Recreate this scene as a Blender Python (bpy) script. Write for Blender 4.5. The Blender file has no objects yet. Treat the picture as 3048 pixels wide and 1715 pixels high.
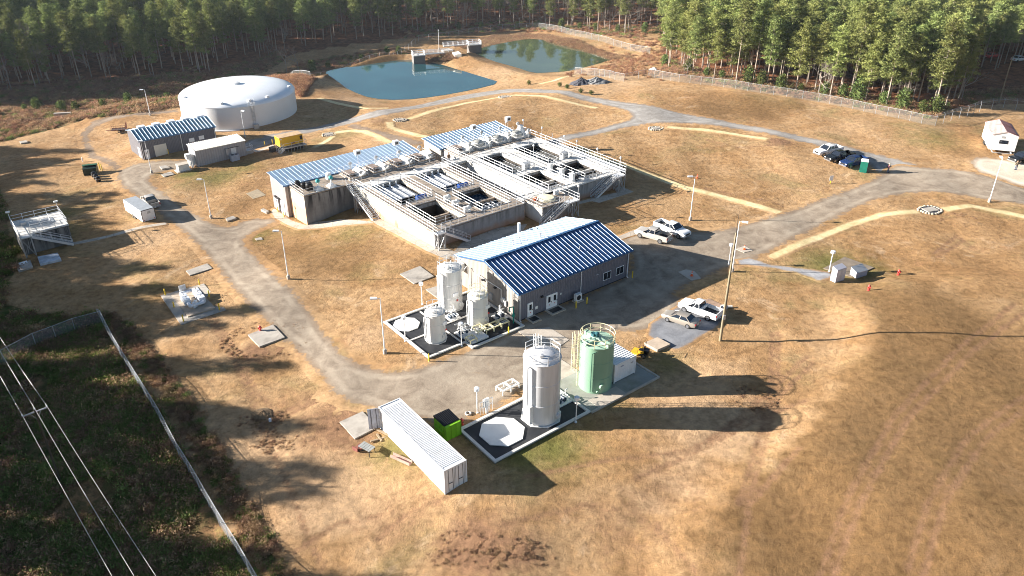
import math, random
import numpy as np
from math import radians, sin, cos, pi, hypot, atan2
CAM_H, PITCH, FPX = 53.9, radians(29.026), 2407.0
TH = radians(38.2); CA, SA = cos(TH), sin(TH)          # heading of the plant's own grid
def toS(x, y): y -= 100; return (x*CA + y*SA, -x*SA + y*CA)
def frS(a, b): return (a*CA - b*SA, a*SA + b*CA + 100)
CTRL = [(-20,-25,0),(0,-25,0),(-10,0,0),(-16,-6,0),(5,-15,0),(25,-15,.1),(45,-20,.2),(10,12,0),(35,12,0),(-4,14,.25),(22,12,0),
(-4,22,-.2),(-4.5,29,-.6),(-7,33,-1.2),(-12.4,38,-2.5),(-13,50,-3.0),(-16,42,-2.9),(37,30,0),(37,45,-.5),(20,55,-1.5),(-10,60,-3.2),
(-20,70,-3.8),(-25,82,-4),(-40,92,-4.5),(0,72,-3.2),(-5,95,-4.2),(15,97,-3.8),(32,80,-2.4),(55,62,-.8),(50,90,-2.6),(80,110,-2.6),
(60,130,-3.2),(20,125,-4.2),(-10,130,-5),(-24,16,-.6),(-30,35,-2),(-47,50,-3),(-60,30,-3),(-45,0,-1.2),(-60,-20,-3),(-40,-30,-1.2),
(-75,60,-4.5),(-45,-60,-2.5),(80,0,1.3),(105,-15,1.8),(116,-5,1.9),(110,30,1.5),(80,40,.7),(62,-28,.9),(80,-60,.8),
(-12,-52,-.8),(-28,-30,0),(-28,-50,-1.2),(-3,-39,.35),(5,-40,.9),(14,-42,1.1),(26,-45,1.3),(48,-42,1.0),(5,-50,1.0),(22,-58,1.0),(-60,115,-7.5),(-35,120,-7),(-90,100,-7),(-40,155,-8),(0,163,-10),(45,163,-10.5),(88,158,-9),(-20,172,-10),(70,185,-10),(60,60,-.5),(25,20,0),(25,35,0),(5,25,0),(50,10,.2),(24,-33,.6),(12,-31,.1),(34,-24,.2)]
CT = np.array([frS(a, b) + (z,) for a, b, z in CTRL])
FLAT = [(-27,-1,-30,-19),(-21,-6,-12,1),(-7,14,-14,4)]
def smooth01(t): t = np.clip(t, 0, 1); return t*t*(3 - 2*t)
def base_height(x, y):
    x = np.asarray(x, float); y = np.asarray(y, float)
    xf, yf = x.ravel(), y.ravel()
    d2 = (xf[:, None]-CT[None, :, 0])**2 + (yf[:, None]-CT[None, :, 1])**2
    w = 1/(d2 + 45.)**2.2
    z = (w*CT[None, :, 2]).sum(1)/w.sum(1)
    a = xf*CA + (yf-100)*SA; b = -xf*SA + (yf-100)*CA
    built = np.minimum(smooth01((np.hypot((a-8)/34, (b-8)/52)-.75)/.4), 1)
    z += built*(.16*np.sin(a*.13+1)*np.sin(b*.11+2) + .10*np.sin(a*.27+b*.19) + .06*np.sin(a*.47-b*.38+1.3))
    z = z+.95*smooth01(sd_poly(xf, yf, MOUND)/6.5+.15)
    for (a0, a1, b0, b1) in FLAT:      # graded level around the pads and the office building
        d = np.hypot(np.maximum(np.maximum(a0-a, a-a1), 0), np.maximum(np.maximum(b0-b, b-b1), 0))
        k = 1-smooth01((d-.8)/5.); z = z*(1-k)+(-.04)*k
    return z.reshape(x.shape)
def ray(u, v, z):
    a, b = u-1524., v-857.5
    dx, du = a/FPX, -b/FPX
    dy = cos(PITCH) + du*sin(PITCH); dz = -sin(PITCH) + du*cos(PITCH)
    t = (z-CAM_H)/dz
    return dx*t, dy*t
def proj(x, y, z):
    z = z-CAM_H
    d = y*cos(PITCH)-z*sin(PITCH); u = y*sin(PITCH)+z*cos(PITCH)
    return 1524+FPX*x/d, 857.5-FPX*u/d
def sd_poly(px, py, poly):
    """signed distance to a polygon, positive inside"""
    d = np.full(px.shape, 1e9); ins = np.zeros(px.shape, bool); n = len(poly)
    for i in range(n):
        x0, y0 = poly[i]; x1, y1 = poly[(i+1) % n]
        ex, ey = x1-x0, y1-y0; L = ex*ex+ey*ey+1e-9
        t = np.clip(((px-x0)*ex+(py-y0)*ey)/L, 0, 1)
        d = np.minimum(d, np.hypot(px-x0-t*ex, py-y0-t*ey))
        c = (y0 > py) != (y1 > py)
        with np.errstate(divide='ignore', invalid='ignore'):
            ins ^= c & (px < (x1-x0)*(py-y0)/(y1-y0+1e-12)+x0)
    return np.where(ins, d, -d)
def round_poly(p, it=2):
    for _ in range(it):
        q = []
        for i in range(len(p)):
            a, b = p[i], p[(i+1) % len(p)]
            q += [(a[0]*.75+b[0]*.25, a[1]*.75+b[1]*.25), (a[0]*.25+b[0]*.75, a[1]*.25+b[1]*.75)]
        p = q
    return p
def Gb(u, v):
    z = 0.
    for _ in range(9):
        x, y = ray(u, v, z); z = float(base_height(x, y))
    return x, y, z
MOUND = [ray(u, v, .8) for u, v in ((2440,880),(2490,1000),(2450,1130),(2350,1240),(2170,1350),(1980,1470),(1900,1560),(1930,1800),(3700,1800),(3700,840),(2900,800),(2600,820))]
SUN_E, SKY_E, FILM, HAZE = 5.0, .042, 3.5, .00014
import bpy
random.seed(7); rng = np.random.default_rng(11)
scene = bpy.context.scene; COL = scene.collection
D = bpy.data
# ---------------------------------------------------------------- mesh builder
class MB:
    def __init__(s): s.v = []; s.f = []; s.m = []; s.cur = 0
    def add(s, vs, fs, m=None):
        o = len(s.v); s.v += [tuple(map(float, q)) for q in vs]
        for f in fs: s.f.append(tuple(o+i for i in f)); s.m.append(s.cur if m is None else m)
    def box(s, x0, x1, y0, y1, z0, z1, m=None):
        s.add([(x0,y0,z0),(x1,y0,z0),(x1,y1,z0),(x0,y1,z0),(x0,y0,z1),(x1,y0,z1),(x1,y1,z1),(x0,y1,z1)],
              [(0,3,2,1),(4,5,6,7),(0,1,5,4),(1,2,6,5),(2,3,7,6),(3,0,4,7)], m)
    def prism(s, poly, z0, z1, m=None):
        n = len(poly)
        ar = sum(poly[i][0]*poly[(i+1)%n][1]-poly[(i+1)%n][0]*poly[i][1] for i in range(n))
        if ar < 0: poly = poly[::-1]
        zz = (lambda z, i: z[i] if isinstance(z, (list, tuple)) else z)
        if ar < 0 and isinstance(z0, (list, tuple)): z0 = z0[::-1]
        if ar < 0 and isinstance(z1, (list, tuple)): z1 = z1[::-1]
        s.add([(p[0],p[1],zz(z0,i)) for i,p in enumerate(poly)]+[(p[0],p[1],zz(z1,i)) for i,p in enumerate(poly)],
              [tuple(range(n-1,-1,-1)), tuple(range(n,2*n))]+[(i,(i+1)%n,n+(i+1)%n,n+i) for i in range(n)], m)
    def tube(s, p, q, r, n=6, r2=None, m=None, cap=True):
        p = np.array(p, float); q = np.array(q, float); d = q-p; L = np.linalg.norm(d)
        if L < 1e-6: return
        d /= L; a = np.cross(d, (0,0,1) if abs(d[2]) < .9 else (1,0,0)); a /= np.linalg.norm(a); b = np.cross(d, a)
        r2 = r if r2 is None else r2; vs = []
        for c, rr in ((p, r), (q, r2)):
            for i in range(n):
                t = 2*pi*i/n+pi/n; vs.append(c+rr*(a*cos(t)+b*sin(t)))
        fs = [(i, (i+1)%n, n+(i+1)%n, n+i) for i in range(n)]
        if cap: fs += [tuple(range(n-1,-1,-1)), tuple(range(n,2*n))]
        s.add(vs, fs, m)
    def path(s, pts, r, n=6, m=None):
        for a, b in zip(pts[:-1], pts[1:]): s.tube(a, b, r, n, m=m)
    def lathe(s, prof, n=24, c=(0,0), m=None, cap=True):
        vs = []; k = len(prof)
        for r, z in prof:
            for i in range(n): vs.append((c[0]+r*cos(2*pi*i/n), c[1]+r*sin(2*pi*i/n), z))
        fs = [(j*n+i, j*n+(i+1)%n, (j+1)*n+(i+1)%n, (j+1)*n+i) for j in range(k-1) for i in range(n)]
        if cap: fs += [tuple(range(n-1,-1,-1)), tuple(range((k-1)*n, k*n))]
        s.add(vs, fs, m)
    def ring(s, c, R, r, n=20, a0=0, a1=2*pi, m=None):
        pts = [(c[0]+R*cos(a0+(a1-a0)*i/n), c[1]+R*sin(a0+(a1-a0)*i/n), c[2]) for i in range(n+1)]
        s.path(pts, r, 5, m)
    def beam(s, p, q, w, h, m=None):
        """box beam from p to q, width w (horizontal), height h"""
        p = np.array(p, float); q = np.array(q, float); d = q-p; d /= np.linalg.norm(d)
        a = np.cross(d, (0,0,1))
        a = a/np.linalg.norm(a) if np.linalg.norm(a) > 1e-6 else np.array((1.,0,0)); u = np.cross(a, d)
        vs = [c+sx*a*w/2+sy*u*h/2 for c in (p, q) for sx, sy in ((-1,-1),(1,-1),(1,1),(-1,1))]
        s.add(vs, [(0,1,2,3),(7,6,5,4),(0,4,5,1),(1,5,6,2),(2,6,7,3),(3,7,4,0)], m)
    def quad(s, *p, m=None): s.add(p, [tuple(range(len(p)))], m)
    def xform(s, f): s.v = [tuple(f(v)) for v in s.v]
    def mesh(s, name, mats, smooth=False):
        me = D.meshes.new(name); me.from_pydata(s.v, [], s.f)
        mats = mats if isinstance(mats, (list, tuple)) else [mats]
        for m in mats: me.materials.append(m)
        if len(mats) > 1: me.polygons.foreach_set('material_index', s.m)
        if smooth:
            me.polygons.foreach_set('use_smooth', [True]*len(me.polygons))
            me.set_sharp_from_angle(angle=radians(40))
        me.update(); return me
    def obj(s, name, mats, parent=None, smooth=False):
        o = D.objects.new(name, s.mesh(name, mats, smooth)); COL.objects.link(o)
        if parent is not None: o.parent = parent
        return o
def tag(o, label=None, cat=None, group=None, kind=None):
    if label: o['label'] = label
    if cat: o['category'] = cat
    if group: o['group'] = group
    if kind: o['kind'] = kind
    return o
def thing(name, label, cat, loc=(0,0,0), rz=0, group=None):
    o = D.objects.new(name, None); COL.objects.link(o); o.empty_display_size = .5
    o.location = loc; o.rotation_euler = (0, 0, rz)
    return tag(o, label, cat, group)
def site(name, label, cat, a, b, z, rot=0, group=None):
    x, y = frS(a, b); return thing(name, label, cat, (x, y, z), TH+rot, group)
def kids(o): return [c for c in D.objects if c.parent == o]
def dup(root, ch, loc, rz, label=None, scale=None):
    r = root.copy(); COL.objects.link(r); r.location = loc; r.rotation_euler = (0, 0, rz)
    if scale is not None: r.scale = (scale,)*3
    if label: r['label'] = label
    for c in ch:
        k = c.copy(); COL.objects.link(k); k.parent = r
    return r
# ---------------------------------------------------------------- materials
class NT:
    def __init__(s, mat): s.t = mat.node_tree; s.n = s.t.nodes; s.l = s.t.links
    def node(s, typ, ins=None, **kw):
        n = s.n.new(typ)
        for k, v in kw.items(): setattr(n, k, v)
        for k, v in (ins or {}).items():
            if isinstance(v, bpy.types.NodeSocket): s.l.new(v, n.inputs[k])
            else: n.inputs[k].default_value = v
        return n
    def noise(s, vec, scale, detail=4, rough=.55, out='Fac', dist=0):
        return s.node('ShaderNodeTexNoise', {'Vector': vec, 'Scale': scale, 'Detail': detail, 'Roughness': rough, 'Distortion': dist}).outputs[out]
    def math(s, op, a, b=0., clamp=False):
        return s.node('ShaderNodeMath', {0: a, 1: b}, operation=op, use_clamp=clamp).outputs[0]
    def ramp(s, fac, stops):
        n = s.node('ShaderNodeValToRGB', {'Fac': fac}); e = n.color_ramp.elements
        while len(e) < len(stops): e.new(.5)
        for el, (p, c) in zip(e, stops):
            el.position = p; el.color = (c if isinstance(c, (tuple, list)) else (c,)*3) + (1,) if not (isinstance(c, (tuple, list)) and len(c) == 4) else c
        return n.outputs['Color']
    def mix(s, fac, a, b, bt='MIX'):
        n = s.n.new('ShaderNodeMix'); n.data_type = 'RGBA'; n.blend_type = bt
        for i, v in ((0, fac), (6, a), (7, b)):
            if isinstance(v, bpy.types.NodeSocket): s.l.new(v, n.inputs[i])
            else: n.inputs[i].default_value = v if i == 0 else tuple(v)+(1,)
        return n.outputs[2]
    def sstep(s, x, lo, hi):
        return s.node('ShaderNodeMapRange', {'Value': x, 'From Min': lo, 'From Max': hi}, interpolation_type='SMOOTHSTEP').outputs[0]
def newmat(name):
    m = D.materials.new(name); m.use_nodes = True; t = NT(m); t.n.clear()
    out = t.node('ShaderNodeOutputMaterial'); p = t.node('ShaderNodeBsdfPrincipled')
    t.l.new(p.outputs[0], out.inputs[0]); return m, t, p, out
_mats = {}
def mat(name, col, rough=.6, metal=0., var=.18, vs=1.5, bump=.0, bs=20., dirt=None, dirt_amt=.4, streak=False, spec=None):
    if name in _mats: return _mats[name]
    m, t, p, out = newmat(name)
    co = t.node('ShaderNodeTexCoord').outputs['Object']
    if streak:
        co2 = t.node('ShaderNodeMapping', {'Vector': co, 'Scale': (1, 1, .12)}).outputs[0]
    else: co2 = co
    n1 = t.noise(co2, vs, 6, .6)
    lo = tuple(c*(1-var) for c in col); hi = tuple(min(1, c*(1+var)) for c in col)
    c = t.ramp(n1, [(.3, lo), (.7, hi)])
    if dirt:
        n2 = t.noise(co2, vs*.45, 7, .65)
        c = t.mix(t.math('MULTIPLY', t.sstep(n2, .48, .68), dirt_amt), c, dirt)
    t.l.new(c, p.inputs['Base Color'])
    rr = t.node('ShaderNodeMapRange', {'Value': n1, 'To Min': max(0, rough-.1), 'To Max': min(1, rough+.1)}).outputs[0]
    t.l.new(rr, p.inputs['Roughness']); p.inputs['Metallic'].default_value = metal
    if spec is not None: p.inputs['Specular IOR Level'].default_value = spec
    if bump:
        b = t.node('ShaderNodeBump', {'Height': t.noise(co, bs, 5, .6), 'Strength': bump, 'Distance': .05})
        t.l.new(b.outputs[0], p.inputs['Normal'])
    _mats[name] = m; return m
WHITE = mat('white_paint', (.78,.78,.76), .5, var=.06, vs=.8, dirt=(.45,.42,.36), dirt_amt=.3)
WHITECLEAN = mat('clean_white_paint', (.82,.83,.84), .35, var=.03)
ALU = mat('aluminium_rail', (.72,.73,.74), .4, .35, var=.06)
GALV = mat('galvanised_steel', (.45,.46,.47), .5, .5, var=.12)
DARKMETAL = mat('dark_metal', (.05,.05,.055), .5, .4)
BLACK = mat('black_plastic', (.012,.012,.014), .4)
RUBBER = mat('tyre_rubber', (.02,.02,.02), .85)
GLASS = mat('dark_window_glass', (.015,.02,.03), .08, var=.1, spec=.8)
YELLOW = mat('bollard_yellow', (.75,.52,.03), .5, var=.1, dirt=(.3,.25,.1))
ORANGE = mat('cone_orange', (.8,.12,.02), .5)
RED = mat('hydrant_red', (.6,.06,.05), .45, var=.15)
CONC = mat('weathered_concrete', (.40,.36,.31), .9, var=.16, vs=1.2, bump=.25, bs=8, dirt=(.14,.12,.10), dirt_amt=.55)
CONCL = mat('pale_concrete', (.66,.62,.55), .9, var=.10, vs=.9, bump=.15, bs=8, dirt=(.30,.26,.21), dirt_amt=.5)
DECK = mat('deck_concrete', (.31,.25,.195), .9, var=.25, vs=.8, bump=.15, bs=10, dirt=(.2,.16,.13), dirt_amt=.6)
DECKL = mat('bleached_deck_concrete', (.64,.61,.56), .9, var=.08, vs=.9, dirt=(.45,.42,.36), dirt_amt=.4)
SIDEWALK = mat('sidewalk_concrete', (.48,.42,.35), .9, var=.14, vs=.9, bump=.15, dirt=(.28,.22,.16), dirt_amt=.5)
COAT = mat('black_pad_coating', (.022,.024,.028), .75, var=.3, vs=.7, dirt=(.07,.07,.07), dirt_amt=.5)
WOOD = mat('weathered_wood', (.30,.22,.14), .85, var=.25, vs=3, streak=True)
RUST = mat('rusty_red_steel', (.23,.08,.06), .8, var=.35, vs=2)
def wall_mat(name, wallcol, stain, base_col, h, amt=.8, orange=True):
    """cast concrete wall: streaks running down from the top, stained foot"""
    m, t, p, out = newmat(name)
    co = t.node('ShaderNodeTexCoord').outputs['Object']
    st = t.node('ShaderNodeMapping', {'Vector': co, 'Scale': (1, 1, .10)}).outputs[0]
    z = t.node('ShaderNodeSeparateXYZ', {'Vector': co}).outputs[2]
    n = t.noise(st, 1.1, 7, .62); n2 = t.noise(co, .7, 5)
    c = t.ramp(t.noise(co, 2.5, 5), [(.3, tuple(x*.85 for x in wallcol)), (.7, wallcol)])
    k = t.math('MULTIPLY', t.sstep(n, .42, .62), amt)
    hz = t.sstep(z, -.2-h*.75, -.1)
    c = t.mix(t.math('MULTIPLY', k, t.math('ADD', t.math('MULTIPLY', hz, .75), .25)), c, stain)
    rim = t.sstep(t.math('ADD', z, t.math('MULTIPLY', n2, .5)), -.05, .12)
    c = t.mix(rim, c, tuple(x*.5 for x in stain))
    if orange:
        foot = t.sstep(t.math('ADD', z, t.math('MULTIPLY', n2, 1.6)), -h+2.1, -h+.6)
        c = t.mix(t.math('MULTIPLY', foot, .75), c, base_col)
    t.l.new(c, p.inputs['Base Color']); p.inputs['Roughness'].default_value = .92
    b = t.node('ShaderNodeBump', {'Height': t.noise(co, 7, 6), 'Strength': .25, 'Distance': .05}); t.l.new(b.outputs[0], p.inputs['Normal'])
    return m
def siding_mat(name, col, per=.3):
    """ribbed steel wall cladding: vertical ribs as bump plus slight panel variation"""
    m, t, p, out = newmat(name)
    co = t.node('ShaderNodeTexCoord').outputs['Object']; s3 = t.node('ShaderNodeSeparateXYZ', {'Vector': co})
    u = t.math('ADD', s3.outputs[0], s3.outputs[1])
    fr = t.math('FRACT', t.math('DIVIDE', u, per))
    rib = t.math('MULTIPLY', t.sstep(fr, .0, .12), t.sstep(fr, .42, .30))
    n = t.noise(co, .8, 5)
    c = t.ramp(n, [(.3, tuple(x*.86 for x in col)), (.7, col)])
    c = t.mix(t.math('MULTIPLY', rib, .35), c, tuple(x*.55 for x in col))
    t.l.new(c, p.inputs['Base Color']); p.inputs['Roughness'].default_value = .5
    b = t.node('ShaderNodeBump', {'Height': rib, 'Strength': .8, 'Distance': .04}); t.l.new(b.outputs[0], p.inputs['Normal'])
    return m
GRASS_TINT = {}
def grass_shader(t, co, brush=None, green=None, dirt=None, litter=None, tone=None):
    """dry winter lawn: straw, orange-brown and olive patches, reddish bare soil"""
    big = t.noise(co, .035, 5, .6, dist=.6); mid = t.noise(co, .16, 6, .6, dist=.4); fine = t.noise(co, 1.1, 6, .7); blade = t.noise(co, 11., 5, .8)
    c = t.ramp(t.math('ADD', t.math('MULTIPLY', big, .6), t.math('MULTIPLY', mid, .4)),
               [(.36, (.285,.163,.075)), (.46, (.365,.218,.105)), (.54, (.43,.275,.145)), (.64, (.305,.177,.082))])
    g = t.noise(co, .08, 6, .65, dist=.5)
    c = t.mix(t.math('MULTIPLY', t.sstep(g, .52, .68), .55), c, (.21,.175,.075))
    r = t.noise(co, .21, 6, .65)
    c = t.mix(t.math('MULTIPLY', t.sstep(r, .58, .72), .5), c, (.42,.225,.12))
    pale = t.noise(co, .12, 6, .7, dist=1.)
    c = t.mix(t.math('MULTIPLY', t.sstep(pale, .56, .70), .5), c, (.60,.44,.29))
    fg = t.noise(co, .9, 5, .7)
    if tone is not None:
        wob = t.math('ADD', tone, t.math('MULTIPLY', t.math('SUBTRACT', mid, .5), .9))
        c = t.mix(t.math('MULTIPLY', t.sstep(wob, -.08, -.75), .85), c, (.20,.117,.052))
        c = t.mix(t.math('MULTIPLY', t.sstep(wob, .12, .85), .75), c, (.50,.335,.20))
    if green is not None:
        gm = t.math('MULTIPLY', green, t.sstep(t.math('ADD', fg, t.math('MULTIPLY', green, .25)), .35, .62))
        c = t.mix(gm, c, (.105,.125,.028))
    if dirt is not None:
        dm = t.sstep(t.math('ADD', dirt, t.math('MULTIPLY', t.math('SUBTRACT', fg, .5), .8)), .25, .75)
        c = t.mix(dm, c, (.27,.155,.09))
    if brush is not None:
        bm = t.sstep(t.math('ADD', brush, t.math('MULTIPLY', t.math('SUBTRACT', fg, .5), .5)), .35, .65)
        bc = t.ramp(t.noise(co, .35, 6, .7), [(.35, (.08,.10,.03)), (.48, (.15,.11,.05)), (.58, (.28,.16,.08)), (.7, (.16,.15,.05))])
        c = t.mix(bm, c, bc)
    if litter is not None:
        lm = t.sstep(t.math('ADD', litter, t.math('MULTIPLY', t.math('SUBTRACT', fg, .5), .6)), .3, .7)
        lc = t.ramp(t.noise(co, .5, 6, .7), [(.35, (.10,.045,.025)), (.6, (.27,.12,.06))])
        c = t.mix(lm, c, lc)
    c = t.mix(1., c, t.ramp(fine, [(.3, (.62,.60,.57)), (.5, (1.,)*3), (.7, (1.3,1.27,1.2))]), 'MULTIPLY')
    c = t.mix(1., c, t.ramp(blade, [(.3, (.52,.50,.48)), (.5, (1.,)*3), (.7, (1.38,1.35,1.3))]), 'MULTIPLY')
    h = t.math('ADD', t.math('MULTIPLY', blade, .5), t.math('ADD', t.math('MULTIPLY', fine, 1.2), t.math('MULTIPLY', mid, 1.5)))
    return c, h
def ground_material():
    m, t, p, out = newmat('dry_lawn')
    co = t.node('ShaderNodeTexCoord').outputs['Object']
    at = t.node('ShaderNodeAttribute', attribute_name='zone'); s3 = t.node('ShaderNodeSeparateColor', {'Color': at.outputs['Color']})
    at2 = t.node('ShaderNodeAttribute', attribute_name='litter')
    c, h = grass_shader(t, co, s3.outputs[0], s3.outputs[1], s3.outputs[2], at2.outputs['Fac'], t.node('ShaderNodeAttribute', attribute_name='tone').outputs['Fac'])
    t.l.new(c, p.inputs['Base Color']); p.inputs['Roughness'].default_value = .95; p.inputs['Specular IOR Level'].default_value = .1
    b = t.node('ShaderNodeBump', {'Height': h, 'Strength': .8, 'Distance': .2}); t.l.new(b.outputs[0], p.inputs['Normal'])
    return m
def road_material(name, ca, cb, cc, ragged=1.3, bump=.35, crisp=False):
    m, t, p, out = newmat(name)
    co = t.node('ShaderNodeTexCoord').outputs['Object']
    gc, gh = grass_shader(t, co)
    e = t.node('ShaderNodeAttribute', attribute_name='edge').outputs['Fac']
    st = t.noise(co, .5, 6, .65, dist=.6); fi = t.noise(co, 9, 5, .75); bg = t.noise(co, .09, 4)
    c = t.ramp(st, [(.3, ca), (.52, cb), (.7, cc)])
    c = t.mix(t.math('MULTIPLY', t.sstep(bg, .5, .65), .3), c, tuple(x*1.25 for x in cc))
    c = t.mix(1., c, t.ramp(fi, [(.3, (.68,)*3), (.5, (1,)*3), (.7, (1.3,)*3)]), 'MULTIPLY')
    if crisp:
        jt = t.node('ShaderNodeTexVoronoi', {'Vector': co, 'Scale': .55}, feature='DISTANCE_TO_EDGE').outputs['Distance']; c = t.mix(t.math('MULTIPLY', t.sstep(jt, .035, .012), .5), c, tuple(x*.5 for x in ca))
    weeds = t.sstep(t.noise(co, .35, 7, .75, dist=.8), .60, .70); c = t.mix(t.math('MULTIPLY', weeds, .45*min(1., ragged)), c, tuple(x*.72 for x in (.46,.32,.19)))
    trk = t.math('MULTIPLY', t.sstep(e, .75, 1.25), t.sstep(e, 2.0, 1.45)); c = t.mix(t.math('MULTIPLY', trk, t.math('MULTIPLY', t.sstep(t.noise(co, .3, 4), .35, .6), .45)), c, tuple(min(1, x*1.25) for x in cc))
    # wheel tracks: paler where the traffic packs the stone, darker loose stone toward the edges
    c = t.mix(t.math('MULTIPLY', t.sstep(t.math('ADD', e, t.math('MULTIPLY', t.noise(co, .6, 6), .8)), 1.5, .35), .6*min(1., ragged)), c, (.235,.155,.095) if not crisp else tuple(x*.6 for x in ca))
    k = t.sstep(t.math('ADD', e, t.math('MULTIPLY', t.math('SUBTRACT', t.noise(co, .8, 7, .7), .5), ragged*3.2)), -.02 if crisp else -.15, .04 if crisp else .35)
    c = t.mix(k, gc, c); t.l.new(c, p.inputs['Base Color']); p.inputs['Roughness'].default_value = .95; p.inputs['Specular IOR Level'].default_value = .15
    b = t.node('ShaderNodeBump', {'Height': t.math('ADD', t.math('MULTIPLY', fi, .5), t.noise(co, 1.5, 4)), 'Strength': bump, 'Distance': .08})
    t.l.new(b.outputs[0], p.inputs['Normal']); return m
# ---------------------------------------------------------------- terrain: ponds, zones, ground sheet
ZW1, ZW2 = -6.0, -5.4
def zf(ox, oy, s): return lambda x, y: (ox+x/s, oy+y/s)
q8 = zf(800, 0, 2.24)
W1 = round_poly([ray(*q8(*p), ZW1) for p in [(385,485),(480,545),(570,600),(700,650),(880,660),(1100,637),(1350,592),(1520,550),(1420,520),(1280,480),(1120,425),(920,398),(700,428),(480,460)]], 1)
W2 = round_poly([ray(*q8(*p), ZW2) for p in [(1380,345),(1480,310),(1700,268),(1790,265),(1900,288),(2100,338),(2290,390),(2130,432),(2000,467),(1850,478),(1760,480),(1650,440),(1500,400),(1400,362)]], 1)
def height(x, y):
    x = np.asarray(x, float); y = np.asarray(y, float); z = base_height(x, y)
    for W, zw, sl in ((W1, ZW1, .40), (W2, ZW2, .42)):
        near = (y > 170) & (y < 290) & (x > -80) & (x < 80)
        if near.any():
            d = -sd_poly(x[near] if x.ndim else x, y[near] if y.ndim else y, W) if x.ndim else -sd_poly(np.array([x]), np.array([y]), W)[0]
            xc = sum(p[0] for p in W)/len(W); yc = sum(p[1] for p in W)/len(W); xn, yn = (x[near], y[near]) if x.ndim else (x, y)
            sl = .17+.30*smooth01(((yn-yc)*.8-(xn-xc)*.45+6)/22.)
            cap = np.where(d < 0, zw-.25+np.maximum(d, -3)*.3, zw-.25+d*sl)
            if x.ndim: z[near] = np.minimum(z[near], cap)
            else: z = min(float(z), float(cap))
    return z
def hz(x, y): return float(height(np.array([x]), np.array([y]))[0])
_ZS = np.linspace(4.5, -9.5, 141)
def G(u, v, dz=0.):
    """first point where the sight line through (u, v) of the photograph meets the terrain (raised by dz)"""
    x, y = ray(u, v, _ZS+dz); h = height(x, y); i = int(np.argmax(h >= _ZS))
    if h[i] < _ZS[i] or i == 0: x, y = ray(u, v, -3.+dz); return (float(x), float(y), hz(float(x), float(y)))
    d0 = _ZS[i-1]-h[i-1]; d1 = h[i]-_ZS[i]; z = _ZS[i-1]+(_ZS[i]-_ZS[i-1])*d0/(d0+d1+1e-9)
    x, y = ray(u, v, z+dz); return (float(x), float(y), hz(float(x), float(y)))
def GS(u, v):
    x, y, z = G(u, v); return toS(x, y)+(z,)
def gpoly(pts): return [G(*p)[:2] for p in pts]
q1 = zf(0,0,2.534); q6 = zf(0,550,2.634); q5 = zf(950,950,2.542); q4 = zf(1100,600,2.898); qr = zf(1800,250,2.064); qp = zf(1700,600,2.342); q7 = zf(0,1000,2.026); qt = zf(1948,0,2.342); qc = zf(1050,1150,4.14); qg = zf(380,320,4.77); qh = zf(2648,280,4.2625)
# ---- roads (outline traced on the ground, then meshed as draped sheets with a distance-to-edge attribute)
R_LEFT = round_poly(gpoly([(700,440),(560,478),(470,480),(400,488),(347,512),(352,548),(402,582),(460,628),(524,672),(581,723),(645,796),(710,877),(771,940),(840,1010),(900,1055),(960,1130),(1009,1192),(1088,1210),(1190,1240),(1265,1256),(1363,1262),(1442,1228),(1510,1195),(1545,1160),(1600,1150),(1680,1130),(1790,1040),(1828,984),(1700,985),(1560,975),(1505,993),(1398,1042),(1284,1084),(1206,1105),(1127,1104),(1060,1081),(1009,1042),(962,985),(900,895),(840,835),(778,780),(715,720),(760,685),(830,660),(800,650),(730,655),(690,678),(638,673),(569,631),(520,597),(452,548),(440,532),(470,512),(560,500),(700,470)]), 1)
R_YARD = round_poly(gpoly([(1500,1010),(1560,955),(1720,890),(1880,815),(1882,750),(1832,712),(1939,683),(2050,690),(2127,690),(2242,664),(2332,636),(2430,599),(2527,565),(2614,530),(2660,490),(2750,500),(2842,502),(2963,531),(3048,560),(3130,590),(3130,640),(3048,609),(2963,599),(2842,576),(2720,573),(2624,590),(2527,629),(2430,677),(2298,750),(2210,782),(2161,800),(2084,830),(2020,862),(2005,880),(2030,900),(1990,960),(1905,990),(1828,986),(1700,1050)]), 1)
R_TOP = round_poly(gpoly([(2640,540),(2560,470),(2430,432),(2357,417),(2236,390),(2091,369),(1994,366),(1900,372),(1800,395),(1700,418),(1560,455),(1540,440),(1650,410),(1800,378),(1860,362),(1885,349),(1866,330),(1804,313),(1693,288),(1604,277),(1514,275),(1425,289),(1336,306),(1202,336),(1023,374),(904,399),(850,415),(760,445),(700,462),(690,440),(760,408),(903,385),(1023,357),(1202,321),(1336,290),(1447,272),(1537,263),(1626,266),(1715,277),(1827,299),(1945,316),(2042,341),(2188,366),(2333,393),(2478,424),(2624,463),(2720,487),(2760,510)]), 1)
R_FAINT = gpoly([(347,509),(262,470),(240,400),(270,365),(335,345),(530,326),(532,334),(340,356),(285,378),(262,405),(285,455),(360,495)])
R_SIDE = gpoly([(1050,368),(1110,385),(1180,402),(1260,425),(1240,436),(1150,420),(1070,392),(1030,375)])
ASPH = round_poly(gpoly([(1905,986),(1999,1042),(2033,1037),(2101,993),(2148,968),(2144,930),(2110,900),(2060,896),(2030,905)]), 1)
GRAVELPATH = gpoly([(2190,775),(2230,770),(2300,790),(2400,803),(2465,812),(2485,822),(2440,838),(2370,812),(2290,797),(2200,788)])
SANDPATCH = round_poly(gpoly([(2890,470),(2960,470),(3100,500),(3120,560),(3048,560),(2960,528),(2895,505)]), 1)
ROADS = [R_LEFT, R_YARD]
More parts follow.
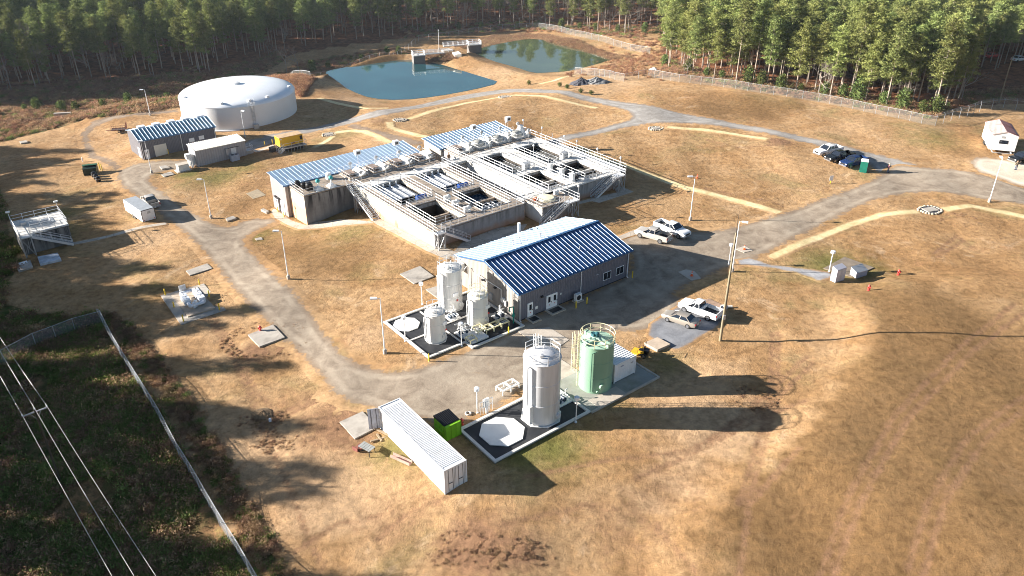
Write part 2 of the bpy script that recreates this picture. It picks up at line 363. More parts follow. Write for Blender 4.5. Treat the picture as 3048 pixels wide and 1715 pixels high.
def draped(name, polys, material, lift, cell, margin, sub=0., label=None):
    allp = [p for q in polys for p in q]
    x0, x1 = min(p[0] for p in allp)-1.5, max(p[0] for p in allp)+1.5; y0, y1 = min(p[1] for p in allp)-1.5, max(p[1] for p in allp)+1.5
    xs = np.arange(x0, x1, cell); ys = np.arange(y0, y1, cell); X, Y = np.meshgrid(xs, ys)
    sd = np.max([sd_poly(X, Y, p) for p in polys], 0)-sub
    keep = (sd[:-1,:-1] > -margin) | (sd[1:,1:] > -margin) | (sd[1:,:-1] > -margin) | (sd[:-1,1:] > -margin)
    used = np.zeros(X.shape, bool)
    for a in (slice(0,-1), slice(1,None)):
        for b in (slice(0,-1), slice(1,None)): used[a, b] |= keep
    idx = -np.ones(X.shape, int); idx[used] = np.arange(used.sum())
    Z = height(X[used], Y[used])-.06+(lift+.06)*smooth01((sd[used]+margin+cell)/(margin+cell*.6))
    j, i = np.nonzero(keep)
    fs = np.stack([idx[j,i], idx[j,i+1], idx[j+1,i+1], idx[j+1,i]], 1)
    me = D.meshes.new(name); me.from_pydata(np.stack([X[used], Y[used], Z], 1).tolist(), [], fs.tolist()); me.materials.append(material)
    at = me.attributes.new('edge', 'FLOAT', 'POINT'); at.data.foreach_set('value', sd[used].astype(np.float32))
    me.polygons.foreach_set('use_smooth', [True]*len(me.polygons))
    o = D.objects.new(name, me); COL.objects.link(o); return o
GRAVEL = road_material('road_gravel', (.20,.155,.115), (.30,.24,.18), (.38,.315,.24))
FARROAD = road_material('far_road_gravel', (.19,.17,.15), (.27,.25,.23), (.34,.32,.295))
GRAVELB = road_material('blue_grey_gravel', (.22,.22,.23), (.34,.34,.35), (.44,.44,.44), ragged=.4)
ASPHM = road_material('parking_asphalt', (.16,.165,.18), (.21,.215,.23), (.25,.255,.27), ragged=.25, bump=.2)
WALKM = road_material('walk_concrete', (.36,.31,.25), (.46,.40,.33), (.53,.47,.39), ragged=.06, bump=.15, crisp=True)
STRAW = road_material('straw_matting', (.50,.39,.19), (.66,.53,.29), (.78,.66,.41), ragged=.25, bump=.6)
DIRTM = road_material('bare_track', (.17,.12,.085), (.24,.18,.13), (.30,.23,.17), ragged=1.3)
SANDM = road_material('pale_sand', (.5,.4,.3), (.62,.5,.38), (.7,.6,.48), ragged=1.0)
tag(draped('gravel_road', ROADS, GRAVEL, .05, .6, 1.7), kind='structure')
tag(draped('far_loop_road', [R_TOP], FARROAD, .035, .6, 1.7), kind='structure')
tag(draped('dirt_track', [R_FAINT, R_SIDE], DIRTM, .03, .6, 1.8), kind='structure')
tag(draped('asphalt_parking', [ASPH], ASPHM, .075, .4, .35), kind='structure')
tag(draped('gravel_path', [GRAVELPATH], GRAVELB, .075, .35, .35), kind='structure')
tag(draped('sand_patch', [SANDPATCH], SANDM, .07, .5, 1.6), kind='structure')
def ribbon(pts, w):
    L = []; R = []
    for i, p in enumerate(pts):
        a = pts[max(0, i-1)]; b = pts[min(len(pts)-1, i+1)]; dx, dy = b[0]-a[0], b[1]-a[1]; l = hypot(dx, dy)+1e-9
        L.append((p[0]-dy/l*w/2, p[1]+dx/l*w/2)); R.append((p[0]+dy/l*w/2, p[1]-dx/l*w/2))
    return L+R[::-1]
MATS = [([q8(*p) for p in [(330,655),(460,690),(640,725),(800,722)]], 2.0, 'straw matting strip crossing the round shadow of the white storage tank'),
 ([q8(*p) for p in [(930,795),(1100,740),(1300,692),(1500,657),(1640,635),(1800,640),(1950,670),(2190,722)]], 1.9, 'longest straw matting strip, curving around the lawn inside the far road loop'),
 ([q8(*p) for p in [(805,815),(812,850),(900,880),(1000,905),(1090,925)]], 2.2, 'hooked straw matting strip from a drain ring to the blue roof'),
 ([q8(*p) for p in [(440,885),(560,872),(640,880),(720,908),(850,972)]], 2.1, 'straw matting strip arching from the drain ring behind the yellow generator'),
 ([q8(*p) for p in [(430,910),(380,945),(300,985)]], 1.6, 'short straw matting strip beside the yellow generator'),
 ([q8(*p) for p in [(2040,505),(1900,540),(1800,562)]], 1.8, 'short straw matting strip below the far pond fence'),
 ([qr(*p) for p in [(380,265),(600,282),(800,310),(1000,340)]], 1.9, 'straw matting strip along the road toward the parked dark trucks'),
 ([qr(*p) for p in [(-170,385),(-60,440),(0,465),(150,510),(300,570),(500,640),(800,715),(1090,798)]], 2.1, 'long straight straw matting strip running past the basins to the access road'),
 ([qr(*p) for p in [(1020,1068),(1200,985),(1500,868),(1700,805),(1930,785)]], 1.9, 'straw matting strip beside the access road below the drain ring'),
 ([qr(*p) for p in [(2080,775),(2250,750),(2450,790),(2640,830)]], 2.1, 'straw matting strip at the right edge beyond the drain ring')]
for pts, w, lab in MATS:
    c = gpoly(pts); o = draped('straw_mat', [ribbon(c, w*.82)], STRAW, .045, .4, .3)
    tag(o, lab, 'straw mat', 'straw erosion mats laid on the lawn')
# ---- zones
POLY_BRUSH = [gpoly(p) for p in (
  [(-60,1075),(0,1052),(110,1000),(296,940),(330,1010),(400,1120),(470,1230),(560,1395),(660,1560),(760,1715),(820,1860),(-300,1900)],
  [(0,560),(30,700),(60,790),(11,865),(19,903),(114,933),(182,941),(290,932),(110,1000),(0,1052),(-160,1100),(-300,800)],
  [(-150,290),(0,272),(300,246),(450,236),(610,226),(700,210),(780,196),(700,215),(600,236),(535,262),(525,315),(400,338),(260,352),(200,372),(0,420),(-150,450)],
  [(780,200),(850,186),(935,238),(895,290),(880,275)])]
POLY_STRIP = gpoly([(300,928),(345,985),(400,1065),(480,1180),(560,1320),(640,1470),(740,1620),(800,1750),(900,1800),(860,1700),(790,1570),(720,1440),(640,1300),(560,1180),(470,1060),(390,970),(335,930)])
POLY_BANK = [gpoly([q8(*p) for p in pp]) for pp in ([(1690,225),(1850,235),(2100,290),(2420,385),(2290,400),(2100,345),(1900,295),(1760,270)], [(1180,300),(1500,240),(1700,225),(1740,262),(1500,310),(1380,345),(1330,330)], [(280,430),(400,380),(900,332),(990,345),(900,400),(480,460),(390,480)], [(1030,385),(1180,350),(1280,375),(1180,415),(1090,410)])]
GREEN = [(1180,1330,5,.5),(1450,1290,4,.5),(1640,1330,6,.6),(1560,1350,5,.6),(930,660,7,.45),(1050,690,6,.35),(740,700,6,.5),(2480,790,7,.6),(2560,800,5,.5),(640,530,7,.5),(720,500,6,.4),(560,520,4,.6),(1900,720,7,.3),(1860,1090,4,.5),(1980,1080,4,.4),(2800,420,7,.3),(480,860,5,.2),(130,700,8,.6),(170,640,5,.6),(2180,800,6,.25),(2400,170,9,.2)]
DIRT = [(1020,1260,8,.55),(1060,1290,6,.5),(1420,1630,7,.6),(1550,1640,5,.5),(2000,1470,9,.3),(1850,1560,10,.35),(900,1180,6,.3),(620,1300,8,.25),(1180,1560,8,.35),(2360,1500,12,.2),(1290,1480,5,.3),(1650,700,5,.2),(1130,360,5,.4),(2320,420,5,.6),(2830,640,6,.3),(3000,180,16,.3),(1880,590,4,.2),(760,1050,4,.6),(850,1030,3,.5),(1700,960,4,.4),(1350,1100,5,.45),(2560,900,7,.25)]
TONE = [(2500,960,4,.9),(2495,1050,4,1.),(2440,1150,4,1.),(2340,1250,4,1.),(2200,1340,4,.9),(2040,1440,4,.8),(1900,1500,4,.7),(2650,1350,16,-.9),(2950,1150,16,-.8),(2750,1650,12,-.9),(2350,1650,7,-.6),(2700,900,12,-.5),(2980,1500,12,-.8),(2560,1120,10,-.5),(2250,620,14,-.3),(2000,480,14,-.35),(2450,760,8,-.3),(930,640,8,-.45),(1020,760,9,-.6),(860,760,6,-.5),(1500,370,16,-.45),(1350,330,16,-.3),(2150,330,14,-.45),(2300,320,12,-.5),(1000,460,8,-.5),(700,600,8,-.4),(1650,1400,7,-.4),(1900,1500,7,-.2),  # leading pale spots paint the sunlight on the mound's bank
 (2150,1150,7,.9),(2080,1290,5,.7),(2300,1000,7,.5),(1850,1330,5,.4),(700,1300,7,.6),(850,1400,7,.5),(620,1000,8,.5),(950,1550,7,.45),(1050,1450,6,.4),(480,700,7,.5),(400,760,6,.4),(1100,1000,4,.7),(1900,230,12,.6),(1480,230,12,.7),(1050,300,9,.8),(950,240,8,.6),(1750,260,14,.5),(2500,370,10,.5),(2350,520,8,.35),(1500,1560,6,.35),(2120,680,6,.4),(300,420,10,.35),(500,400,10,.3),(1850,1050,5,.4),(2000,1200,4,.5)]
TRACKS = [[(1560,1420),(1800,1370),(2050,1340),(2300,1200),(2420,1080)],[(2080,1330),(2290,1170),(2400,1060)],[(2700,1700),(2760,1500),(2880,1300),(3048,1180)],[(2750,1715),(2810,1500),(2930,1310),(3060,1210)],[(1500,1560),(1750,1500),(1950,1560),(2080,1715)],[(2200,1715),(2230,1500),(2380,1330)],[(940,1190),(860,1215),(800,1270)],[(620,920),(700,1040),(760,1160),(830,1240)],[(2100,560),(2300,600),(2400,640)],[(2050,400),(2200,440),(2330,430)],[(1140,1530),(1000,1560),(880,1640)],[(2480,1715),(2560,1500),(2700,1250),(2900,1040),(3048,930)],[(2440,1715),(2520,1490),(2660,1240),(2860,1030),(3020,905)],[(1900,1420),(2100,1330),(2250,1250),(2400,1190)],[(2300,990),(2290,1200),(2200,1500)],[(2320,990),(2312,1200),(2225,1500)],[(900,1240),(1000,1230),(1060,1280)],[(800,1260),(880,1200),(960,1170),(1040,1180)],[(805,1275),(890,1215),(970,1185),(1050,1200)],[(2780,755),(2850,700),(2900,740)],[(2790,765),(2870,715)],[(1330,1480),(1200,1530),(1130,1600)],[(560,900),(640,980),(720,1120),(800,1320),(880,1500),(960,1700)],[(300,930),(420,1010),(540,1180),(640,1380),(760,1600)]]
EDGE_V = [(-400,300),(0,280),(200,262),(450,238),(610,228),(750,196),(830,172),(889,150),(1023,131),(1157,114),(1291,99),(1470,86),(1648,87),(1790,97),(1880,108),(1905,112),(1930,92),(1962,90),(1972,200),(2076,232),(2332,275),(2503,301),(2652,326),(2785,346),(2810,330),(2850,318),(2900,308),(3048,302),(3500,300)]
EU = np.array([e[0] for e in EDGE_V], float); EV = np.array([e[1] for e in EDGE_V], float)
GUL = np.array([(-400,455),(0,425),(200,373),(260,353),(400,339),(527,322),(620,262),(700,238),(790,215),(830,190),(850,178)], float)
def ground_sheet():
    def axis(lo, hi, c0, c1, fine, far, c2):
        out = list(np.arange(c0, c1+.01, fine)); out += list(np.arange(out[-1]+.9, c2, .9)); s = .9
        while out[-1] < hi: s = min(s*1.18, far); out.append(out[-1]+s)
        s = fine; pre = [c0]
        while pre[-1] > lo: s = min(s*1.18, far); pre.append(pre[-1]-s)
        return np.array(pre[1:][::-1]+out)
    xs = axis(-2500, 2500, -105, 100, .55, 250, 125); ys = axis(-600, 4000, 34, 150, .55, 250, 268)
    X, Y = np.meshgrid(xs, ys); Z = np.empty_like(X)
    for j in range(X.shape[0]): Z[j] = height(X[j], Y[j])
    far = smooth01((np.hypot(X, Y-120)-260)/400); Z = Z*(1-far)+(-4.)*far
    U, V = proj(X, np.maximum(Y, 5), Z); ev = np.interp(U, EU, EV)
    litter = ((V < ev+6) & (Y > 60)).astype(float)
    litter = np.maximum(litter, ((X < -100-(Y-60)*.85) & (Y < 150)).astype(float)*.8)
    zone = np.zeros(X.shape+(4,)); zone[..., 3] = 1
    gl = ((V < np.interp(U, GUL[:,0], GUL[:,1])) & (U < 850) & (Y > 120)).astype(float); zone[..., 0] = gl*(1-litter*.4)
    for p in POLY_BRUSH: zone[..., 0] = np.maximum(zone[..., 0], smooth01(sd_poly(X, Y, p)/2+.5))
    for p in POLY_BANK[:2]+POLY_BANK[3:]: zone[..., 0] = np.maximum(zone[..., 0], smooth01(sd_poly(X, Y, p)/2+.5)*.9)
    zone[..., 0] = np.maximum(zone[..., 0], smooth01(sd_poly(X, Y, POLY_STRIP)/1.5+.3)*.8)
    for lst, ch in ((GREEN, 1), (DIRT, 2)):
        for u, v, r, s in lst:
            x, y, _ = G(u, v); zone[..., ch] = np.maximum(zone[..., ch], min(1., s*1.35)*np.exp(-((X-x)**2+(Y-y)**2)/(r*.75)**2))
    tone = np.zeros(X.shape)
    for u, v, r, s in TONE: x, y, _ = G(u, v); tone += s*np.exp(-((X-x)**2+(Y-y)**2)/(r*.95)**2)
    tone -= .9*smooth01(sd_poly(X, Y, POLY_BANK[2])/1.5+.5)  # shade side of the near pond's bank painted into the tone
    tone += .12*((X > 5) & (Y < 75))*np.sin((X*.55+Y*.83)*1.9)      # faint mowing passes
    for p in (W1, W2): zone[..., 2] = np.maximum(zone[..., 2], .6*smooth01(sd_poly(X, Y, p)/1.+1.2))
    for tr in TRACKS:
        p = gpoly(tr); d = np.full(X.shape, 1e9)
        for a, b in zip(p[:-1], p[1:]):
            ex, ey = b[0]-a[0], b[1]-a[1]; t = np.clip(((X-a[0])*ex+(Y-a[1])*ey)/(ex*ex+ey*ey), 0, 1)
            d = np.minimum(d, np.hypot(X-a[0]-t*ex, Y-a[1]-t*ey))
        zone[..., 2] = np.maximum(zone[..., 2], .6*np.exp(-(d/.6)**2)); Z -= .08*np.exp(-(d/.5)**2)
    # excavation scars: lumps of turf and soil
    for u, v, r, h in ((1400,1620,2.6,.5),(1470,1650,2.0,.55),(1560,1640,2.4,.35),(780,1260,2.4,.25),(800,1310,1.6,.2),(790,1060,4.2,.35),(2250,1190,1.6,.35)):
        x, y, _ = G(u, v); d = np.hypot(X-x, Y-y); n = np.sin(X*2.3+Y*1.1)*np.sin(Y*2.9-X*1.7)+.5*np.sin(X*5.1)*np.sin(Y*4.3)
        Z += .2*h*n*np.exp(-(d/r)**2)
        zone[..., 2] = np.maximum(zone[..., 2], .55*np.exp(-(d/r)**2))
    rough = np.maximum(zone[..., 0], litter*.5)
    Z += rough*.25*(np.sin(X*1.3+Y*.7)*np.sin(Y*1.1-X*.5)+.6*np.sin(X*2.9-Y*1.3)*np.sin(Y*2.3))
    n, m_ = X.shape; i = np.arange(n*m_).reshape(n, m_)
    fs = np.stack([i[:-1,:-1], i[:-1,1:], i[1:,1:], i[1:,:-1]], -1).reshape(-1, 4)
    me = D.meshes.new('ground'); me.vertices.add(n*m_); me.vertices.foreach_set('co', np.stack([X, Y, Z], -1).ravel())
    me.loops.add(fs.size); me.loops.foreach_set('vertex_index', fs.ravel()); me.polygons.add(len(fs))
    me.polygons.foreach_set('loop_start', np.arange(0, fs.size, 4)); me.polygons.foreach_set('loop_total', np.full(len(fs), 4)); me.update(calc_edges=True)
    me.polygons.foreach_set('use_smooth', [True]*len(fs))
    a = me.attributes.new('zone', 'FLOAT_COLOR', 'POINT'); a.data.foreach_set('color', zone.astype(np.float32).ravel())
    a = me.attributes.new('tone', 'FLOAT', 'POINT'); a.data.foreach_set('value', tone.astype(np.float32).ravel())
    a = me.attributes.new('litter', 'FLOAT', 'POINT'); a.data.foreach_set('value', litter.astype(np.float32).ravel())
    me.materials.append(ground_material()); o = D.objects.new('ground', me); COL.objects.link(o); tag(o, kind='structure')
ground_sheet()
def water_mat(name, col, bump=.04, ior=2.1, spec=.7):
    m, t, p, out = newmat(name)
    co = t.node('ShaderNodeTexCoord').outputs['Object']
    t.l.new(t.ramp(t.noise(co, .12, 5), [(.35, tuple(c*.7 for c in col)), (.65, col)]), p.inputs['Base Color'])
    p.inputs['Roughness'].default_value = .03; p.inputs['IOR'].default_value = ior; p.inputs['Specular IOR Level'].default_value = spec
    b = t.node('ShaderNodeBump', {'Height': t.noise(co, 2.2, 3), 'Strength': bump, 'Distance': .03}); t.l.new(b.outputs[0], p.inputs['Normal'])
    return m
def big_poly(poly, k): 
    cx = sum(p[0] for p in poly)/len(poly); cy = sum(p[1] for p in poly)/len(poly)
    return [(p[0]+(p[0]-cx)/hypot(p[0]-cx, p[1]-cy)*k, p[1]+(p[1]-cy)/hypot(p[0]-cx, p[1]-cy)*k) for p in poly]
for nm, W, zw, c in (('pond_water', W1, ZW1, (.03,.10,.115)), ('pond_water', W2, ZW2, (.095,.125,.07))):
    mb = MB(); P_ = big_poly(W, 1.2); mb.add([(x, y, zw) for x, y in P_], [tuple(range(len(P_)))]); o = mb.obj(nm, water_mat('water', c)); tag(o, kind='structure')
# ---- flat slabs and walks
def walk(label, pts, m=None):
    return tag(draped('sidewalk', [gpoly(pts)], m or WALKM, .09, .3, .35), label, 'sidewalk')
def slab(name, label, pts, h, m, cat='concrete slab', lift=.0, group=None):
    P_ = [G(*p) for p in pts]; mb = MB(); mb.prism([p[:2] for p in P_], min(p[2] for p in P_)-.3, [p[2]+h for p in P_])
    cx = sum(p[0] for p in P_)/len(P_); cy = sum(p[1] for p in P_)/len(P_); cz = min(p[2] for p in P_)
    mb.xform(lambda v: (v[0]-cx, v[1]-cy, v[2]-cz)); o = mb.obj(name, m); o.location = (cx, cy, cz)
    return tag(o, label, cat, group)
def rails(mb, pts, h=1.07, sp=1.6, r=.034, mid=(.55,)):
    pts = [np.array(p, float) for p in pts]
    for p, q in zip(pts[:-1], pts[1:]):
        L = np.linalg.norm(q-p); n = max(1, int(round(L/sp)))
        for i in range(n+1):
            c = p+(q-p)*i/n; mb.tube(c, c+(0,0,h), r, 5)
        for k in (h,)+tuple(mid): mb.tube(p+(0,0,k), q+(0,0,k), r, 5)
        mb.beam(p+(0,0,.05), q+(0,0,.05), .02, .1)
def railing(parent, pts, m=None, **kw):
    mb = MB(); rails(mb, pts, **kw); return mb.obj('railing', m or ALU, parent)
def stair(parent, top, bot, width, m=None, rail=True):
    """straight flight between two 3D points (centre line)"""
    t, b = np.array(top, float), np.array(bot, float); d = b-t; n = max(3, int(abs(d[2])/.19)); h = np.array((d[0], d[1], 0)); h /= np.linalg.norm(h); s = np.array((-h[1], h[0], 0))*width/2
    mb = MB()
    for sg in (-1, 1): mb.beam(t+sg*s-(0,0,.15), b+sg*s-(0,0,.15), .06, .3)
    o = mb.obj('stair', m or ALU, parent)
    mb = MB()
    for i in range(n+1):
        c = t+d*i/n; mb.beam(c-s, c+s, .27, .04)
    mb.obj('tread', GALV, o)
    if rail:
        mb = MB()
        for sg in (-1, 1): rails(mb, [t+sg*s, b+sg*s], h=1.0, sp=1.5)
        mb.obj('handrail', m or ALU, o)
    return o
def legs(parent, x, y, z0, z1, w=1.3, d=1.2, m=None):
    mb = MB(); c = [(x,y),(x+w,y),(x+w,y+d),(x,y+d)]
    for p in c: mb.box(p[0]-.06,p[0]+.06,p[1]-.06,p[1]+.06,z0,z1)
    for i in range(4):
        p, q = c[i], c[(i+1)%4]; mb.tube((p[0],p[1],z0+.3),(q[0],q[1],z1-.2),.035,4); mb.tube((q[0],q[1],z0+.3),(p[0],p[1],z1-.2),.035,4)
    return mb.obj('support_leg', m or GALV, parent)
def ribbed_roof(parent, p0, p1, p2, p3, m, mr=None, sp=.6, rw=.09, rh=.06, th=.07, name='roof'):
    """p0->p1 eave, p3->p2 ridge; standing ribs run from eave to ridge"""
    p0, p1, p2, p3 = [np.array(p, float) for p in (p0, p1, p2, p3)]
    n = np.cross(p1-p0, p3-p0); n /= np.linalg.norm(n)
    if n[2] < 0: n = -n
    mb = MB(); A = [p0, p1, p2, p3]
    mb.add(A+[p+n*th for p in A], [(3,2,1,0),(4,5,6,7),(0,1,5,4),(1,2,6,5),(2,3,7,6),(3,0,4,7)])
    o = mb.obj(name, m, parent)
    L = np.linalg.norm(p1-p0); k = int(round(L/sp)); u = (p1-p0)/L; mb = MB()
    for i in range(k+1):
        a = p0+(p1-p0)*i/k+n*th; b = p3+(p2-p3)*i/k+n*th
        q = [a-u*rw, a+u*rw, b+u*rw, b-u*rw]; t = [a-u*rw*.5+n*rh, a+u*rw*.5+n*rh, b+u*rw*.5+n*rh, b-u*rw*.5+n*rh]
        mb.add(q+t, [(4,5,6,7),(0,1,5,4),(1,2,6,5),(2,3,7,6),(3,0,4,7)])
    mb.obj('rib', mr or m, o); return o
def boxpart(name, m, parent, *b):
    mb = MB()
    for q in b: mb.box(*q)
    return mb.obj(name, m, parent)
def Sz(u, v, z): return toS(*ray(u, v, z))
T = 2.8
WALL_S = wall_mat('stained_wall', (.70,.65,.55), (.13,.12,.12), (.55,.27,.11), 2.8, .55)
WALL_A = wall_mat('streaked_shaded_wall', (.24,.235,.23), (.022,.023,.026), (.3,.2,.12), 5.5, 1., False)  # streaks, plus the shade of the wing's front darkened into the colour
WALL_N = wall_mat('pale_wall', (.72,.70,.66), (.30,.28,.26), (.5,.33,.2), 2.8, .4)
BLUE_LT = mat('light_blue_roof', (.27,.38,.51), .38, .35, var=.1, vs=.3)
BLUE_DK = mat('near_slope_shaded_roof', (.02,.075,.20), .35, .2, var=.15, vs=.3)  # near slope of the office roof, its dimmer light put into the colour
RIBW = mat('roof_rib', (.43,.53,.66), .4, .2, var=.05)
SIDE_T = siding_mat('tan_siding', (.33,.30,.27)); SIDE_W = siding_mat('warm_grey_siding', (.33,.30,.29)); SIDE_G = siding_mat('grey_siding', (.13,.13,.15)); SIDE_P = siding_mat('pale_siding', (.42,.39,.34)); SIDE_M = siding_mat('mauve_grey_siding', (.165,.165,.20))
TRIM = mat('blue_trim', (.05,.13,.27), .4, .2)
WALL_F = wall_mat('shaded_front_wall', (.34,.335,.33), (.10,.10,.10), (.34,.16,.07), 2.8, .7)  # darker wall copy with shade put into the colour, for front faces
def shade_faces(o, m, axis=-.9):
    """gives front faces a darker material, so their shade is in the colour"""
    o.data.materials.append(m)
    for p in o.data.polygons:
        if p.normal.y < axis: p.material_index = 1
WATER_D = water_mat('basin_water', (.008,.010,.009), .1, 1.33, .25)
WATER_B = water_mat('blue_basin_water', (.012,.04,.08), .1, 1.33, .3)
SCUM = mat('grey_cover_panel', (.50,.52,.55), .6, var=.25, vs=1.2, dirt=(.22,.22,.23), dirt_amt=.6)
PITM = mat('pit_wall', (.13,.10,.08), .9, var=.4, vs=.8)
ROCK = mat('dark_riprap', (.07,.07,.085), .9, var=.6, vs=4, bump=1., bs=5)
# ---- south filter block
fb = site('filter_basin', 'raw concrete filter basin block with tan decks and blue floats', 'basin', 0, 0, T)
mb = MB(); B0 = -6.8
for x0,x1,y0,y1 in ((-3.4,14,14.5,16.4),(-3.4,-1.8,16.4,24.6),(3.6,7.0,16.4,24.6),(12.5,14,16.4,24.6),(-3.4,14,24.6,26.3),(-3.4,-1.8,26.3,36),(4.0,6.8,26.3,36),(12.3,14,26.3,36),(-3.4,14,36,45.1)):
    mb.box(x0,x1,y0,y1,B0,-.12)
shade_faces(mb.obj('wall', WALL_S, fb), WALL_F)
mb = MB()
for x0,x1,y0,y1 in ((-3.5,14.1,14.4,16.4),(-3.5,-1.75,16.4,24.6),(3.55,7.05,16.4,24.6),(12.45,14.1,16.4,24.6),(-3.5,14.1,24.6,26.3),(-3.5,-1.75,26.3,36),(3.95,6.85,26.3,36),(12.25,14.1,26.3,36),(-3.4,14.1,38.4,45.1)): mb.box(x0,x1,y0,y1,-.12,0)
mb.obj('deck', DECK, fb)
boxpart('deck_strip', DECKL, fb, (-3.5,14.1,36,38.4,-.12,.004))
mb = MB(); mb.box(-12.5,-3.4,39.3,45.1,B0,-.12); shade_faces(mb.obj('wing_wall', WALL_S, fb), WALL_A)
boxpart('wing_deck', DECK, fb, (-12.6,-3.4,39.2,45.1,-.12,0))
boxpart('divider_wall', DECK, fb, (-1.8,3.6,20.6,20.95,-6,-.9)); boxpart('divider_wall', DECK, fb, (7.0,12.5,20.4,20.75,-6,-.5))
boxpart('pit_floor', PITM, fb, (-1.8,3.6,16.4,24.6,-6,-3.2))
mb = MB(); mb.box(-1.8,4.0,26.3,36,-6,-1.3); mb.obj('water', WATER_D, fb)
mb = MB(); mb.box(6.8,12.3,26.3,36,-6,-.95); mb.obj('water', WATER_B, fb)
mb = MB(); mb.box(7.0,12.5,16.4,24.6,-6,-1.1); mb.obj('water', WATER_B, fb)
for x0 in (-1.6, 7.0):
    mb = MB()
    for i in range(6): mb.box(x0, x0+5.1, 29.9+i*.98, 30.82+i*.98, -.85, -.72)
    o = mb.obj('cover_panel', SCUM, fb)
    mb = MB()
    for i in range(4): mb.tube((x0+.6+i*1.25, 29.5, -.55), (x0+.6+i*1.25, 35.8, -.55), .13, 8); mb.tube((x0+.6+i*1.25, 35.5, -.55), (x0+.6+i*1.25, 35.5, .1), .1, 8)
    mb.obj('pipe', WHITECLEAN, o)
mb = MB()
for i in range(5): mb.tube((7.8+i*.9, 16.6, -.8), (7.8+i*.9, 20.3, -.8), .07, 6)
mb.tube((7.2,18.6,-.75),(12.3,18.6,-.75),.07,6); mb.obj('pipe', WHITECLEAN, fb)
for x in (3.3, 11.6):      # blue floats
    mb = MB(); mb.tube((x-1.6, 27.3, -.2), (x+.2, 27.3, -.2), .5, 16); mb.obj('float_drum', mat('blue_drum', (.006,.05,.25), .35), fb, smooth=True)
RL = [[(-3.4,14.5),(-3.4,38.3)], [(-1.85,16.3),(-1.85,24.7)], [(-1.85,26.2),(-1.85,36.1)], [(3.65,16.3),(3.65,24.7)], [(4.05,26.2),(4.05,36.1)], [(6.95,16.3),(6.95,24.7)], [(6.75,26.2),(6.75,36.1)],
      [(12.55,16.3),(12.55,24.7)], [(12.35,26.2),(12.35,36.1)], [(13.95,14.5),(13.95,38.2)], [(-2,14.5),(13.9,14.5)], [(-1.8,16.35),(3.6,16.35)], [(-1.8,24.65),(3.6,24.65)], [(-1.8,26.25),(4.0,26.25)],
      [(7.0,16.35),(12.5,16.35)], [(7.0,24.65),(12.5,24.65)], [(6.8,26.25),(12.3,26.25)], [(-1.8,36.1),(4.0,36.1)], [(6.8,36.1),(12.3,36.1)], [(-12.4,45.0),(-12.4,39.4),(-5.2,39.4)], [(-10,45.0),(13.5,45.0)]]
for r in RL: railing(fb, [(x, y, 0) for x, y in r])
def wallpipe(parent, x, y, zb):
    mb = MB(); mb.tube((x, y-.15, -1.0), (x, y-.15, zb), .05, 6); mb.tube((x, y+.15, -1.0), (x, y+.15, zb), .05, 6); mb.obj('wall_conduit', GALV, parent)
wallpipe(fb, -3.5, 25.5, -3.4)
stair(fb, (-4.15, 39.3, 0), (-4.2, 30.8, -3.5), 1.2); legs(fb, -4.7, 36.2, -4.4, -1.35, 1.0, .8)
stair(fb, (-2.2, 13.75, -.02), (2.3, 13.75, -2.7), 1.1)
boxpart('landing', GALV, fb, (-3.6,-2.1,13.1,14.4,-.12,-.02)); legs(fb, -3.5, 13.2, -3.0, -.12, 1.2, 1.0)
railing(fb, [(-3.5,14.4,0),(-3.5,13.15,0),(-2.2,13.15,0)])
def pump(parent, x, y, m=WHITE, k=1.):
    mb = MB(); mb.box(x-.35*k,x+.35*k,y-.3*k,y+.3*k,0,.25); mb.tube((x-.3*k,y,.55*k),(x+.5*k,y,.55*k),.24*k,12); mb.box(x-.75*k,x-.35*k,y-.22*k,y+.22*k,.1,.95*k); mb.tube((x+.1*k,y,.5*k),(x+.1*k,y,1.05*k),.1*k,8); mb.box(x-.1*k,x+.3*k,y-.18*k,y+.18*k,.75*k,1.0*k)
    return mb.obj('pump_motor', m, parent)
for y in (23.1, 20.7, 17.5): pump(fb, 5.0, y)
WEDGE = mat('pale_hatch_slope', (.74,.71,.64), .8, var=.1, dirt=(.4,.36,.3))
def hatch(parent, x, y, dome=False, m=DECK):
    mb = MB()
    for b in ((x,x+3.3,y,y+.18,0,.3),(x,x+3.3,y+3.8,y+3.98,0,.3),(x,x+.18,y+.18,y+3.8,0,.3),(x+3.12,x+3.3,y+.18,y+3.8,0,.3)): mb.box(*b)
    o = mb.obj('hatch_curb', m, parent)
    boxpart('hatch_void', PITM, o, (x+.18,x+3.12,y+.18,y+3.8,.0,.03))
    mb = MB(); mb.add([(x+1.9,y+.2,.06),(x+3.1,y+.2,.85),(x+3.1,y+3.7,.85),(x+1.9,y+3.7,.06),(x+3.1,y+.2,.06),(x+3.1,y+3.7,.06)], [(0,1,2,3),(0,4,1),(3,2,5),(1,4,5,2)]); mb.obj('hatch_slope', WEDGE, o)
    if dome:
        mb = MB(); mb.lathe([(1.25,.1),(1.25,.45),(1.1,.75),(.75,.98),(.3,1.08),(.02,1.1)], 18, (x+1.3, y+2.0)); mb.obj('dome_cover', mat('grey_dome', (.42,.41,.37), .6, .2, var=.1), o, smooth=True)
    else:
        boxpart('hatch_lid', mat('tan_lid', (.33,.25,.2), .8), o, (x+.25,x+1.9,y+1.6,y+3.7,.5,.56))
    railing(parent, [(x-.1,y+4.0,0),(x-.1,y-.1,0),(x+3.4,y-.1,0),(x+3.4,y+4.0,0)])
for x in (-3.2, 1.4, 6.2, 10.6): hatch(fb, x, 40.6)
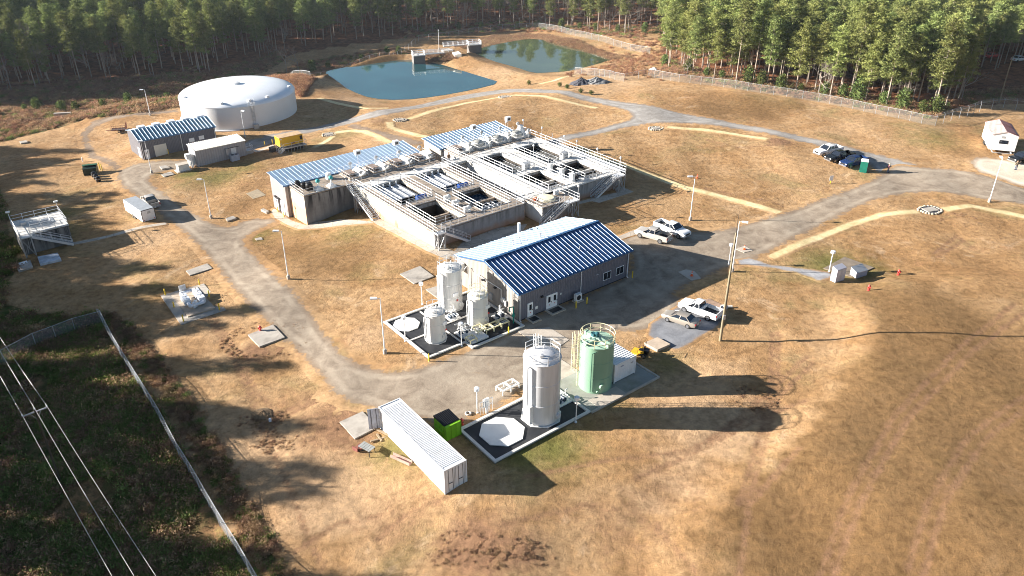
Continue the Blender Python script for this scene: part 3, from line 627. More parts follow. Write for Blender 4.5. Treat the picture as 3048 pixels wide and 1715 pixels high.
def actuator(parent, x, y, h=1.7):
    mb = MB(); mb.tube((x,y,0),(x,y,h*.7),.09,6); mb.tube((x,y,h*.7),(x,y,h),.2,8); mb.tube((x-.35,y,h*.85),(x+.35,y,h*.85),.15,8); mb.obj('valve_actuator', GALV, parent)
for x, y in ((-1.6,39.7),(3.2,39.6),(8,39.6),(12.2,39.6),(-1,44.7),(4.2,44.7),(9,44.7),(13.2,44.5)): actuator(fb, x, y)
def boxlight(parent, x, y, z=2.6):
    mb = MB(); mb.tube((x,y,0),(x,y,z),.04,5); o = mb.obj('light_pole', ALU, parent)
    boxpart('lamp_box', WHITECLEAN, o, (x-.5,x+.5,y-.35,y+.35,z,z+.8)); boxpart('lamp_glass', GLASS, o, (x-.3,x+.32,y-.37,y-.351,z+.15,z+.6))
boxlight(fb, .8, 45.0); boxlight(fb, 8.8, 45.3)
mb = MB(); mb.lathe([(.5,.0),(.5,.9),(.38,1.1)], 12, (-5.7, 43.8)); mb.box(-6.1,-5.3,43.4,44.2,0,.5); mb.obj('fan_unit', WHITE, fb)
for x in (-9.3, -6.9):
    v = MB(); v.add([(x-.75,39.6,.02),(x+.75,39.6,.02),(x+.75,41.1,.02),(x-.75,41.1,.02),(x-.18,40.17,.6),(x+.18,40.17,.6),(x+.18,40.53,.6),(x-.18,40.53,.6)], [(0,1,5,4),(1,2,6,5),(2,3,7,6),(3,0,4,7),(4,5,6,7)]); v.tube((x,40.35,.55),(x,40.35,1.3),.12,8)
    o = v.obj('vent_hood', WHITE, fb); v = MB(); v.lathe([(.05,1.2),(.3,1.3),(.4,1.55),(.3,1.8),(.05,1.9)], 12, (x, 40.35)); v.obj('vent_cap', mat('teal_cap', (.03,.30,.30), .5), o, smooth=True)
LINER = mat('wet_basin_lining', (.045,.036,.028), .8, var=.5, vs=1.)  # thin dark plates added inside the openings to darken the pit walls
def liner(parent, x0, x1, y0, y1, zt=-.5):
    mb = MB(); t_ = .04
    for b in ((x0,x1,y1-t_,y1),(x0,x1,y0,y0+t_),(x0,x0+t_,y0+t_,y1-t_),(x1-t_,x1,y0+t_,y1-t_)): mb.box(*b, -6, zt)
    return mb.obj('basin_lining', LINER, parent)
liner(fb,-1.8,4.0,26.3,36,-.7); liner(fb,6.8,12.3,26.3,36,-.7); liner(fb,-1.8,3.6,16.4,24.6,-.8); liner(fb,7.0,12.5,16.4,24.6)
# ---- north block
nb = site('clarifier_basin', 'bleached white decked basin block with dome hatches, farther from the blue roofed building', 'basin', 0, 0, T)
mb = MB()
NR = ((18.2,36.6,15,16.4),(18.2,20.6,16.4,24.4),(25.4,28.8,16.4,24.4),(34.3,36.6,16.4,24.4),(18.2,36.6,24.4,26),(18.2,20.6,26,36),(25.4,28.8,26,36),(34.3,36.6,26,36),(18.2,36.6,36,44.2))
for x0,x1,y0,y1 in NR: mb.box(x0,x1,y0,y1,B0,-.12)
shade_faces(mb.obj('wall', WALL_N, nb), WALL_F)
mb = MB()
for x0,x1,y0,y1 in NR[:-1]: mb.box(x0-(.08 if x0 < 19 else 0),x1+(.08 if x1 > 36 else 0),y0-(.08 if y0 == 15 else 0),y1,-.12,0)
mb.obj('deck', DECKL, nb)
boxpart('deck_strip', DECKL, nb, (18.1,36.7,36,38.6,-.12,.004)); boxpart('hatch_deck', DECK, nb, (18.1,36.7,38.6,44.2,-.12,0))
for x0,x1,y0,y1,mm in ((20.6,25.4,16.4,24.4,WATER_D),(28.8,34.3,16.4,24.4,WATER_D),(20.6,25.4,26,36,WATER_D),(28.8,34.3,26,36,WATER_D)):
    boxpart('water', mm, nb, (x0,x1,y0,y1,-6,-.95))
boxpart('divider_wall', DECKL, nb, (20.6,25.4,20.2,20.5,-6,-.45)); boxpart('divider_wall', DECKL, nb, (28.8,34.3,20.2,20.5,-6,-.45))
for x0, x1 in ((20.6,25.4),(28.8,34.3)):
    liner(nb,x0,x1,26,36); liner(nb,x0,x1,16.4,24.4)
    mb = MB()
    for i in range(5):
        x = x0+.5+i*(x1-x0-1)/4; mb.tube((x,26.6,-.85),(x,35.4,-.85),.05,6)
    for y in (31,): mb.tube((x0+.2,y,-.7),(x1-.2,y,-.7),.05,5)
    mb.box(x1-1.9,x1-.6,26.2,27.1,-.6,1.1); mb.tube((x0+1.2,30.2,-1),(x0+1.2,30.2,.3),.18,8); mb.obj('pipe', GALV, nb)
    mb = MB(); mb.tube((x0+.4,18.2,-.75),(x1-.3,18.2,-.75),.06,5); mb.tube((x0+1.5,16.6,-.75),(x0+1.5,20,-.75),.06,5); mb.obj('pipe', WHITE, nb)
for r in [[(18.3,15.1),(18.3,38.4)], [(20.5,16.3),(20.5,24.5)], [(20.5,25.9),(20.5,36.1)], [(25.5,16.3),(25.5,24.5)], [(25.5,25.9),(25.5,36.1)], [(28.7,16.3),(28.7,24.5)], [(28.7,25.9),(28.7,36.1)], [(34.4,16.3),(34.4,24.5)], [(34.4,25.9),(34.4,36.1)],
          [(20.6,16.3),(25.4,16.3)], [(28.8,16.3),(34.3,16.3)], [(20.6,25.95),(25.4,25.95)], [(28.8,25.95),(34.3,25.95)], [(22,15.05),(33.6,15.05)], [(36.55,15.1),(36.55,43.8)], [(18.2,44.1),(35,44.1)], [(18.3,38.6),(18.3,44)], [(20.6,36.1),(25.4,36.1)], [(28.8,36.1),(34.3,36.1)], [(37.6,15.2),(37.6,33)]]:
    railing(nb, [(x, y, 0) for x, y in r])
boxpart('side_walkway', GALV, nb, (36.7,37.7,15.1,33,-.15,-.02))
for i, x in enumerate((19.0, 23.4, 28.0, 32.7)): hatch(nb, x, 40.0, dome=i > 0, m=DECKL)
for x, y in ((21,39.4),(25.6,39.3),(30.2,39.3),(35,39.3),(22.6,43.9),(27,43.9),(31.6,43.9),(36,43.9)): actuator(nb, x, y, 1.9)
boxlight(nb, 25.2, 44.0); boxlight(nb, 33.6, 44.0)
for y in (22.8, 19.7, 17.0): pump(nb, 27.4, y, DARKMETAL); boxpart('control_box', WHITE, nb, (26.1,26.7,y-.4,y+.3,0,1.5))
mb = MB(); mb.lathe([(.9,0),(.9,.8),(.5,1.3),(.5,1.8),(.1,1.9)], 12, (35.4,42.2)); mb.obj('blower_unit', WHITE, nb, smooth=True)
stair(nb, (33.9,14.2,0), (28.9,14.2,-2.75), 1.3); boxpart('landing', ALU, nb, (33.8,35.7,13.3,15,-.12,0)); legs(nb, 34.2, 13.4, -3.1, -.12, 1.4, 1.2)
railing(nb, [(33.9,13.35,0),(35.6,13.35,0),(35.6,15.0,0),(36.55,15.1,0)])
railing(nb, [(36.6,36,0),(38.4,36,0)]); 
# globe lights on the block edges
def globe_light(x, y, z, label, h=2.2, r=.16, parent=None):
    px, py = frS(x, y); o = thing('globe_lamp', label, 'lamp post', (px, py, z), 0, 'small globe lamps on the basin decks')
    mb = MB(); mb.tube((0,0,0),(0,0,h),.035,6); mb.obj('pole', ALU, o)
    mb = MB(); mb.lathe([(.04,h),(r,h+.06),(r*1.1,h+.2),(r*.8,h+.34),(.03,h+.38)], 12); mb.obj('globe', WHITECLEAN, o, smooth=True)
GL = [(36.5,15.6,'at the near right corner above the metal stairs'),(36.5,21.5,'a quarter of the way along the right edge'),(36.5,27,'halfway along the right edge of the deck'),(36.5,30.5,'on the right edge beyond the middle'),(36.5,37,'where the right edge meets the white strip'),(36.6,42.9,'at the far right corner beside the white blower'),(33.2,44.15,'behind the last dome hatch'),(30,44.2,'by the roof edge between two dome hatches'),(24.5,44.2,'by the roof edge near the first box light'),(19.5,44.2,'at the left end of the far blue roof'),(28.6,30,'beside the far water basin'),(23,16.2,'at the near end of the dark basin'),(31.5,16.2,'over the near right water basin')]
for x, y, l in GL: globe_light(x, y, T, 'thin white globe lamp '+l)
# ---- centre flow-splitter box
cb = site('splitter_box', 'square concrete box with pale round cover and metal stairs before the basin blocks', 'basin', 0, 0, T)
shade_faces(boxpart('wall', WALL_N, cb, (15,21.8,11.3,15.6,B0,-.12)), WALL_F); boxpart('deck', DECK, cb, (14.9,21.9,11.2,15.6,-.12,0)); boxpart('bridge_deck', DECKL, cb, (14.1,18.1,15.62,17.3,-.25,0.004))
boxpart('bridge_pier', ROCK, cb, (14.1,14.95,16.5,17.1,-4,-.25))
mb = MB(); mb.lathe([(1.5,0),(1.5,.25),(1.2,.38),(.02,.45)], 20, (17.9,13.7)); mb.obj('round_cover', mat('cream_cover', (.75,.68,.48), .6, var=.1), cb, smooth=False)
for r in [[(15,15.5),(15,11.3),(18.6,11.3)], [(21.8,15.5),(21.8,11.2)], [(14.15,17.2),(18.1,17.2)], [(18.8,15.5),(21.7,15.5)]]: railing(cb, [(x,y,0) for x,y in r])
stair(cb, (19.6,10.6,0), (14.4,10.6,-2.8), 1.1); boxpart('landing', ALU, cb, (19.6,21.9,10.0,11.25,-.12,0)); legs(cb, 20.4, 10.1, -3.1, -.12, 1.3, 1.0)
railing(cb, [(19.6,10.05,0),(21.8,10.05,0),(21.8,11.2,0)]); pump(cb, 16.2, 14.4, ORANGE, .5); pump(cb, 20.5, 14.2, WHITE, .8)
x, y = frS(21.7, 10.3)
globe_light(21.7, 10.3, T, 'thin white globe lamp above the stairs of the splitter box')
# bridge between the two blocks
br = site('access_bridge', 'pale concrete bridge joining the two basin blocks over the open trench', 'bridge', 14.1, 37, T)
boxpart('deck', DECKL, br, (.02,4.05,-.6,1.4,-.3,.008)); railing(br, [(.1,-.5,0),(4,-.5,0)]); railing(br, [(.1,1.3,0),(4,1.3,0)])
mb = MB(); mb.prism([frS(14.15,17.4),frS(18.1,17.4),frS(18.1,36.2),frS(14.15,36.2)], -.4, .12); tag(mb.obj('trench_floor', ROCK), kind='structure')
# ---- sheet metal galleries
def gallery(name, label, x0, x1, y0, y1, h0, h1, side, sp, roofm):
    o = site(name, label, 'building', 0, 0, T)
    mb = MB(); mb.prism([(x0,y0),(x1,y0),(x1,y1),(x0,y1)], [B0]*4, [h0-.02,h0-.02,h1-.02,h1-.02]); mb.obj('wall', side, o)
    ribbed_roof(o, (x0-.3,y0-.1,h0), (x1+.3,y0-.1,h0), (x1+.3,y1+.4,h1+.02), (x0-.3,y1+.4,h1+.02), roofm, mat('gallery_rib', (.40,.50,.62), .4, .2, var=.05), sp=sp, rw=.03, rh=.04)
    boxpart('fascia', TRIM, o, (x0-.34,x1+.34,y0-.16,y0-.1,h0-.16,h0+.02)); return o
ga = gallery('pump_gallery', 'long tan metal building with light blue roof and doors on its left end', -13.2, 13.6, 45.12, 51.2, .1, .6, SIDE_W, .8, BLUE_LT)
mb = MB(); mb.box(-13.26,-13.2,49.0,50.0,-5.7,-3.5); d_ = mb.obj('door', WHITECLEAN, ga); boxpart('door_window', GLASS, d_, (-13.28,-13.262,49.3,49.7,-4.5,-3.9))
boxpart('doorway', GLASS, ga, (-13.25,-13.2,47.9,48.95,-5.7,-3.4)); boxpart('roll_door', WHITECLEAN, ga, (-13.3,-13.2,46.5,47.8,-5.9,-3.3)); boxpart('louver', WHITE, ga, (-13.26,-13.2,45.5,46.2,-5.0,-4.0)); boxpart('door_canopy', DARKMETAL, ga, (-13.7,-13.2,48.1,48.9,-3.2,-3.05),(-13.6,-13.2,49.2,49.8,-3.2,-3.05))
gn = gallery('pump_gallery', 'shorter pale metal building with light blue roof behind the dome hatches', 17.7, 35.0, 44.22, 50.0, .1, .6, SIDE_P, .8, mat('blue_grey_roof', (.22,.33,.46), .4, .3, var=.1, vs=.3))
# barrels on the wing deck
for i, (x, y, l) in enumerate(((-11.5,43.6,'left'),(-11.0,42.3,'middle'),(-10.6,41.0,'near right'))):
    px, py = frS(x, y); o = thing('black_barrel', '%s one of three black plastic barrels on the concrete wing deck' % l, 'barrel', (px, py, T), 0, 'black barrels on the wing deck')
    k = (.85,.8,1.05)[i]; mb = MB(); mb.lathe([(.5*k,0),(.58*k,.1),(.58*k,1.0*k),(.45*k,1.15*k),(.4*k,1.2*k)], 16); mb.obj('drum', BLACK, o, smooth=True); mb = MB(); mb.lathe([(.42*k,1.2*k),(.42*k,1.3*k),(.2*k,1.36*k)], 12); mb.tube((0,0,1.3*k),(.2,0,1.5*k),.05,5); mb.obj('lid', BLACK, o)
# ---- main building
mbd = site('office_building', 'grey sheet metal building with ribbed blue gable roof, white double door and two windows', 'building', -6.6, -9.72, 0)
L, Wd, E, R = 19.75, 13.55, 4.2, 6.0
mb = MB(); mb.prism([(0,0),(L,0),(L,Wd),(0,Wd)], -.5, E)
for x in (0, L): pass
mb.add([(0,0,E),(0,Wd,E),(0,Wd/2,R-.05)], [(0,2,1)]); mb.add([(L,0,E),(L,Wd,E),(L,Wd/2,R-.05)], [(0,1,2)])
w_ = mb.obj('wall', [SIDE_M, SIDE_T], mbd)
for p in w_.data.polygons:
    if p.normal.x < -.9: p.material_index = 1
ro = ribbed_roof(mbd, (-.25,-.3,E-.03), (L+.25,-.3,E-.03), (L+.25,Wd/2,R+.03), (-.25,Wd/2,R+.03), BLUE_DK, RIBW, sp=.70, rw=.026, rh=.042)
ro2 = ribbed_roof(mbd, (-.25,Wd+.3,E-.03), (L+.25,Wd+.3,E-.03), (L+.25,Wd/2+.005,R+.03), (-.25,Wd/2+.005,R+.03), mat('far_slope_lit_roof', (.36,.46,.58), .35, .2, var=.06), mat('gallery_rib', (.40,.50,.62)), sp=.70, rw=.03, rh=.035)  # far slope: paler copy of the same roof, sunlit sheen in the colour
mb = MB(); mb.beam((-.28,Wd/2,R+.13),(L+.28,Wd/2,R+.13),.4,.06); mb.obj('ridge_cap', TRIM, mbd)
mb = MB(); mb.box(-.3,L+.3,-.44,-.31,E-.16,E-.02); mb.obj('gutter', TRIM, mbd)
mb = MB()
for x in (-.27, L+.27):
    for s in (0, 1): mb.beam((x, -.3 if s == 0 else Wd+.3, E-.08), (x, Wd/2, R-.02), .05, .22)
mb.obj('rake_trim', TRIM, mbd)
for x in (.15, 10.6, L-.35): mb = MB(); mb.tube((x,-.12,E-.15),(x,-.12,.15),.055,6); mb.tube((x,-.12,.15),(x,-.4,.05),.055,6); mb.obj('downspout', WHITECLEAN, mbd)
boxpart('base_trim', DARKMETAL, mbd, (-.03,L+.03,-.03,0,-.3,.12))
def dr(parent, x, w, label=None):
    mb = MB(); mb.box(x,x+w,-.06,-.001,.02,2.12); d = mb.obj('door', WHITECLEAN, parent); boxpart('door_window', GLASS, d, (x+w*.32,x+w*.74,-.075,-.061,1.05,1.85)); boxpart('handle', DARKMETAL, d, (x+w*.86,x+w*.93,-.12,-.062,.95,1.1)); boxpart('notice', RED, d, (x+w*.45,x+w*.6,-.07,-.0612,.6,.72))
dr(mbd, 1.45, .9); dr(mbd, 4.62, .92); dr(mbd, 5.56, .92)
for x in (14.8, 17.25):
    f = boxpart('window', WHITECLEAN, mbd, (x,x+1.45,-.05,-.001,.95,2.15)); boxpart('pane', GLASS, f, (x+.07,x+.69,-.062,-.051,1.02,2.08), (x+.76,x+1.38,-.062,-.051,1.02,2.08))
boxpart('wall_lamp', DARKMETAL, mbd, (3.6,3.95,-.3,0,2.3,2.5)); boxpart('vent_grille', WHITE, mbd, (2.75,3.2,-.04,0,.8,1.2)); boxpart('junction_box', WHITE, mbd, (7.0,7.2,-.06,0,1.5,1.75),(13.4,13.9,-.05,0,2.3,2.32))
for x, y in ((6.5,9.4),(8.0,9.8),(10.5,8.3)): mb = MB(); z = E+(Wd-y)/(Wd/2)*(R-E)+.1; mb.tube((x,y,z-.1),(x,y,z+.5),.07,8); mb.tube((x,y,z+.5),(x,y,z+.6),.13,8); mb.obj('roof_vent', GALV, mbd)
mb = MB(); mb.tube((13.0,3.0,5.0),(13.0,3.0,5.6),.06,8); mb.obj('roof_vent', GALV, mbd)
mb = MB(); mb.tube((11.6,Wd+.9,0),(11.6,Wd+.9,5.4),.24,10); mb.obj('exhaust_stack', WHITE, mbd)
mb = MB(); mb.path([(-.3,8.5,1.2),(-.3,8.5,3.4),(-.3,3.2,3.4),(-.3,3.2,1.6)],.05,6); mb.path([(-.3,10.5,.8),(-.3,10.5,3.6),(-.6,10.5,3.8),(-.9,10.5,3.5)],.06,6); mb.obj('wall_pipe', WHITE, mbd)
for y in (4.5, 7.2): boxpart('wall_lamp', DARKMETAL, mbd, (-.35,0,y,y+.35,2.9,3.1))
mb = MB(); mb.lathe([(.35,0),(.35,.3)], 14); mb.xform(lambda v: (-v[2]-.02, v[0]+3.0, v[1]+1.9)); mb.obj('exhaust_fan', WHITE, mbd)
boxpart('switch_box', GALV, mbd, (-.25,0,2.3,2.8,1.2,2.0),(-.25,0,5.3,6.0,.8,1.7)); boxpart('electric_box', WHITE, mbd, (-.9,-.1,11.6,12.7,2.6,3.7))
for x, l, sz in ((1.1,'in front of the single white door',1.5),(4.3,'in front of the white double door',2.4)):
    px, py = frS(-6.6+x+sz/2, -9.72-.85); o = thing('door_step', 'concrete step slab with a dark mat '+l, 'door step', (px, py, 0), TH); boxpart('slab', SIDEWALK, o, (-sz/2,sz/2,-.75,.78,-.2,.16)); boxpart('mat', BLACK, o, (-sz*.36,sz*.36,-.5,.45,.16,.18))
px, py = frS(2.9, -10.5); o = thing('air_conditioner', 'small white air conditioning unit by the blue roofed building wall', 'air conditioner', (px, py, 0), TH)
boxpart('casing', WHITE, o, (-.5,.5,-.25,.25,.15,1.15)); boxpart('pad', SIDEWALK, o, (-.7,.7,-.45,.4,-.1,.15)); mb = MB(); mb.lathe([(.36,0),(.36,.03)],14); mb.xform(lambda v: (v[0]-.05, -.25-v[2], v[1]+.65)); mb.obj('fan_grille', DARKMETAL, o)
# ---- chemical pads
def padframe(name, label, a0, b0, outline, inner, curb=.22, z=0.):
    o = site(name, label, 'containment pad', a0, b0, z)
    mb = MB(); mb.prism([(p[0]-a0, p[1]-b0) for p in outline], -.4, .06); mb.obj('floor', COAT, o)
    mb = MB(); n = len(outline)
    ar = sum(outline[i][0]*outline[(i+1)%n][1]-outline[(i+1)%n][0]*outline[i][1] for i in range(n)); poly = outline if ar > 0 else outline[::-1]
    w = .32; off = []
    for i in range(n):
        p0, p1, p2 = np.array(poly[i-1]), np.array(poly[i]), np.array(poly[(i+1)%n]); d1 = (p1-p0)/np.linalg.norm(p1-p0); d2 = (p2-p1)/np.linalg.norm(p2-p1)
        n1 = np.array((-d1[1], d1[0])); n2 = np.array((-d2[1], d2[0])); k = n1+n2; off.append(p1+k*w/(1+n1@n2))
    vs = [(p[0]-a0,p[1]-b0,z_) for z_ in (-.4,curb) for p in poly]+[(p[0]-a0,p[1]-b0,z_) for z_ in (-.4,curb) for p in off]; fs = []
    for i in range(n):
        j = (i+1)%n; fs += [(i,j,n+j,n+i),(n+i,n+j,3*n+j,3*n+i),(2*n+j,2*n+i,3*n+i,3*n+j)]
    mb.add(vs, fs); mb.obj('curb', DECKL, o)
    return o
OCT = mat('white_plinth', (.74,.73,.70), .8, var=.06, vs=.8, dirt=(.42,.38,.33), dirt_amt=.4)
def octo(parent, x, y, r, h=.16, name='octagonal_plinth', z0=.0):
    mb = MB(); mb.prism([(x+r*cos(pi/8+i*pi/4), y+r*sin(pi/8+i*pi/4)) for i in range(8)], z0, h); return mb.obj(name, OCT, parent)
pr_ = padframe('tank_pad', 'black coated pad with white curb and empty white octagon, under the tall grey tank', -25.2, -29.3, [(-25.2,-29.3),(-12.2,-29.2),(-12.2,-22.6),(-25.1,-22.8)], None)
octo(pr_, -21.7+25.2, -25.9+29.3, 2.45)
px, py = frS(-25.2, -29.3)
o = site('tank_slab', 'worn concrete slab with curb under the green tank and the small white container', 'concrete slab', -12.2, -29.2, 0)
boxpart('floor', mat('green_stained_slab', (.30,.30,.26), .9, var=.2, vs=.5, dirt=(.16,.18,.10), dirt_amt=.6), o, (.01,10.4,0,6.5,-.4,.08)); boxpart('curb', SIDEWALK, o, (.01,10.4,-.18,0,-.4,.2),(10.4,10.6,-.18,6.5,-.4,.2)); boxpart('ramp_slab', SIDEWALK, o, (1.2,5.4,.05,1.7,.08,.1)); boxpart('apron', SIDEWALK, o, (.6,4.2,6.5,9.8,-.3,.06))
pl = padframe('tank_pad', 'black coated pad with white curb carrying three white tanks beside the building', -20.3, -11.3, [(-20.3,-9.8),(-15.0,-9.8),(-15.0,-11.3),(-9.8,-11.3),(-6.75,-11.2),(-6.75,.6),(-20.3,.7)], None)
octo(pl, -18.3+20.3, -1.6+11.3, 1.75); boxpart('divider_curb', DECKL, pl, (0.32,5.0,6.1,6.3,.06,.16),(5.0,5.2,1.5,11.3,.06,.16),(5.2,13.2,6.6,6.8,.06,.16))
boxpart('equipment_plinth', OCT, pl, (5.8,8.4,.8,3.2,.06,.3))
def tank(name, label, a, b, r, h, m, dome=.45, cage=True, plinth=1.16, shade=None, rim=True, rh=1.1, z=.06, cat='storage tank', rot=0.):
    o = site(name, label, cat, a, b, z, rot)
    if plinth: octo(o, 0, 0, r*plinth, .08)
    mb = MB(); mb.lathe([(r,.14),(r,h*.33),(r+.035,h*.335),(r,h*.34),(r,h*.66),(r+.035,h*.665),(r,h*.67),(r,h),(r+.05,h+.01),(r+.05,h+.06),(r,h+.07)], 40, cap=False); mb.obj('shell', m, o, smooth=True)
    mb = MB(); mb.lathe([(r,h+.05),(r*.9,h+dome*.35),(r*.65,h+dome*.75),(r*.3,h+dome*.95),(.02,h+dome)], 40, cap=False); mb.obj('roof', m, o, smooth=True)
    mb = MB(); mb.lathe([(.28,h+dome*.5),(.28,h+dome+.2),(.02,h+dome+.25)], 14, (-r*.35,-r*.3)); mb.tube((r*.3,r*.2,h),(r*.3,r*.2,h+dome+.4),.09,8); mb.tube((-r*.1,r*.5,h),(-r*.1,r*.5,h+dome+.25),.12,8); mb.obj('nozzle', m, o)
    mb = MB(); n = 8; P_ = [((r-.02)*cos(2*pi*i/n+.39), (r-.02)*sin(2*pi*i/n+.39)) for i in range(n)]
    for i in range(n):
        p, q = P_[i], P_[(i+1)%n]; mb.tube((p[0],p[1],h),(p[0],p[1],h+rh),.032,5)
        if i == 2: continue
        for k in (rh, rh*.5): mb.tube((p[0],p[1],h+k),(q[0],q[1],h+k),.032,5)
        mb.beam((p[0],p[1],h+.05),(q[0],q[1],h+.05),.02,.1)
    mb.obj('guard_rail', shade or ALU, o)
    mb = MB(); y = -r*.2; mb.path([(-r*1.0,y,h*.96),(-r-.3,y,h*.96),(-r-.3,y,.3)],.10,8); mb.path([(-r*.98,y+.6,h*.9),(-r-.2,y+.6,h*.88),(-r-.2,y+.6,.3)],.05,6); mb.obj('downpipe', WHITECLEAN, o)
    mb = MB(); mb.tube((r*.35,-r*.9,.8),(r*.38,-r*1.04,.8),.34,18); mb.tube((r*.35,-r*.93,.8),(r*.38,-r*1.08,.8),.24,18); mb.obj('manway', m, o)
    return o
TANKG = mat('galvanised_tank', (.63,.63,.64), .5, .1, var=.14, vs=1.0, streak=True, dirt=(.26,.22,.19), dirt_amt=.6)
TANKW = mat('white_fibreglass', (.74,.73,.70), .5, var=.08, vs=1.1, streak=True, dirt=(.45,.40,.33), dirt_amt=.45)
CREAM = mat('cream_rail', (.72,.66,.42), .5)
def ladder(parent, x, y, z0, z1, ang, m, cage=True):
    mb = MB(); c, s = cos(ang), sin(ang)
    def W_(u, v, z): return (x+u*c-v*s, y+u*s+v*c, z)
    for v in (-.22, .22): mb.tube(W_(0,v,z0), W_(0,v,z1), .03, 5)
    for i in range(int((z1-z0)/.32)): mb.tube(W_(0,-.22,z0+.3+i*.32), W_(0,.22,z0+.3+i*.32), .018, 4)
    o = mb.obj('ladder', m, parent)
    if cage:
        mb = MB(); zs = np.arange(z0+2.1, z1+.01, 1.0)
        for z in zs: mb.path([W_(.72*sin(t), .38*cos(t), z) for t in np.linspace(0, pi, 9)], .025, 4)
        for t in np.linspace(.0, pi, 6): mb.tube(W_(.72*sin(t), .38*cos(t), z0+2.1), W_(.72*sin(t), .38*cos(t), z1), .02, 4)
        mb.obj('safety_cage', m, o)
    return o
t1 = tank('chemical_tank', 'tallest grey tank with rust streaked flank, on the black pad with the empty octagon', -16.75, -26.3, 1.95, 7.55, TANKG, .6)
ladder(t1, 1.1, 1.9, .1, 8.6, pi*.5, WHITE)
boxpart('level_gauge', WHITE, t1, (-2.3,-1.95,-.9,-.6,.4,2.6))
t2 = tank('chemical_tank', 'tall white tank closest to the tan gable wall of the building', -11.2, -1.2, 1.55, 5.7, TANKW, .35)
t3 = tank('chemical_tank', 'small white tank at the road end of the pad beside the building', -17.15, -6.7, 1.2, 3.85, TANKW, .3)
t4 = tank('chemical_tank', 'small white tank between the pump frames and the building corner', -10.75, -6.7, 1.25, 3.9, TANKW, .3, shade=CREAM)
for t_, r_, x_, y_ in ((t2,1.55,-.2,-1.58),(t3,1.2,.6,-1.1),(t4,1.25,.6,-1.15)):
    boxpart('placard', WHITECLEAN, t_, (x_-.35,x_+.35,y_-.06,y_+.02,2.3,2.75)); boxpart('hazard_mark', RED, t_, (x_+.05,x_+.28,y_-.075,y_-.062,1.5,1.75))
for t_, r_, h_ in ((t2,1.55,6.6),(t3,1.2,4.8),(t4,1.25,4.8)): ladder(t_, r_*.95, r_*.45, .1, h_, .4, WHITE, False)
GREENT = mat('green_tank_paint', (.23,.39,.27), .45, var=.10, vs=.9, streak=True, dirt=(.20,.28,.2), dirt_amt=.4)
GREENR = mat('pale_green_roof', (.36,.52,.40), .5, var=.08)
o = site('green_tank', 'pale green steel tank with cream ring railing and caged ladder', 'storage tank', -8.35, -25.75, .08)
mb = MB(); mb.lathe([(1.87,0),(1.87,1.9),(1.90,1.91),(1.87,1.92),(1.87,3.9),(1.90,3.91),(1.87,3.92),(1.87,5.8),(1.93,5.82),(1.93,5.9)], 44, cap=False); mb.obj('shell', GREENT, o, smooth=True)
mb = MB(); mb.lathe([(1.93,5.88),(1.2,6.0),(.02,6.12)], 44, cap=False); mb.obj('roof', GREENR, o, smooth=True)
mb = MB(); mb.box(-.25,.25,-1.9,1.9,5.95,6.3); mb.box(-1.9,.2,-.2,.2,6.0,6.25); mb.obj('roof_beam', GREENR, o)
mb = MB(); mb.lathe([(.25,6.2),(.25,6.7),(.1,6.8)],12,(.1,.2)); mb.box(-.3,.1,.3,.8,6.2,6.6); mb.obj('mixer_motor', mat('teal_motor', (.02,.10,.12), .5), o)
mb = MB()
for z in (6.4, 6.95): mb.ring((0,0,z), 1.9, .04, 36)
for i in range(10): mb.tube((1.9*cos(i*pi/5),1.9*sin(i*pi/5),5.85),(1.9*cos(i*pi/5),1.9*sin(i*pi/5),6.95),.035,5)
mb.obj('ring_rail', CREAM, o)
ladder(o, -1.75, 1.15, .1, 7.0, pi*.82, CREAM)
mb = MB(); mb.path([(-1.7,-1.0,.3),(-1.7,-1.0,5.3),(-1.2,-1.35,5.6)],.05,6); mb.path([(1.9,-.6,.3),(1.95,-.6,5.5)],.05,6); mb.obj('downpipe', mat('dark_green_pipe', (.05,.14,.10), .5), o)
mb = MB(); mb.tube((-.7,-1.7,1.0),(-.75,-1.98,1.0),.33,16); mb.tube((-1.1,-1.5,.35),(-1.2,-1.7,.35),.15,10); mb.obj('manway', GREENT, o)
# steel containers
def corr(mb, x0, x1, y, z0, z1, d, n, sgn):
    for i in range(n):
        a = x0+(x1-x0)*i/n; w = (x1-x0)/n; mb.add([(a+w*.1,y,z0),(a+w*.3,y+sgn*d,z0),(a+w*.7,y+sgn*d,z0),(a+w*.9,y,z0),(a+w*.1,y,z1),(a+w*.3,y+sgn*d,z1),(a+w*.7,y+sgn*d,z1),(a+w*.9,y,z1)], [(0,1,5,4),(1,2,6,5),(2,3,7,6)])
CONT = mat('container_white', (.80,.80,.80), .5, var=.05, dirt=(.5,.42,.34), dirt_amt=.25)
CDOOR = mat('container_door_grey', (.40,.43,.50), .5, var=.08, dirt=(.2,.17,.15))
x, y, z = G(1325.4, 1470)
o = thing('shipping_container', 'long white shipping container with ribbed top and one end door swung open', 'container', (x, y, z), radians(127.6)); Lc, Wc, Hc = 12.19, 2.44, 2.86
mb = MB(); mb.box(.05,Lc-.05,-Wc+.04,-.04,.12,Hc-.05); corr(mb,.15,Lc-.15,-.04,.25,Hc-.2,.035,40,1); mb.obj('body', CONT, o)
mb = MB()
for i in range(52): a = .45+i*(Lc-.9)/52; mb.box(a,a+.11,-Wc+.12,-.12,Hc-.05,Hc-.012)
mb.obj('roof_rib', CONT, o)
mb = MB()
for yy in (-.0,-Wc+.0):
    mb.box(0,Lc,yy-.05,yy+.05,Hc-.1,Hc); mb.box(0,Lc,yy-.05,yy+.05,0,.14)
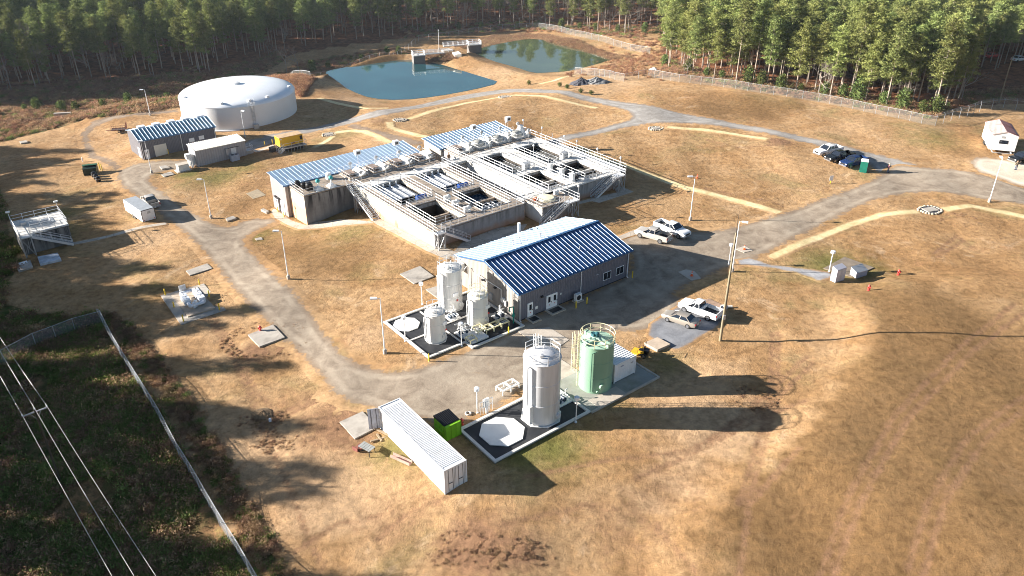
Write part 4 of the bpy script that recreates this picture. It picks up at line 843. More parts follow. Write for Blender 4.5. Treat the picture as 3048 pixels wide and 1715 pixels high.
for xx in (0,Lc):
    mb.box(xx-.06,xx+.06,-Wc-.06,.06,Hc-.11,Hc+.004); mb.box(xx-.06,xx+.06,-Wc-.06,.06,0,.15)
    for yy in (0,-Wc): mb.box(xx-.07,xx+.07,yy-.07,yy+.07,-.02,Hc+.006)
mb.obj('frame', CONT, o)
def cdoors(parent, x, y0, y1, z0, z1, s):
    w = (y1-y0)/2
    for k in range(2):
        a = y0+k*w; mb = MB(); mb.box(x-.03,x+.03,a+.03,a+w-.03,z0,z1); d = mb.obj('end_door', CONT, parent); mb = MB()
        for f in (.28,.72): mb.tube((x+s*.06,a+w*f,z0+.05),(x+s*.06,a+w*f,z1-.05),.022,5)
        for f in (.12,.28,.72): mb.box(x+s*.03-.004,x+s*.03+.006,a+w*f-.014,a+w*f+.014,z0+.05,z1-.05)
        mb.box(x+s*.08-.02,x+s*.08+.02,a+w*.3,a+w*.75,1.05,1.1); mb.obj('locking_bar', DARKMETAL, d)
cdoors(o, -.02, -Wc+.08, -.08, .16, Hc-.13, -1)
mb = MB(); th_ = radians(75); 
mb.box(0,1.18,-.03,.03,.16,Hc-.13); f_ = lambda v: (Lc+.02+v[0]*cos(radians(65))-v[1]*sin(radians(65)), .05+v[0]*sin(radians(65))+v[1]*cos(radians(65)), v[2])
mb.xform(f_); d = mb.obj('open_door', CDOOR, o); mb = MB()
for f in (.3,.85): mb.tube((f,.06,.2),(f,.06,Hc-.2),.022,5); mb.tube((f,-.06,.2),(f,-.06,Hc-.2),.022,5)
mb.box(.15,.5,-.05,-.031,1.5,1.9); mb.box(.7,1.0,-.05,-.031,1.5,1.9); mb.xform(f_); mb.obj('locking_bar', DARKMETAL, d)
mb = MB()
for k in (1.9,2.9,3.7,4.6): mb.tube((k,.09,.1),(k,.09,Hc-.35),.025,5)
mb.tube((1.9,.1,.9),(4.6,.1,.9),.02,4); mb.obj('side_door_bar', GALV, o)
x, y = frS(-6.6, -27.0)
o = thing('reefer_container', 'small white container with ribbed roof tucked behind the green tank', 'container', (x, y, .1), TH)
mb = MB(); mb.box(0,3.3,0,4.6,.08,2.45); corr(mb,.1,3.2,0,.2,2.3,.03,9,-1); mb.obj('body', CONT, o); mb = MB()
for i in range(13): mb.box(.05,3.25,.2+i*.34,.3+i*.34,2.45,2.5)
mb.obj('roof_rib', CONT, o); mb = MB(); 
for p in ((0,0),(3.3,0),(3.3,4.6),(0,4.6)): mb.box(p[0]-.05,p[0]+.05,p[1]-.05,p[1]+.05,0,2.52)
mb.obj('frame', CONT, o); boxpart('marking', CDOOR, o, (.9,1.4,-.036,-.031,1.85,2.0)); boxpart('louver', GALV, o, (2.5,2.9,-.04,-.031,1.7,1.85))
# green dumpster
x, y, z = G(*qc(1155,680)); o = thing('dumpster', 'lime green dumpster with black ribbed lids beside the white shipping container', 'dumpster', (x, y, z), TH)
LIME = mat('lime_green_steel', (.22,.50,.02), .5, var=.1, dirt=(.12,.2,.02), dirt_amt=.3)
mb = MB(); mb.prism([(0,0),(1.85,0),(1.85,2.2),(0,2.2)], 0, [1.75,1.75,1.75,1.75]); mb.obj('bin', LIME, o); mb = MB()
for xx in (.0,.62,1.24,1.8): mb.box(xx,xx+.06,-.05,0,.02,1.72)
for yy in (.5,1.2): mb.box(-.05,0,yy,yy+.06,.02,1.72)
mb.box(-.25,0,.4,1.9,.95,1.1); mb.obj('stiffener', LIME, o); mb = MB(); mb.prism([(-.03,.28),(1.88,.28),(1.88,2.25),(-.03,2.25)], [1.75]*4, [1.8,1.8,1.98,1.98])
for i in range(9): mb.beam((.1+i*.2,.35,1.83),(.1+i*.2,2.2,2.01),.05,.05)
mb.obj('lid', BLACK, o)
# pipe skids and piping
def frame_skid(label, px, z, w, l, n, m=None, rot=0):
    x, y, zz = G(*px); o = thing('pipe_rack', label, 'pipe rack', (x, y, z), TH+rot, 'low pipe racks on the pads'); mb = MB()
    for i in range(n):
        a = i*l/n; b = (i+1)*l/n-.1
        for p, q in (((a,0),(b,0)),((b,0),(b,w)),((b,w),(a,w)),((a,w),(a,0))): mb.beam((p[0],p[1],.62),(q[0],q[1],.62),.12,.1)
        for p in ((a,0),(b,0),(b,w),(a,w)): mb.box(p[0]-.05,p[0]+.05,p[1]-.05,p[1]+.05,0,.62)
    mb.beam((0,0,.55),(l,0,.55),.1,.06); mb.beam((0,w,.55),(l,w,.55),.1,.06); mb.obj('frame', m or CREAM, o); mb = MB(); mb.tube((0,w*.4,.35),(l,w*.4,.35),.08,6); mb.tube((.1,w*.75,.3),(l,w*.75,.3),.06,6); mb.obj('pipe', WHITE, o)
frame_skid('long cream pipe rack at the near right edge of the three tank pad', q4(1010,1155), .08, 1.1, 3.6, 3)
frame_skid('single square cream pipe frame at the outer corner of the three tank pad', q4(870,1245), .08, 1.0, 1.1, 1)
frame_skid('cream pipe frame behind the long rack near the small tank', q4(935,1165), .08, 1.3, 1.4, 1)
frame_skid('white pipe rack on the road side of the tall grey tank', q5(1390,585), .05, 1.2, 2.4, 2, WHITE)
def piping(label, a, b, z, seed, n=6, sz=1.6, col=WHITE):
    o = site('chemical_pump', label, 'pump', a, b, z, group='white pump sets on the pads'); r = random.Random(seed); mb = MB()
    for i in range(n):
        p = [r.uniform(0, sz), r.uniform(0, sz), .3+r.random()*.3]; pts = [tuple(p)]
        for k in range(4): p = list(p); p[k % 3] += r.choice((-1, 1, 1))*r.uniform(.3,.7); p[2] = max(.15, min(1.2, p[2])); p[0] = max(0, min(sz, p[0])); p[1] = max(0, min(sz, p[1])); pts.append(tuple(p))
        mb.path(pts, .06, 6)
    mb.obj('pipe', col, o); boxpart('base', OCT, o, (-.1,sz,-.1,sz,0,.12))
    for k in range(2): mb = MB(); mb.tube((.3+k*.7,.3,.4),(.3+k*.7,.95,.4),.17,10); mb.box(.15+k*.7,.45+k*.7,.3,.9,.12,.3); mb.obj('pump_motor', mat('blue_black_motor', (.02,.04,.07), .5), o)
piping('white pump set between the small road end tank and the curb', -14.6, -8.6, .08, 1, 7)
piping('white pipe manifold against the gable wall behind a teal standpipe', -8.6, -8.2, .08, 2, 7, 1.5)
piping('white pump set between the tall grey tank and the green tank', -14.2, -26.5, .08, 3, 9, 1.9)
piping('white pump set between the two rear tanks of the three tank pad', -13.4, -4.4, .08, 5, 6, 1.5)
o = site('standpipe', 'teal green standpipe with valve at the building corner', 'pipe', -7.4, -9.7, .06); mb = MB(); mb.path([(0,0,0),(0,0,2.4),(-.5,.2,2.4),(-.5,.2,1.8)],.08,8); mb.tube((-.15,-.15,1.2),(.15,.15,1.2),.2,10); mb.obj('riser', mat('teal_pipe', (.0,.22,.17), .45), o)
for px, label in ((q5(1265,710),'white control panel on a frame at the road side of the grey tank pad'),):
    x, y, z = G(*px); o = thing('control_panel', label, 'control panel', (x, y, z), TH); boxpart('cabinet', WHITE, o, (-.35,.35,-.12,.12,.9,1.9)); mb = MB()
    for xx in (-.8,-.4,.4,.85): mb.tube((xx,0,0),(xx,0,1.7),.04,5)
    mb.tube((-.8,0,1.7),(.85,0,1.7),.04,5); mb.tube((-.8,0,1.0),(.85,0,1.0),.03,5); mb.box(-.15,.15,-.2,-.05,0,1.6); mb.obj('stand', ALU, o)
# ---- white storage tank with domed roof
TW = mat('white_tank_concrete', (.74,.74,.74), .55, var=.04, vs=.25); TR = mat('white_dome_roof', (.80,.82,.84), .32, var=.04, vs=.4, bump=.05, bs=2)
gx, gy = frS(5.1, 112.6); o = thing('storage_tank', 'huge round white water storage tank with a shallow domed roof and side ladder', 'storage tank', (gx, gy, -4.3), TH)
r_, h_ = 13.3, 5.4
mb = MB(); mb.lathe([(r_+.5,-1),(r_+.5,.25),(r_,.27),(r_,h_-.1),(r_+.06,h_-.08),(r_+.06,h_)], 96, cap=False); mb.obj('wall', TW, o, smooth=True)
dm = 2.0; mb = MB(); mb.lathe([(r_+.06,h_)]+[(r_*cos(t), h_+dm*sin(t)**1.0) for t in np.linspace(.06, pi/2-.001, 16)], 96, cap=False); mb.obj('dome_roof', TR, o, smooth=True)
mb = MB(); mb.lathe([(.9,h_+dm-.1),(.9,h_+dm+.35),(.02,h_+dm+.5)], 20); mb.obj('roof_vent', TW, o)
for ang, rr in ((radians(233),.93),(radians(262),.90),(radians(283),.9),(radians(330),.92),(radians(180),.93)):
    x, y = r_*rr*cos(ang), r_*rr*sin(ang); zz = h_+dm*math.sqrt(1-rr*rr); mb = MB(); mb.lathe([(.4,zz-.2),(.4,zz+.3),(.3,zz+.35)],12,(x,y)); mb.obj('roof_hatch', TW, o)
an = radians(262); lx, ly = (r_+.25)*cos(an), (r_+.25)*sin(an); ladder(o, lx, ly, .1, h_+1.1, an, GALV)
mb = MB(); rails(mb, [((r_-1.2)*cos(an-.05),(r_-1.2)*sin(an-.05),h_+.4),(r_*cos(an-.05),r_*sin(an-.05),h_+.1)]); rails(mb, [((r_-1.2)*cos(an+.05),(r_-1.2)*sin(an+.05),h_+.4),(r_*cos(an+.05),r_*sin(an+.05),h_+.1)]); mb.obj('roof_rail', ALU, o)
mb = MB(); mb.box(lx-.5,lx+.6,ly-.9,ly-.1,0,1.3); mb.obj('ladder_gate', GALV, o)
# ---- grey garage building at the rear left
gb = site('garage_building', 'dark grey sheet metal garage with five white roof vents and a white roller door', 'building', -23.2, 94.0, -4.2)
L, Wd, E, R = 15.6, 8.8, 4.0, 5.15
mb = MB(); mb.prism([(0,0),(L,0),(L,Wd),(0,Wd)], -1.5, E); mb.add([(0,0,E),(0,Wd,E),(0,Wd/2,R-.05)], [(0,2,1)]); mb.add([(L,0,E),(L,Wd,E),(L,Wd/2,R-.05)], [(0,1,2)]); mb.obj('wall', SIDE_G, gb)
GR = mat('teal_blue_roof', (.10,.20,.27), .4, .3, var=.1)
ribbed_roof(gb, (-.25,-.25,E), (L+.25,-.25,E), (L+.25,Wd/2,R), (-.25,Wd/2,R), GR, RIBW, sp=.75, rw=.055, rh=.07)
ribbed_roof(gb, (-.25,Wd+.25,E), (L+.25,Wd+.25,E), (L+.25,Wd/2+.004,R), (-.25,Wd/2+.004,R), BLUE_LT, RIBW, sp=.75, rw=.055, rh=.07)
for i in range(5): xx = 1.4+i*3.1; boxpart('roof_ventilator', WHITECLEAN, gb, (xx,xx+1.5,Wd/2+.5,Wd/2+1.8,R-.35,R+.25),(xx+.4,xx+1.7,Wd/2+.3,Wd/2+.5,R-.3,R+.1))
boxpart('roller_door', mat('cream_roller_door', (.62,.58,.50), .5, var=.05), gb, (2.5,5.0,-.07,0,.0,2.5)); mb = MB(); mb.box(.5,1.35,-.07,0,.0,2.0); d = mb.obj('door', WHITECLEAN, gb); boxpart('door_window', GLASS, d, (.75,1.1,-.085,-.071,1.05,1.7))
boxpart('window', WHITE, gb, (9.8,10.9,-.05,0,1.7,2.5),(11.9,13.0,-.05,0,1.8,2.6)); 
for xx in (.2,8.2,L-.2): mb = MB(); mb.tube((xx,-.1,E-.1),(xx,-.1,.0),.06,6); mb.obj('downspout', WHITE, gb)
boxpart('side_door', WHITECLEAN, gb, (-.06,0,1.1,2.6,.0,2.1)); boxpart('eave_trim', TRIM, gb, (-.3,L+.3,-.34,-.26,E-.15,E+.02))
sh = site('equipment_shed', 'low pale shed with ribbed cream roof in front of the grey garage', 'building', -16.2, 81.7, -3.8); L, Wd = 10.3, 4.2
mb = MB(); mb.prism([(0,0),(L,0),(L,Wd),(0,Wd)], [-1]*4, [3.3,3.3,3.55,3.55]); mb.obj('wall', siding_mat('pale_grey_siding', (.42,.41,.42), .5), sh)
ribbed_roof(sh, (-.1,-.15,3.3), (L+.1,-.15,3.3), (L+.1,Wd+.15,3.58), (-.1,Wd+.15,3.58), mat('cream_roof', (.55,.53,.48), .5, var=.08), mat('cream_rib', (.8,.8,.76), .5), sp=.42, rw=.08, rh=.06)
boxpart('duct', GALV, sh, (6.0,6.5,-.5,0,1.2,2.6)); boxpart('duct_elbow', WHITE, sh, (-1.2,-.02,.8,2.0,.3,2.4),(-1.6,-.6,.9,1.9,1.6,2.6)); mb = MB(); mb.tube((-.7,.5,0),(-.7,.5,1.8),.14,8); mb.tube((-1.0,.3,0),(-1.0,.3,1.4),.12,8); mb.obj('duct_pipe', WHITE, sh); boxpart('panel_door', WHITE, sh, (7.2,8.2,-.04,0,.2,2.4))
boxpart('power_box', DARKMETAL, sh, (5.9,8.9,-.08,-.0,2.45,2.55))
o = site('transformer_box', 'pale grey cabinet on the ground at the left end of the cream roofed shed', 'cabinet', -18.9, 82.0, -3.85, group=None); boxpart('cabinet', WHITE, o, (-1.2,.9,-.9,.6,.1,1.3)); boxpart('lid', SIDEWALK, o, (-1.25,.95,-.95,.65,1.3,1.38)); boxpart('pad', SIDEWALK, o, (-1.6,1.2,-1.2,.9,-.3,.1))
o = site('condenser', 'grey condenser unit with two fans in front of the cream roofed shed', 'air conditioner', -9.8, 80.9, -3.8); boxpart('casing', mat('condenser_grey', (.42,.44,.50), .5), o, (0,1.7,-1.1,0,.05,1.4)); mb = MB(); mb.lathe([(.33,1.4),(.33,1.46)],12,(.45,-.55)); mb.lathe([(.33,1.4),(.33,1.46)],12,(1.25,-.55)); mb.obj('fan_guard', DARKMETAL, o)
o = site('entry_steps', 'small metal railed landing at the right end of the cream roofed shed', 'steps', -5.7, 82.0, -3.6); boxpart('landing', GALV, o, (.0,1.4,0,1.6,.0,.7)); railing(o, [(0,0,.7),(1.4,0,.7),(1.4,1.6,.7)]); stair(o, (1.4,.8,.7), (2.6,.8,0), 1.2, rail=False)
# generator
YEL = mat('generator_yellow', (.75,.45,.02), .4, var=.06, dirt=(.4,.2,.05), dirt_amt=.25)
o = site('generator', 'yellow enclosed generator on a black raised frame with railed steps', 'generator', .2, 78.4, -3.4); boxpart('enclosure', YEL, o, (0,5.2,0,2.4,1.1,3.0)); boxpart('base_frame', BLACK, o, (.05,5.15,.02,2.35,-.3,1.1)); boxpart('roof', mat('tan_roof', (.55,.38,.22), .6), o, (-.03,5.23,-.03,2.43,3.0,3.05)); boxpart('grille', BLACK, o, (4.5,5.05,-.03,0,1.9,2.7)); boxpart('vent_panel', RUST, o, (2.5,3.3,-.02,0,1.35,1.65)); boxpart('emblem', WHITECLEAN, o, (.12,.5,-.015,0,2.6,2.8))
boxpart('walkway', GALV, o, (.4,5.4,-1.1,-.02,.85,.92)); railing(o, [(.4,-1.05,.9),(5.4,-1.05,.9),(5.4,0,.9)]); mb = MB()
for i in range(8): mb.tube((.5+i*.7,-1.0,-.3),(.5+i*.7,-1.0,.9),.04,4)
mb.obj('platform_post', GALV, o); stair(o, (.4,-.55,.9), (-.9,-.55,0), 1.0); boxpart('fuel_tank', DARKMETAL, o, (-1.7,-.3,.6,2.1,-.1,1.0))
o2 = slab('generator_pad', 'concrete apron left of the yellow generator', [qg(2080,640),qg(2200,610),qg(2060,530),qg(1800,630)], .06, SIDEWALK)
# left platform tank
lp = G(*q6(250,555)); 
o = site('pump_station', 'raised concrete pump station at the left edge with railed deck and metal stairs', 'pump station', 0, 0, 0)
c0 = Sz(*q6(150,405), .3); c1 = Sz(*q6(515,330), .3); 
a0, b0 = c0; lx = 7.6; ly = 6.6; o.location = frS(a0, b0)+(.3,)
boxpart('wall', WALL_A, o, (0,lx-.6,0,ly,-5,-.12)); boxpart('deck', DECKL, o, (-.1,lx-.5,-.1,ly+.1,-.12,0)); 
railing(o, [(0,0,0),(0,ly,0),(lx-.6,ly,0),(lx-.6,.1,0),(1.6,.1,0)]); railing(o, [(2,2.2,0),(5,2.2,0),(5,4,0)]); mb = MB(); mb.tube((2,3.2,.3),(4.8,3.2,.3),.15,8); mb.box(4,5.6,2.6,4.8,.0,.06); mb.box(1,1.8,3.9,4.9,0,.5); mb.obj('hatch', GALV, o)
boxpart('landing', GALV, o, (-.1,1.5,-1.3,-.1,-.12,-.02)); legs(o, 0, -1.2, -3.6, -.12, 1.4, 1.0); stair(o, (1.5,-.7,-.02), (6.8,-.7,-2.9), 1.0); railing(o, [(1.4,-1.25,0),(0,-1.25,0),(0,0,0)])
for xx, yy in ((0,ly),(lx-.6,ly)): mb = MB(); mb.tube((xx,yy,0),(xx,yy,1.7),.04,5); mb.box(xx-.3,xx+.3,yy-.15,yy+.15,1.7,1.9); mb.obj('lamp', WHITE, o)
# ---- street lamps
def lamp(px, h, ang, label, proto=[None]):
    x, y, z = G(*px); o = thing('street_lamp', label, 'street lamp', (x, y, z), ang, 'street lamps around the plant')
    mb = MB(); mb.lathe([(.24,-.4),(.24,.55),(.2,.6)], 12); mb.obj('base', CONC, o, smooth=True)
    mb = MB(); mb.tube((0,0,.6),(0,0,h),.085,8,r2=.05); mb.obj('pole', WHITECLEAN, o, smooth=True)
    mb = MB(); mb.tube((0,0,h-.05),(.45,0,h+.02),.035,6); o3 = mb.obj('arm', WHITECLEAN, o); mb = MB(); mb.prism([(.35,-.17),(1.15,-.2),(1.15,.2),(.35,.17)], h-.06, h+.1); mb.obj('lamp_head', WHITECLEAN, o)
    return o
for px, h, ang, lab in (((859,831),7.5,pi,'on the lawn left of the square concrete slab, beside the left road'),((1146,1052),7.6,pi,'at the road bend in front of the three tank pad'),((2944,602),7.6,1.3,'at the right edge beside the junction of the access road'),
    ((2054,656),7.5,pi,'behind the two white pickups near the straw strip'),((629,650),7.1,pi,'between the left road and the tan gallery building'),((452,516),6.6,pi,'in front of the dark grey garage corner'),((447,344),6.3,pi,'on the dirt track behind the garage roof vents'),
    ((730,409),6.1,-.6,'between the cream roofed shed and the white storage tank'),((1307,148),6.3,1.6,'on the bank between the two ponds'),((2179,809),7.8,-.3,'right behind the tall wooden utility pole')):
    lamp(px, h, ang, 'white street lamp '+lab)
def drumlamp(px, h, label, k=1.):
    x, y, z = G(*px); o = thing('drum_lamp', label, 'lamp post', (x, y, z), 0, 'short lamp posts with drum shades'); mb = MB(); mb.lathe([(.14,0),(.14,.12)],10); mb.tube((0,0,.1),(0,0,h),.055*k,8); mb.obj('pole', WHITECLEAN, o)
    mb = MB(); mb.lathe([(.1,h-.05),(.27*k,h),(.29*k,h+.28),(.27*k,h+.34),(.02,h+.4)],16); mb.obj('drum_shade', WHITECLEAN, o, smooth=True)
drumlamp(q4(455,890), 3.0, 'drum topped lamp post behind the tall white tank pad, on the lawn side'); drumlamp(q4(310,1205), 3.2, 'drum topped lamp post at the left curb of the three tank pad'); drumlamp(q4(795,1248), 3.0, 'drum topped lamp post at the front step of the three tank pad curb')
drumlamp(q5(1197,712), 3.0, 'drum topped lamp post beside the white control panel and dumpster'); drumlamp(q5(1942,782), 3.0, 'drum topped lamp post at the curb between the grey tank and green tank shadows'); drumlamp(qp(1797,492), 3.0, 'drum topped lamp post by the gravel path and grey cabinets', 1.15)
drumlamp(qp(1098,440), 3.0, 'drum topped lamp post half hidden behind the wooden utility pole')
# ---- utility pole and power line
POLEW = mat('pole_wood', (.24,.20,.13), .9, var=.2, vs=2, streak=True)
x, y, z = G(2143.7, 1014.4); o = thing('utility_pole', 'tall bare wooden utility pole beside the parking area', 'utility pole', (x, y, z)); mb = MB(); mb.tube((0,0,-.5),(0,0,14.6),.19,10,r2=.11); mb.obj('pole', POLEW, o, smooth=True); mb = MB(); mb.tube((0,0,14.6),(0,0,17.3),.04,6,r2=.015); mb.obj('antenna', DARKMETAL, o); boxpart('meter_box', GALV, o, (-.15,.15,-.35,-.18,3.2,3.8))
x, y, z = G(173, 1415); hp = 8.6
def wpt(u, v, zz): a, b = ray(u, v, zz); return np.array((a, b, zz))
zc = z+hp; tip = wpt(106, 1227, zc)
o = thing('power_pole', 'dark wooden power pole with crossarm in the shaded brush at lower left', 'utility pole', (tip[0], tip[1], z)); mb = MB(); mb.tube((0,0,-.5),(0,0,hp+.35),.12,8,r2=.09); mb.obj('pole', mat('dark_pole_wood', (.07,.055,.04), .9), o)
cl, cr = wpt(67,1240,zc), wpt(140,1213,zc); mb = MB(); mb.beam(cl-(tip[0],tip[1],z), cr-(tip[0],tip[1],z), .1, .12); 
for c in (cl, cr): mb.tube((0,0,hp-.9), (c-(tip[0],tip[1],z))*.45+np.array((0,0,hp*.55)), .025, 5)
mb.obj('crossarm', GALV, o); mb = MB()
for c in (cl, cr): q = c-(tip[0],tip[1],z); mb.lathe([(.05,q[2]+.05),(.08,q[2]+.15),(.04,q[2]+.3)],8,(q[0],q[1]))
mb.lathe([(.05,hp+.3),(.08,hp+.4),(.04,hp+.55)],8); mb.obj('insulator', WHITECLEAN, o)
WIRE = mat('wire_alu', (.75,.72,.74), .4, .6)
ends = (((0,1117),(338,1717)),((0,1040),(405,1717)),((0,998),(471,1717)))
dirv = None
for i, (c, lab) in enumerate(((cl+(0,0,.3),'left outer'),(tip+(0,0,.6),'middle'),(cr+(0,0,.3),'right outer'))):
    (u1, v1), (u2, v2) = ends[i]; B2 = wpt(u2, v2, c[2]-.4); A2 = wpt(u1, v1, c[2]-.3); dA = (A2-c); dB = (B2-c); mb = MB()
    for dd, nseg in ((dA/np.linalg.norm(dA), 45.), (dB/np.linalg.norm(dB), 45.)):
        pts = [(c[0]+dd[0]*nseg*t, c[1]+dd[1]*nseg*t, c[2]-4*1.1*t*(1-t)*.9) for t in np.linspace(0, 1, 15)]; mb.path(pts, .013, 5)
    tag(mb.obj('power_line', WIRE), lab+' overhead wire of the power line at lower left', 'wire', 'overhead wires')
nz = tip-(0,0,1.3); B2 = wpt(405,1717,nz[2]); B3 = wpt(395,1640,nz[2])
# ---- fences
def mesh_mat(name, col, dens):
    m = D.materials.new(name); m.use_nodes = True; t = NT(m); t.n.clear(); out = t.node('ShaderNodeOutputMaterial')
    d = t.node('ShaderNodeBsdfDiffuse', {'Color': col+(1,)}); tr = t.node('ShaderNodeBsdfTransparent'); co = t.node('ShaderNodeTexCoord').outputs['Object']
    n = t.noise(co, 3., 4); f = t.math('ADD', dens-.12, t.math('MULTIPLY', n, .24))
    mx = t.node('ShaderNodeMixShader', {0: f, 1: tr.outputs[0], 2: d.outputs[0]}); t.l.new(mx.outputs[0], out.inputs[0]); return m
CHAIN = mesh_mat('chain_link_mesh', (.36,.36,.34), .17); CHAIND = mesh_mat('dark_chain_link_mesh', (.25,.27,.30), .3)
def fence(label, pxs, h=2.1, sp=3.0, chain=CHAIN, barb=False, top=False, post=GALV, pr=.045):
    P_ = []
    for p in pxs:
        if top: q = G(p[0], p[1], h); P_.append((q[0], q[1]))
        else: P_.append(G(*p)[:2])
    x0, y0 = P_[0]; z0 = hz(x0, y0); o = thing('chain_link_fence', label, 'fence', (x0, y0, z0)); pts = []
    for a, b in zip(P_[:-1], P_[1:]):
        n = max(1, int(round(hypot(b[0]-a[0], b[1]-a[1])/sp))); pts += [(a[0]+(b[0]-a[0])*i/n, a[1]+(b[1]-a[1])*i/n) for i in range(n)]
    pts.append(P_[-1]); pts = [(x-x0, y-y0, hz(x, y)-z0) for x, y in pts]
    rm = MB(); cm = MB(); pm = MB(); pm.tube((0,0,-.2),(0,0,h),pr,5); d0 = np.array((pts[-1][0]-pts[0][0], pts[-1][1]-pts[0][1])); d0 /= np.linalg.norm(d0)
    if barb: s0 = np.array((-d0[1], d0[0]))*barb; pm.tube((0,0,h),(s0[0]*.35,s0[1]*.35,h+.35),.03,4)
    pme = pm.mesh('post', post)
    for p in pts: po = D.objects.new('post', pme); COL.objects.link(po); po.parent = o; po.location = p
    for a, b in zip(pts[:-1], pts[1:]):
        rm.tube((a[0],a[1],a[2]+h-.03),(b[0],b[1],b[2]+h-.03),.03,5); cm.quad((a[0],a[1],a[2]+.03),(b[0],b[1],b[2]+.03),(b[0],b[1],b[2]+h-.05),(a[0],a[1],a[2]+h-.05))
        if barb:
            d = np.array((b[0]-a[0], b[1]-a[1])); d /= np.linalg.norm(d); s = np.array((-d[1], d[0]))*barb
            for k in (.12,.24,.35): rm.tube((a[0]+s[0]*k,a[1]+s[1]*k,a[2]+h+k),(b[0]+s[0]*k,b[1]+s[1]*k,b[2]+h+k),.012,4)
    rm.obj('top_rail', post, o); cm.obj('wire_mesh', chain, o); return o
fence('chain link fence running along the pine wood on the right, to its corner post', [(1930,228),(1948,231),(2021,245),(2119,256),(2225,271),(2341,288),(2435,304),(2537,324),(2640,346),(2742,368),(2783,375)], 2.0)
fence('chain link fence section turning away from the corner into the shade at far right', [(2783,375),(2830,360),(2878,347),(2915,333),(2985,322),(3060,330),(3150,350)], 2.0, barb=1)
fence('short chain link fence with gate below the gravel piles', [(1711,222),(1770,226),(1830,238),(1857,243),(1900,234),(1930,228)], 2.0)
fence('chain link fence curving behind both ponds along the wood', [(925,234),(870,205),(849,186),(885,176),(979,158),(1068,145),(1157,134),(1246,123),(1336,112),(1425,98),(1496,89),(1604,85),(1671,96),(1760,118),(1849,143),(1934,160)], 2.0, 4.)
fence('shaded chain link fence with barbed wire running down the lower left', [(296,924),(334,998),(366,1051),(399,1103),(469,1214),(523,1316),(582,1410),(642,1513),(698,1602),(765,1716),(800,1780)], 2.1, 3.0, CHAIND, barb=-1, top=True)
fence('dark chain link fence meeting the lower left fence at its corner', [(296,926),(213,948),(95,992),(0,1042),(-100,1090)], 2.1, 3.0, CHAIND, top=True)
# ---- vehicles
PW = mat('car_white', (.80,.80,.80), .25, var=.02); PS_ = mat('car_champagne', (.42,.37,.31), .3, .4, var=.03); PB = mat('car_black', (.012,.014,.016), .2, var=.1); PN = mat('car_navy', (.012,.03,.10), .2, var=.1); PG = mat('car_tan_silver', (.55,.51,.46), .3, .3, var=.03)
TAIL = mat('tail_lamp_red', (.5,.02,.02), .3); HEAD = mat('head_lamp', (.8,.8,.8), .1); CHROME = mat('chrome_trim', (.5,.5,.52), .2, .8)
def wheel(parent, x, y, r=.38, w=.26):
    mb = MB(); mb.tube((x,y-w/2,r),(x,y+w/2,r),r,20); o = mb.obj('wheel', RUBBER, parent); s = 1 if y > 0 else -1
    mb = MB(); mb.tube((x,y+s*w*.5,r),(x,y+s*(w*.5+.02),r),r*.62,16); mb.obj('rim', CHROME, o)
def loft(mb, st):
    """stations: x, half width, z_bot, z_top, tumble"""
    n = 10; vs = []
    for x, w, zb, zt, r in st:
        pr = [(-w*.92,zb),(-w,zb+.12),(-w,zt-.22),(-w*.97,zt-.1),(-w*r,zt),(w*r,zt),(w*.97,zt-.1),(w,zt-.22),(w,zb+.12),(w*.92,zb)]
        vs += [(x,a,b) for a, b in pr]
    fs = [(j*n+i, j*n+(i+1)%n, (j+1)*n+(i+1)%n, (j+1)*n+i) for j in range(len(st)-1) for i in range(n)]
    fs += [tuple(range(n-1,-1,-1)), tuple(range((len(st)-1)*n, len(st)*n))]; mb.add(vs, fs)
def cabin(parent, xb0, xb1, xt0, xt1, zb, zt, wb, wt, paint):
    mb = MB(); b = [(xb0,-wb),(xb1,-wb),(xb1,wb),(xb0,wb)]; t = [(xt0,-wt),(xt1,-wt),(xt1,wt),(xt0,wt)]
    mb.add([(p[0],p[1],zb) for p in b]+[(p[0],p[1],zt) for p in t], [(0,1,5,4),(1,2,6,5),(2,3,7,6),(3,0,4,7)]); g = mb.obj('window_glass', GLASS, parent)
    mb = MB(); e = .04; mb.add([(xt0-e,-wt-e,zt-.03),(xt1+e,-wt-e,zt-.03),(xt1+e,wt+e,zt-.03),(xt0-e,wt+e,zt-.03),(xt0+.1,-wt+.12,zt+.07),(xt1-.1,-wt+.12,zt+.07),(xt1-.1,wt-.12,zt+.07),(xt0+.1,wt-.12,zt+.07)], [(0,1,5,4),(1,2,6,5),(2,3,7,6),(3,0,4,7),(4,5,6,7),(3,2,1,0)]); mb.obj('roof', paint, parent, smooth=True)
    mb = MB()
    for s in (-1, 1):
        for k, rr in ((0,.045),(.47,.04),(1,.045)):
            mb.beam((xb0+(xb1-xb0)*k, s*(wb+.005), zb), (xt0+(xt1-xt0)*k, s*(wt+.01), zt), rr*1.6, rr*2)
    mb.obj('pillar', paint, parent)
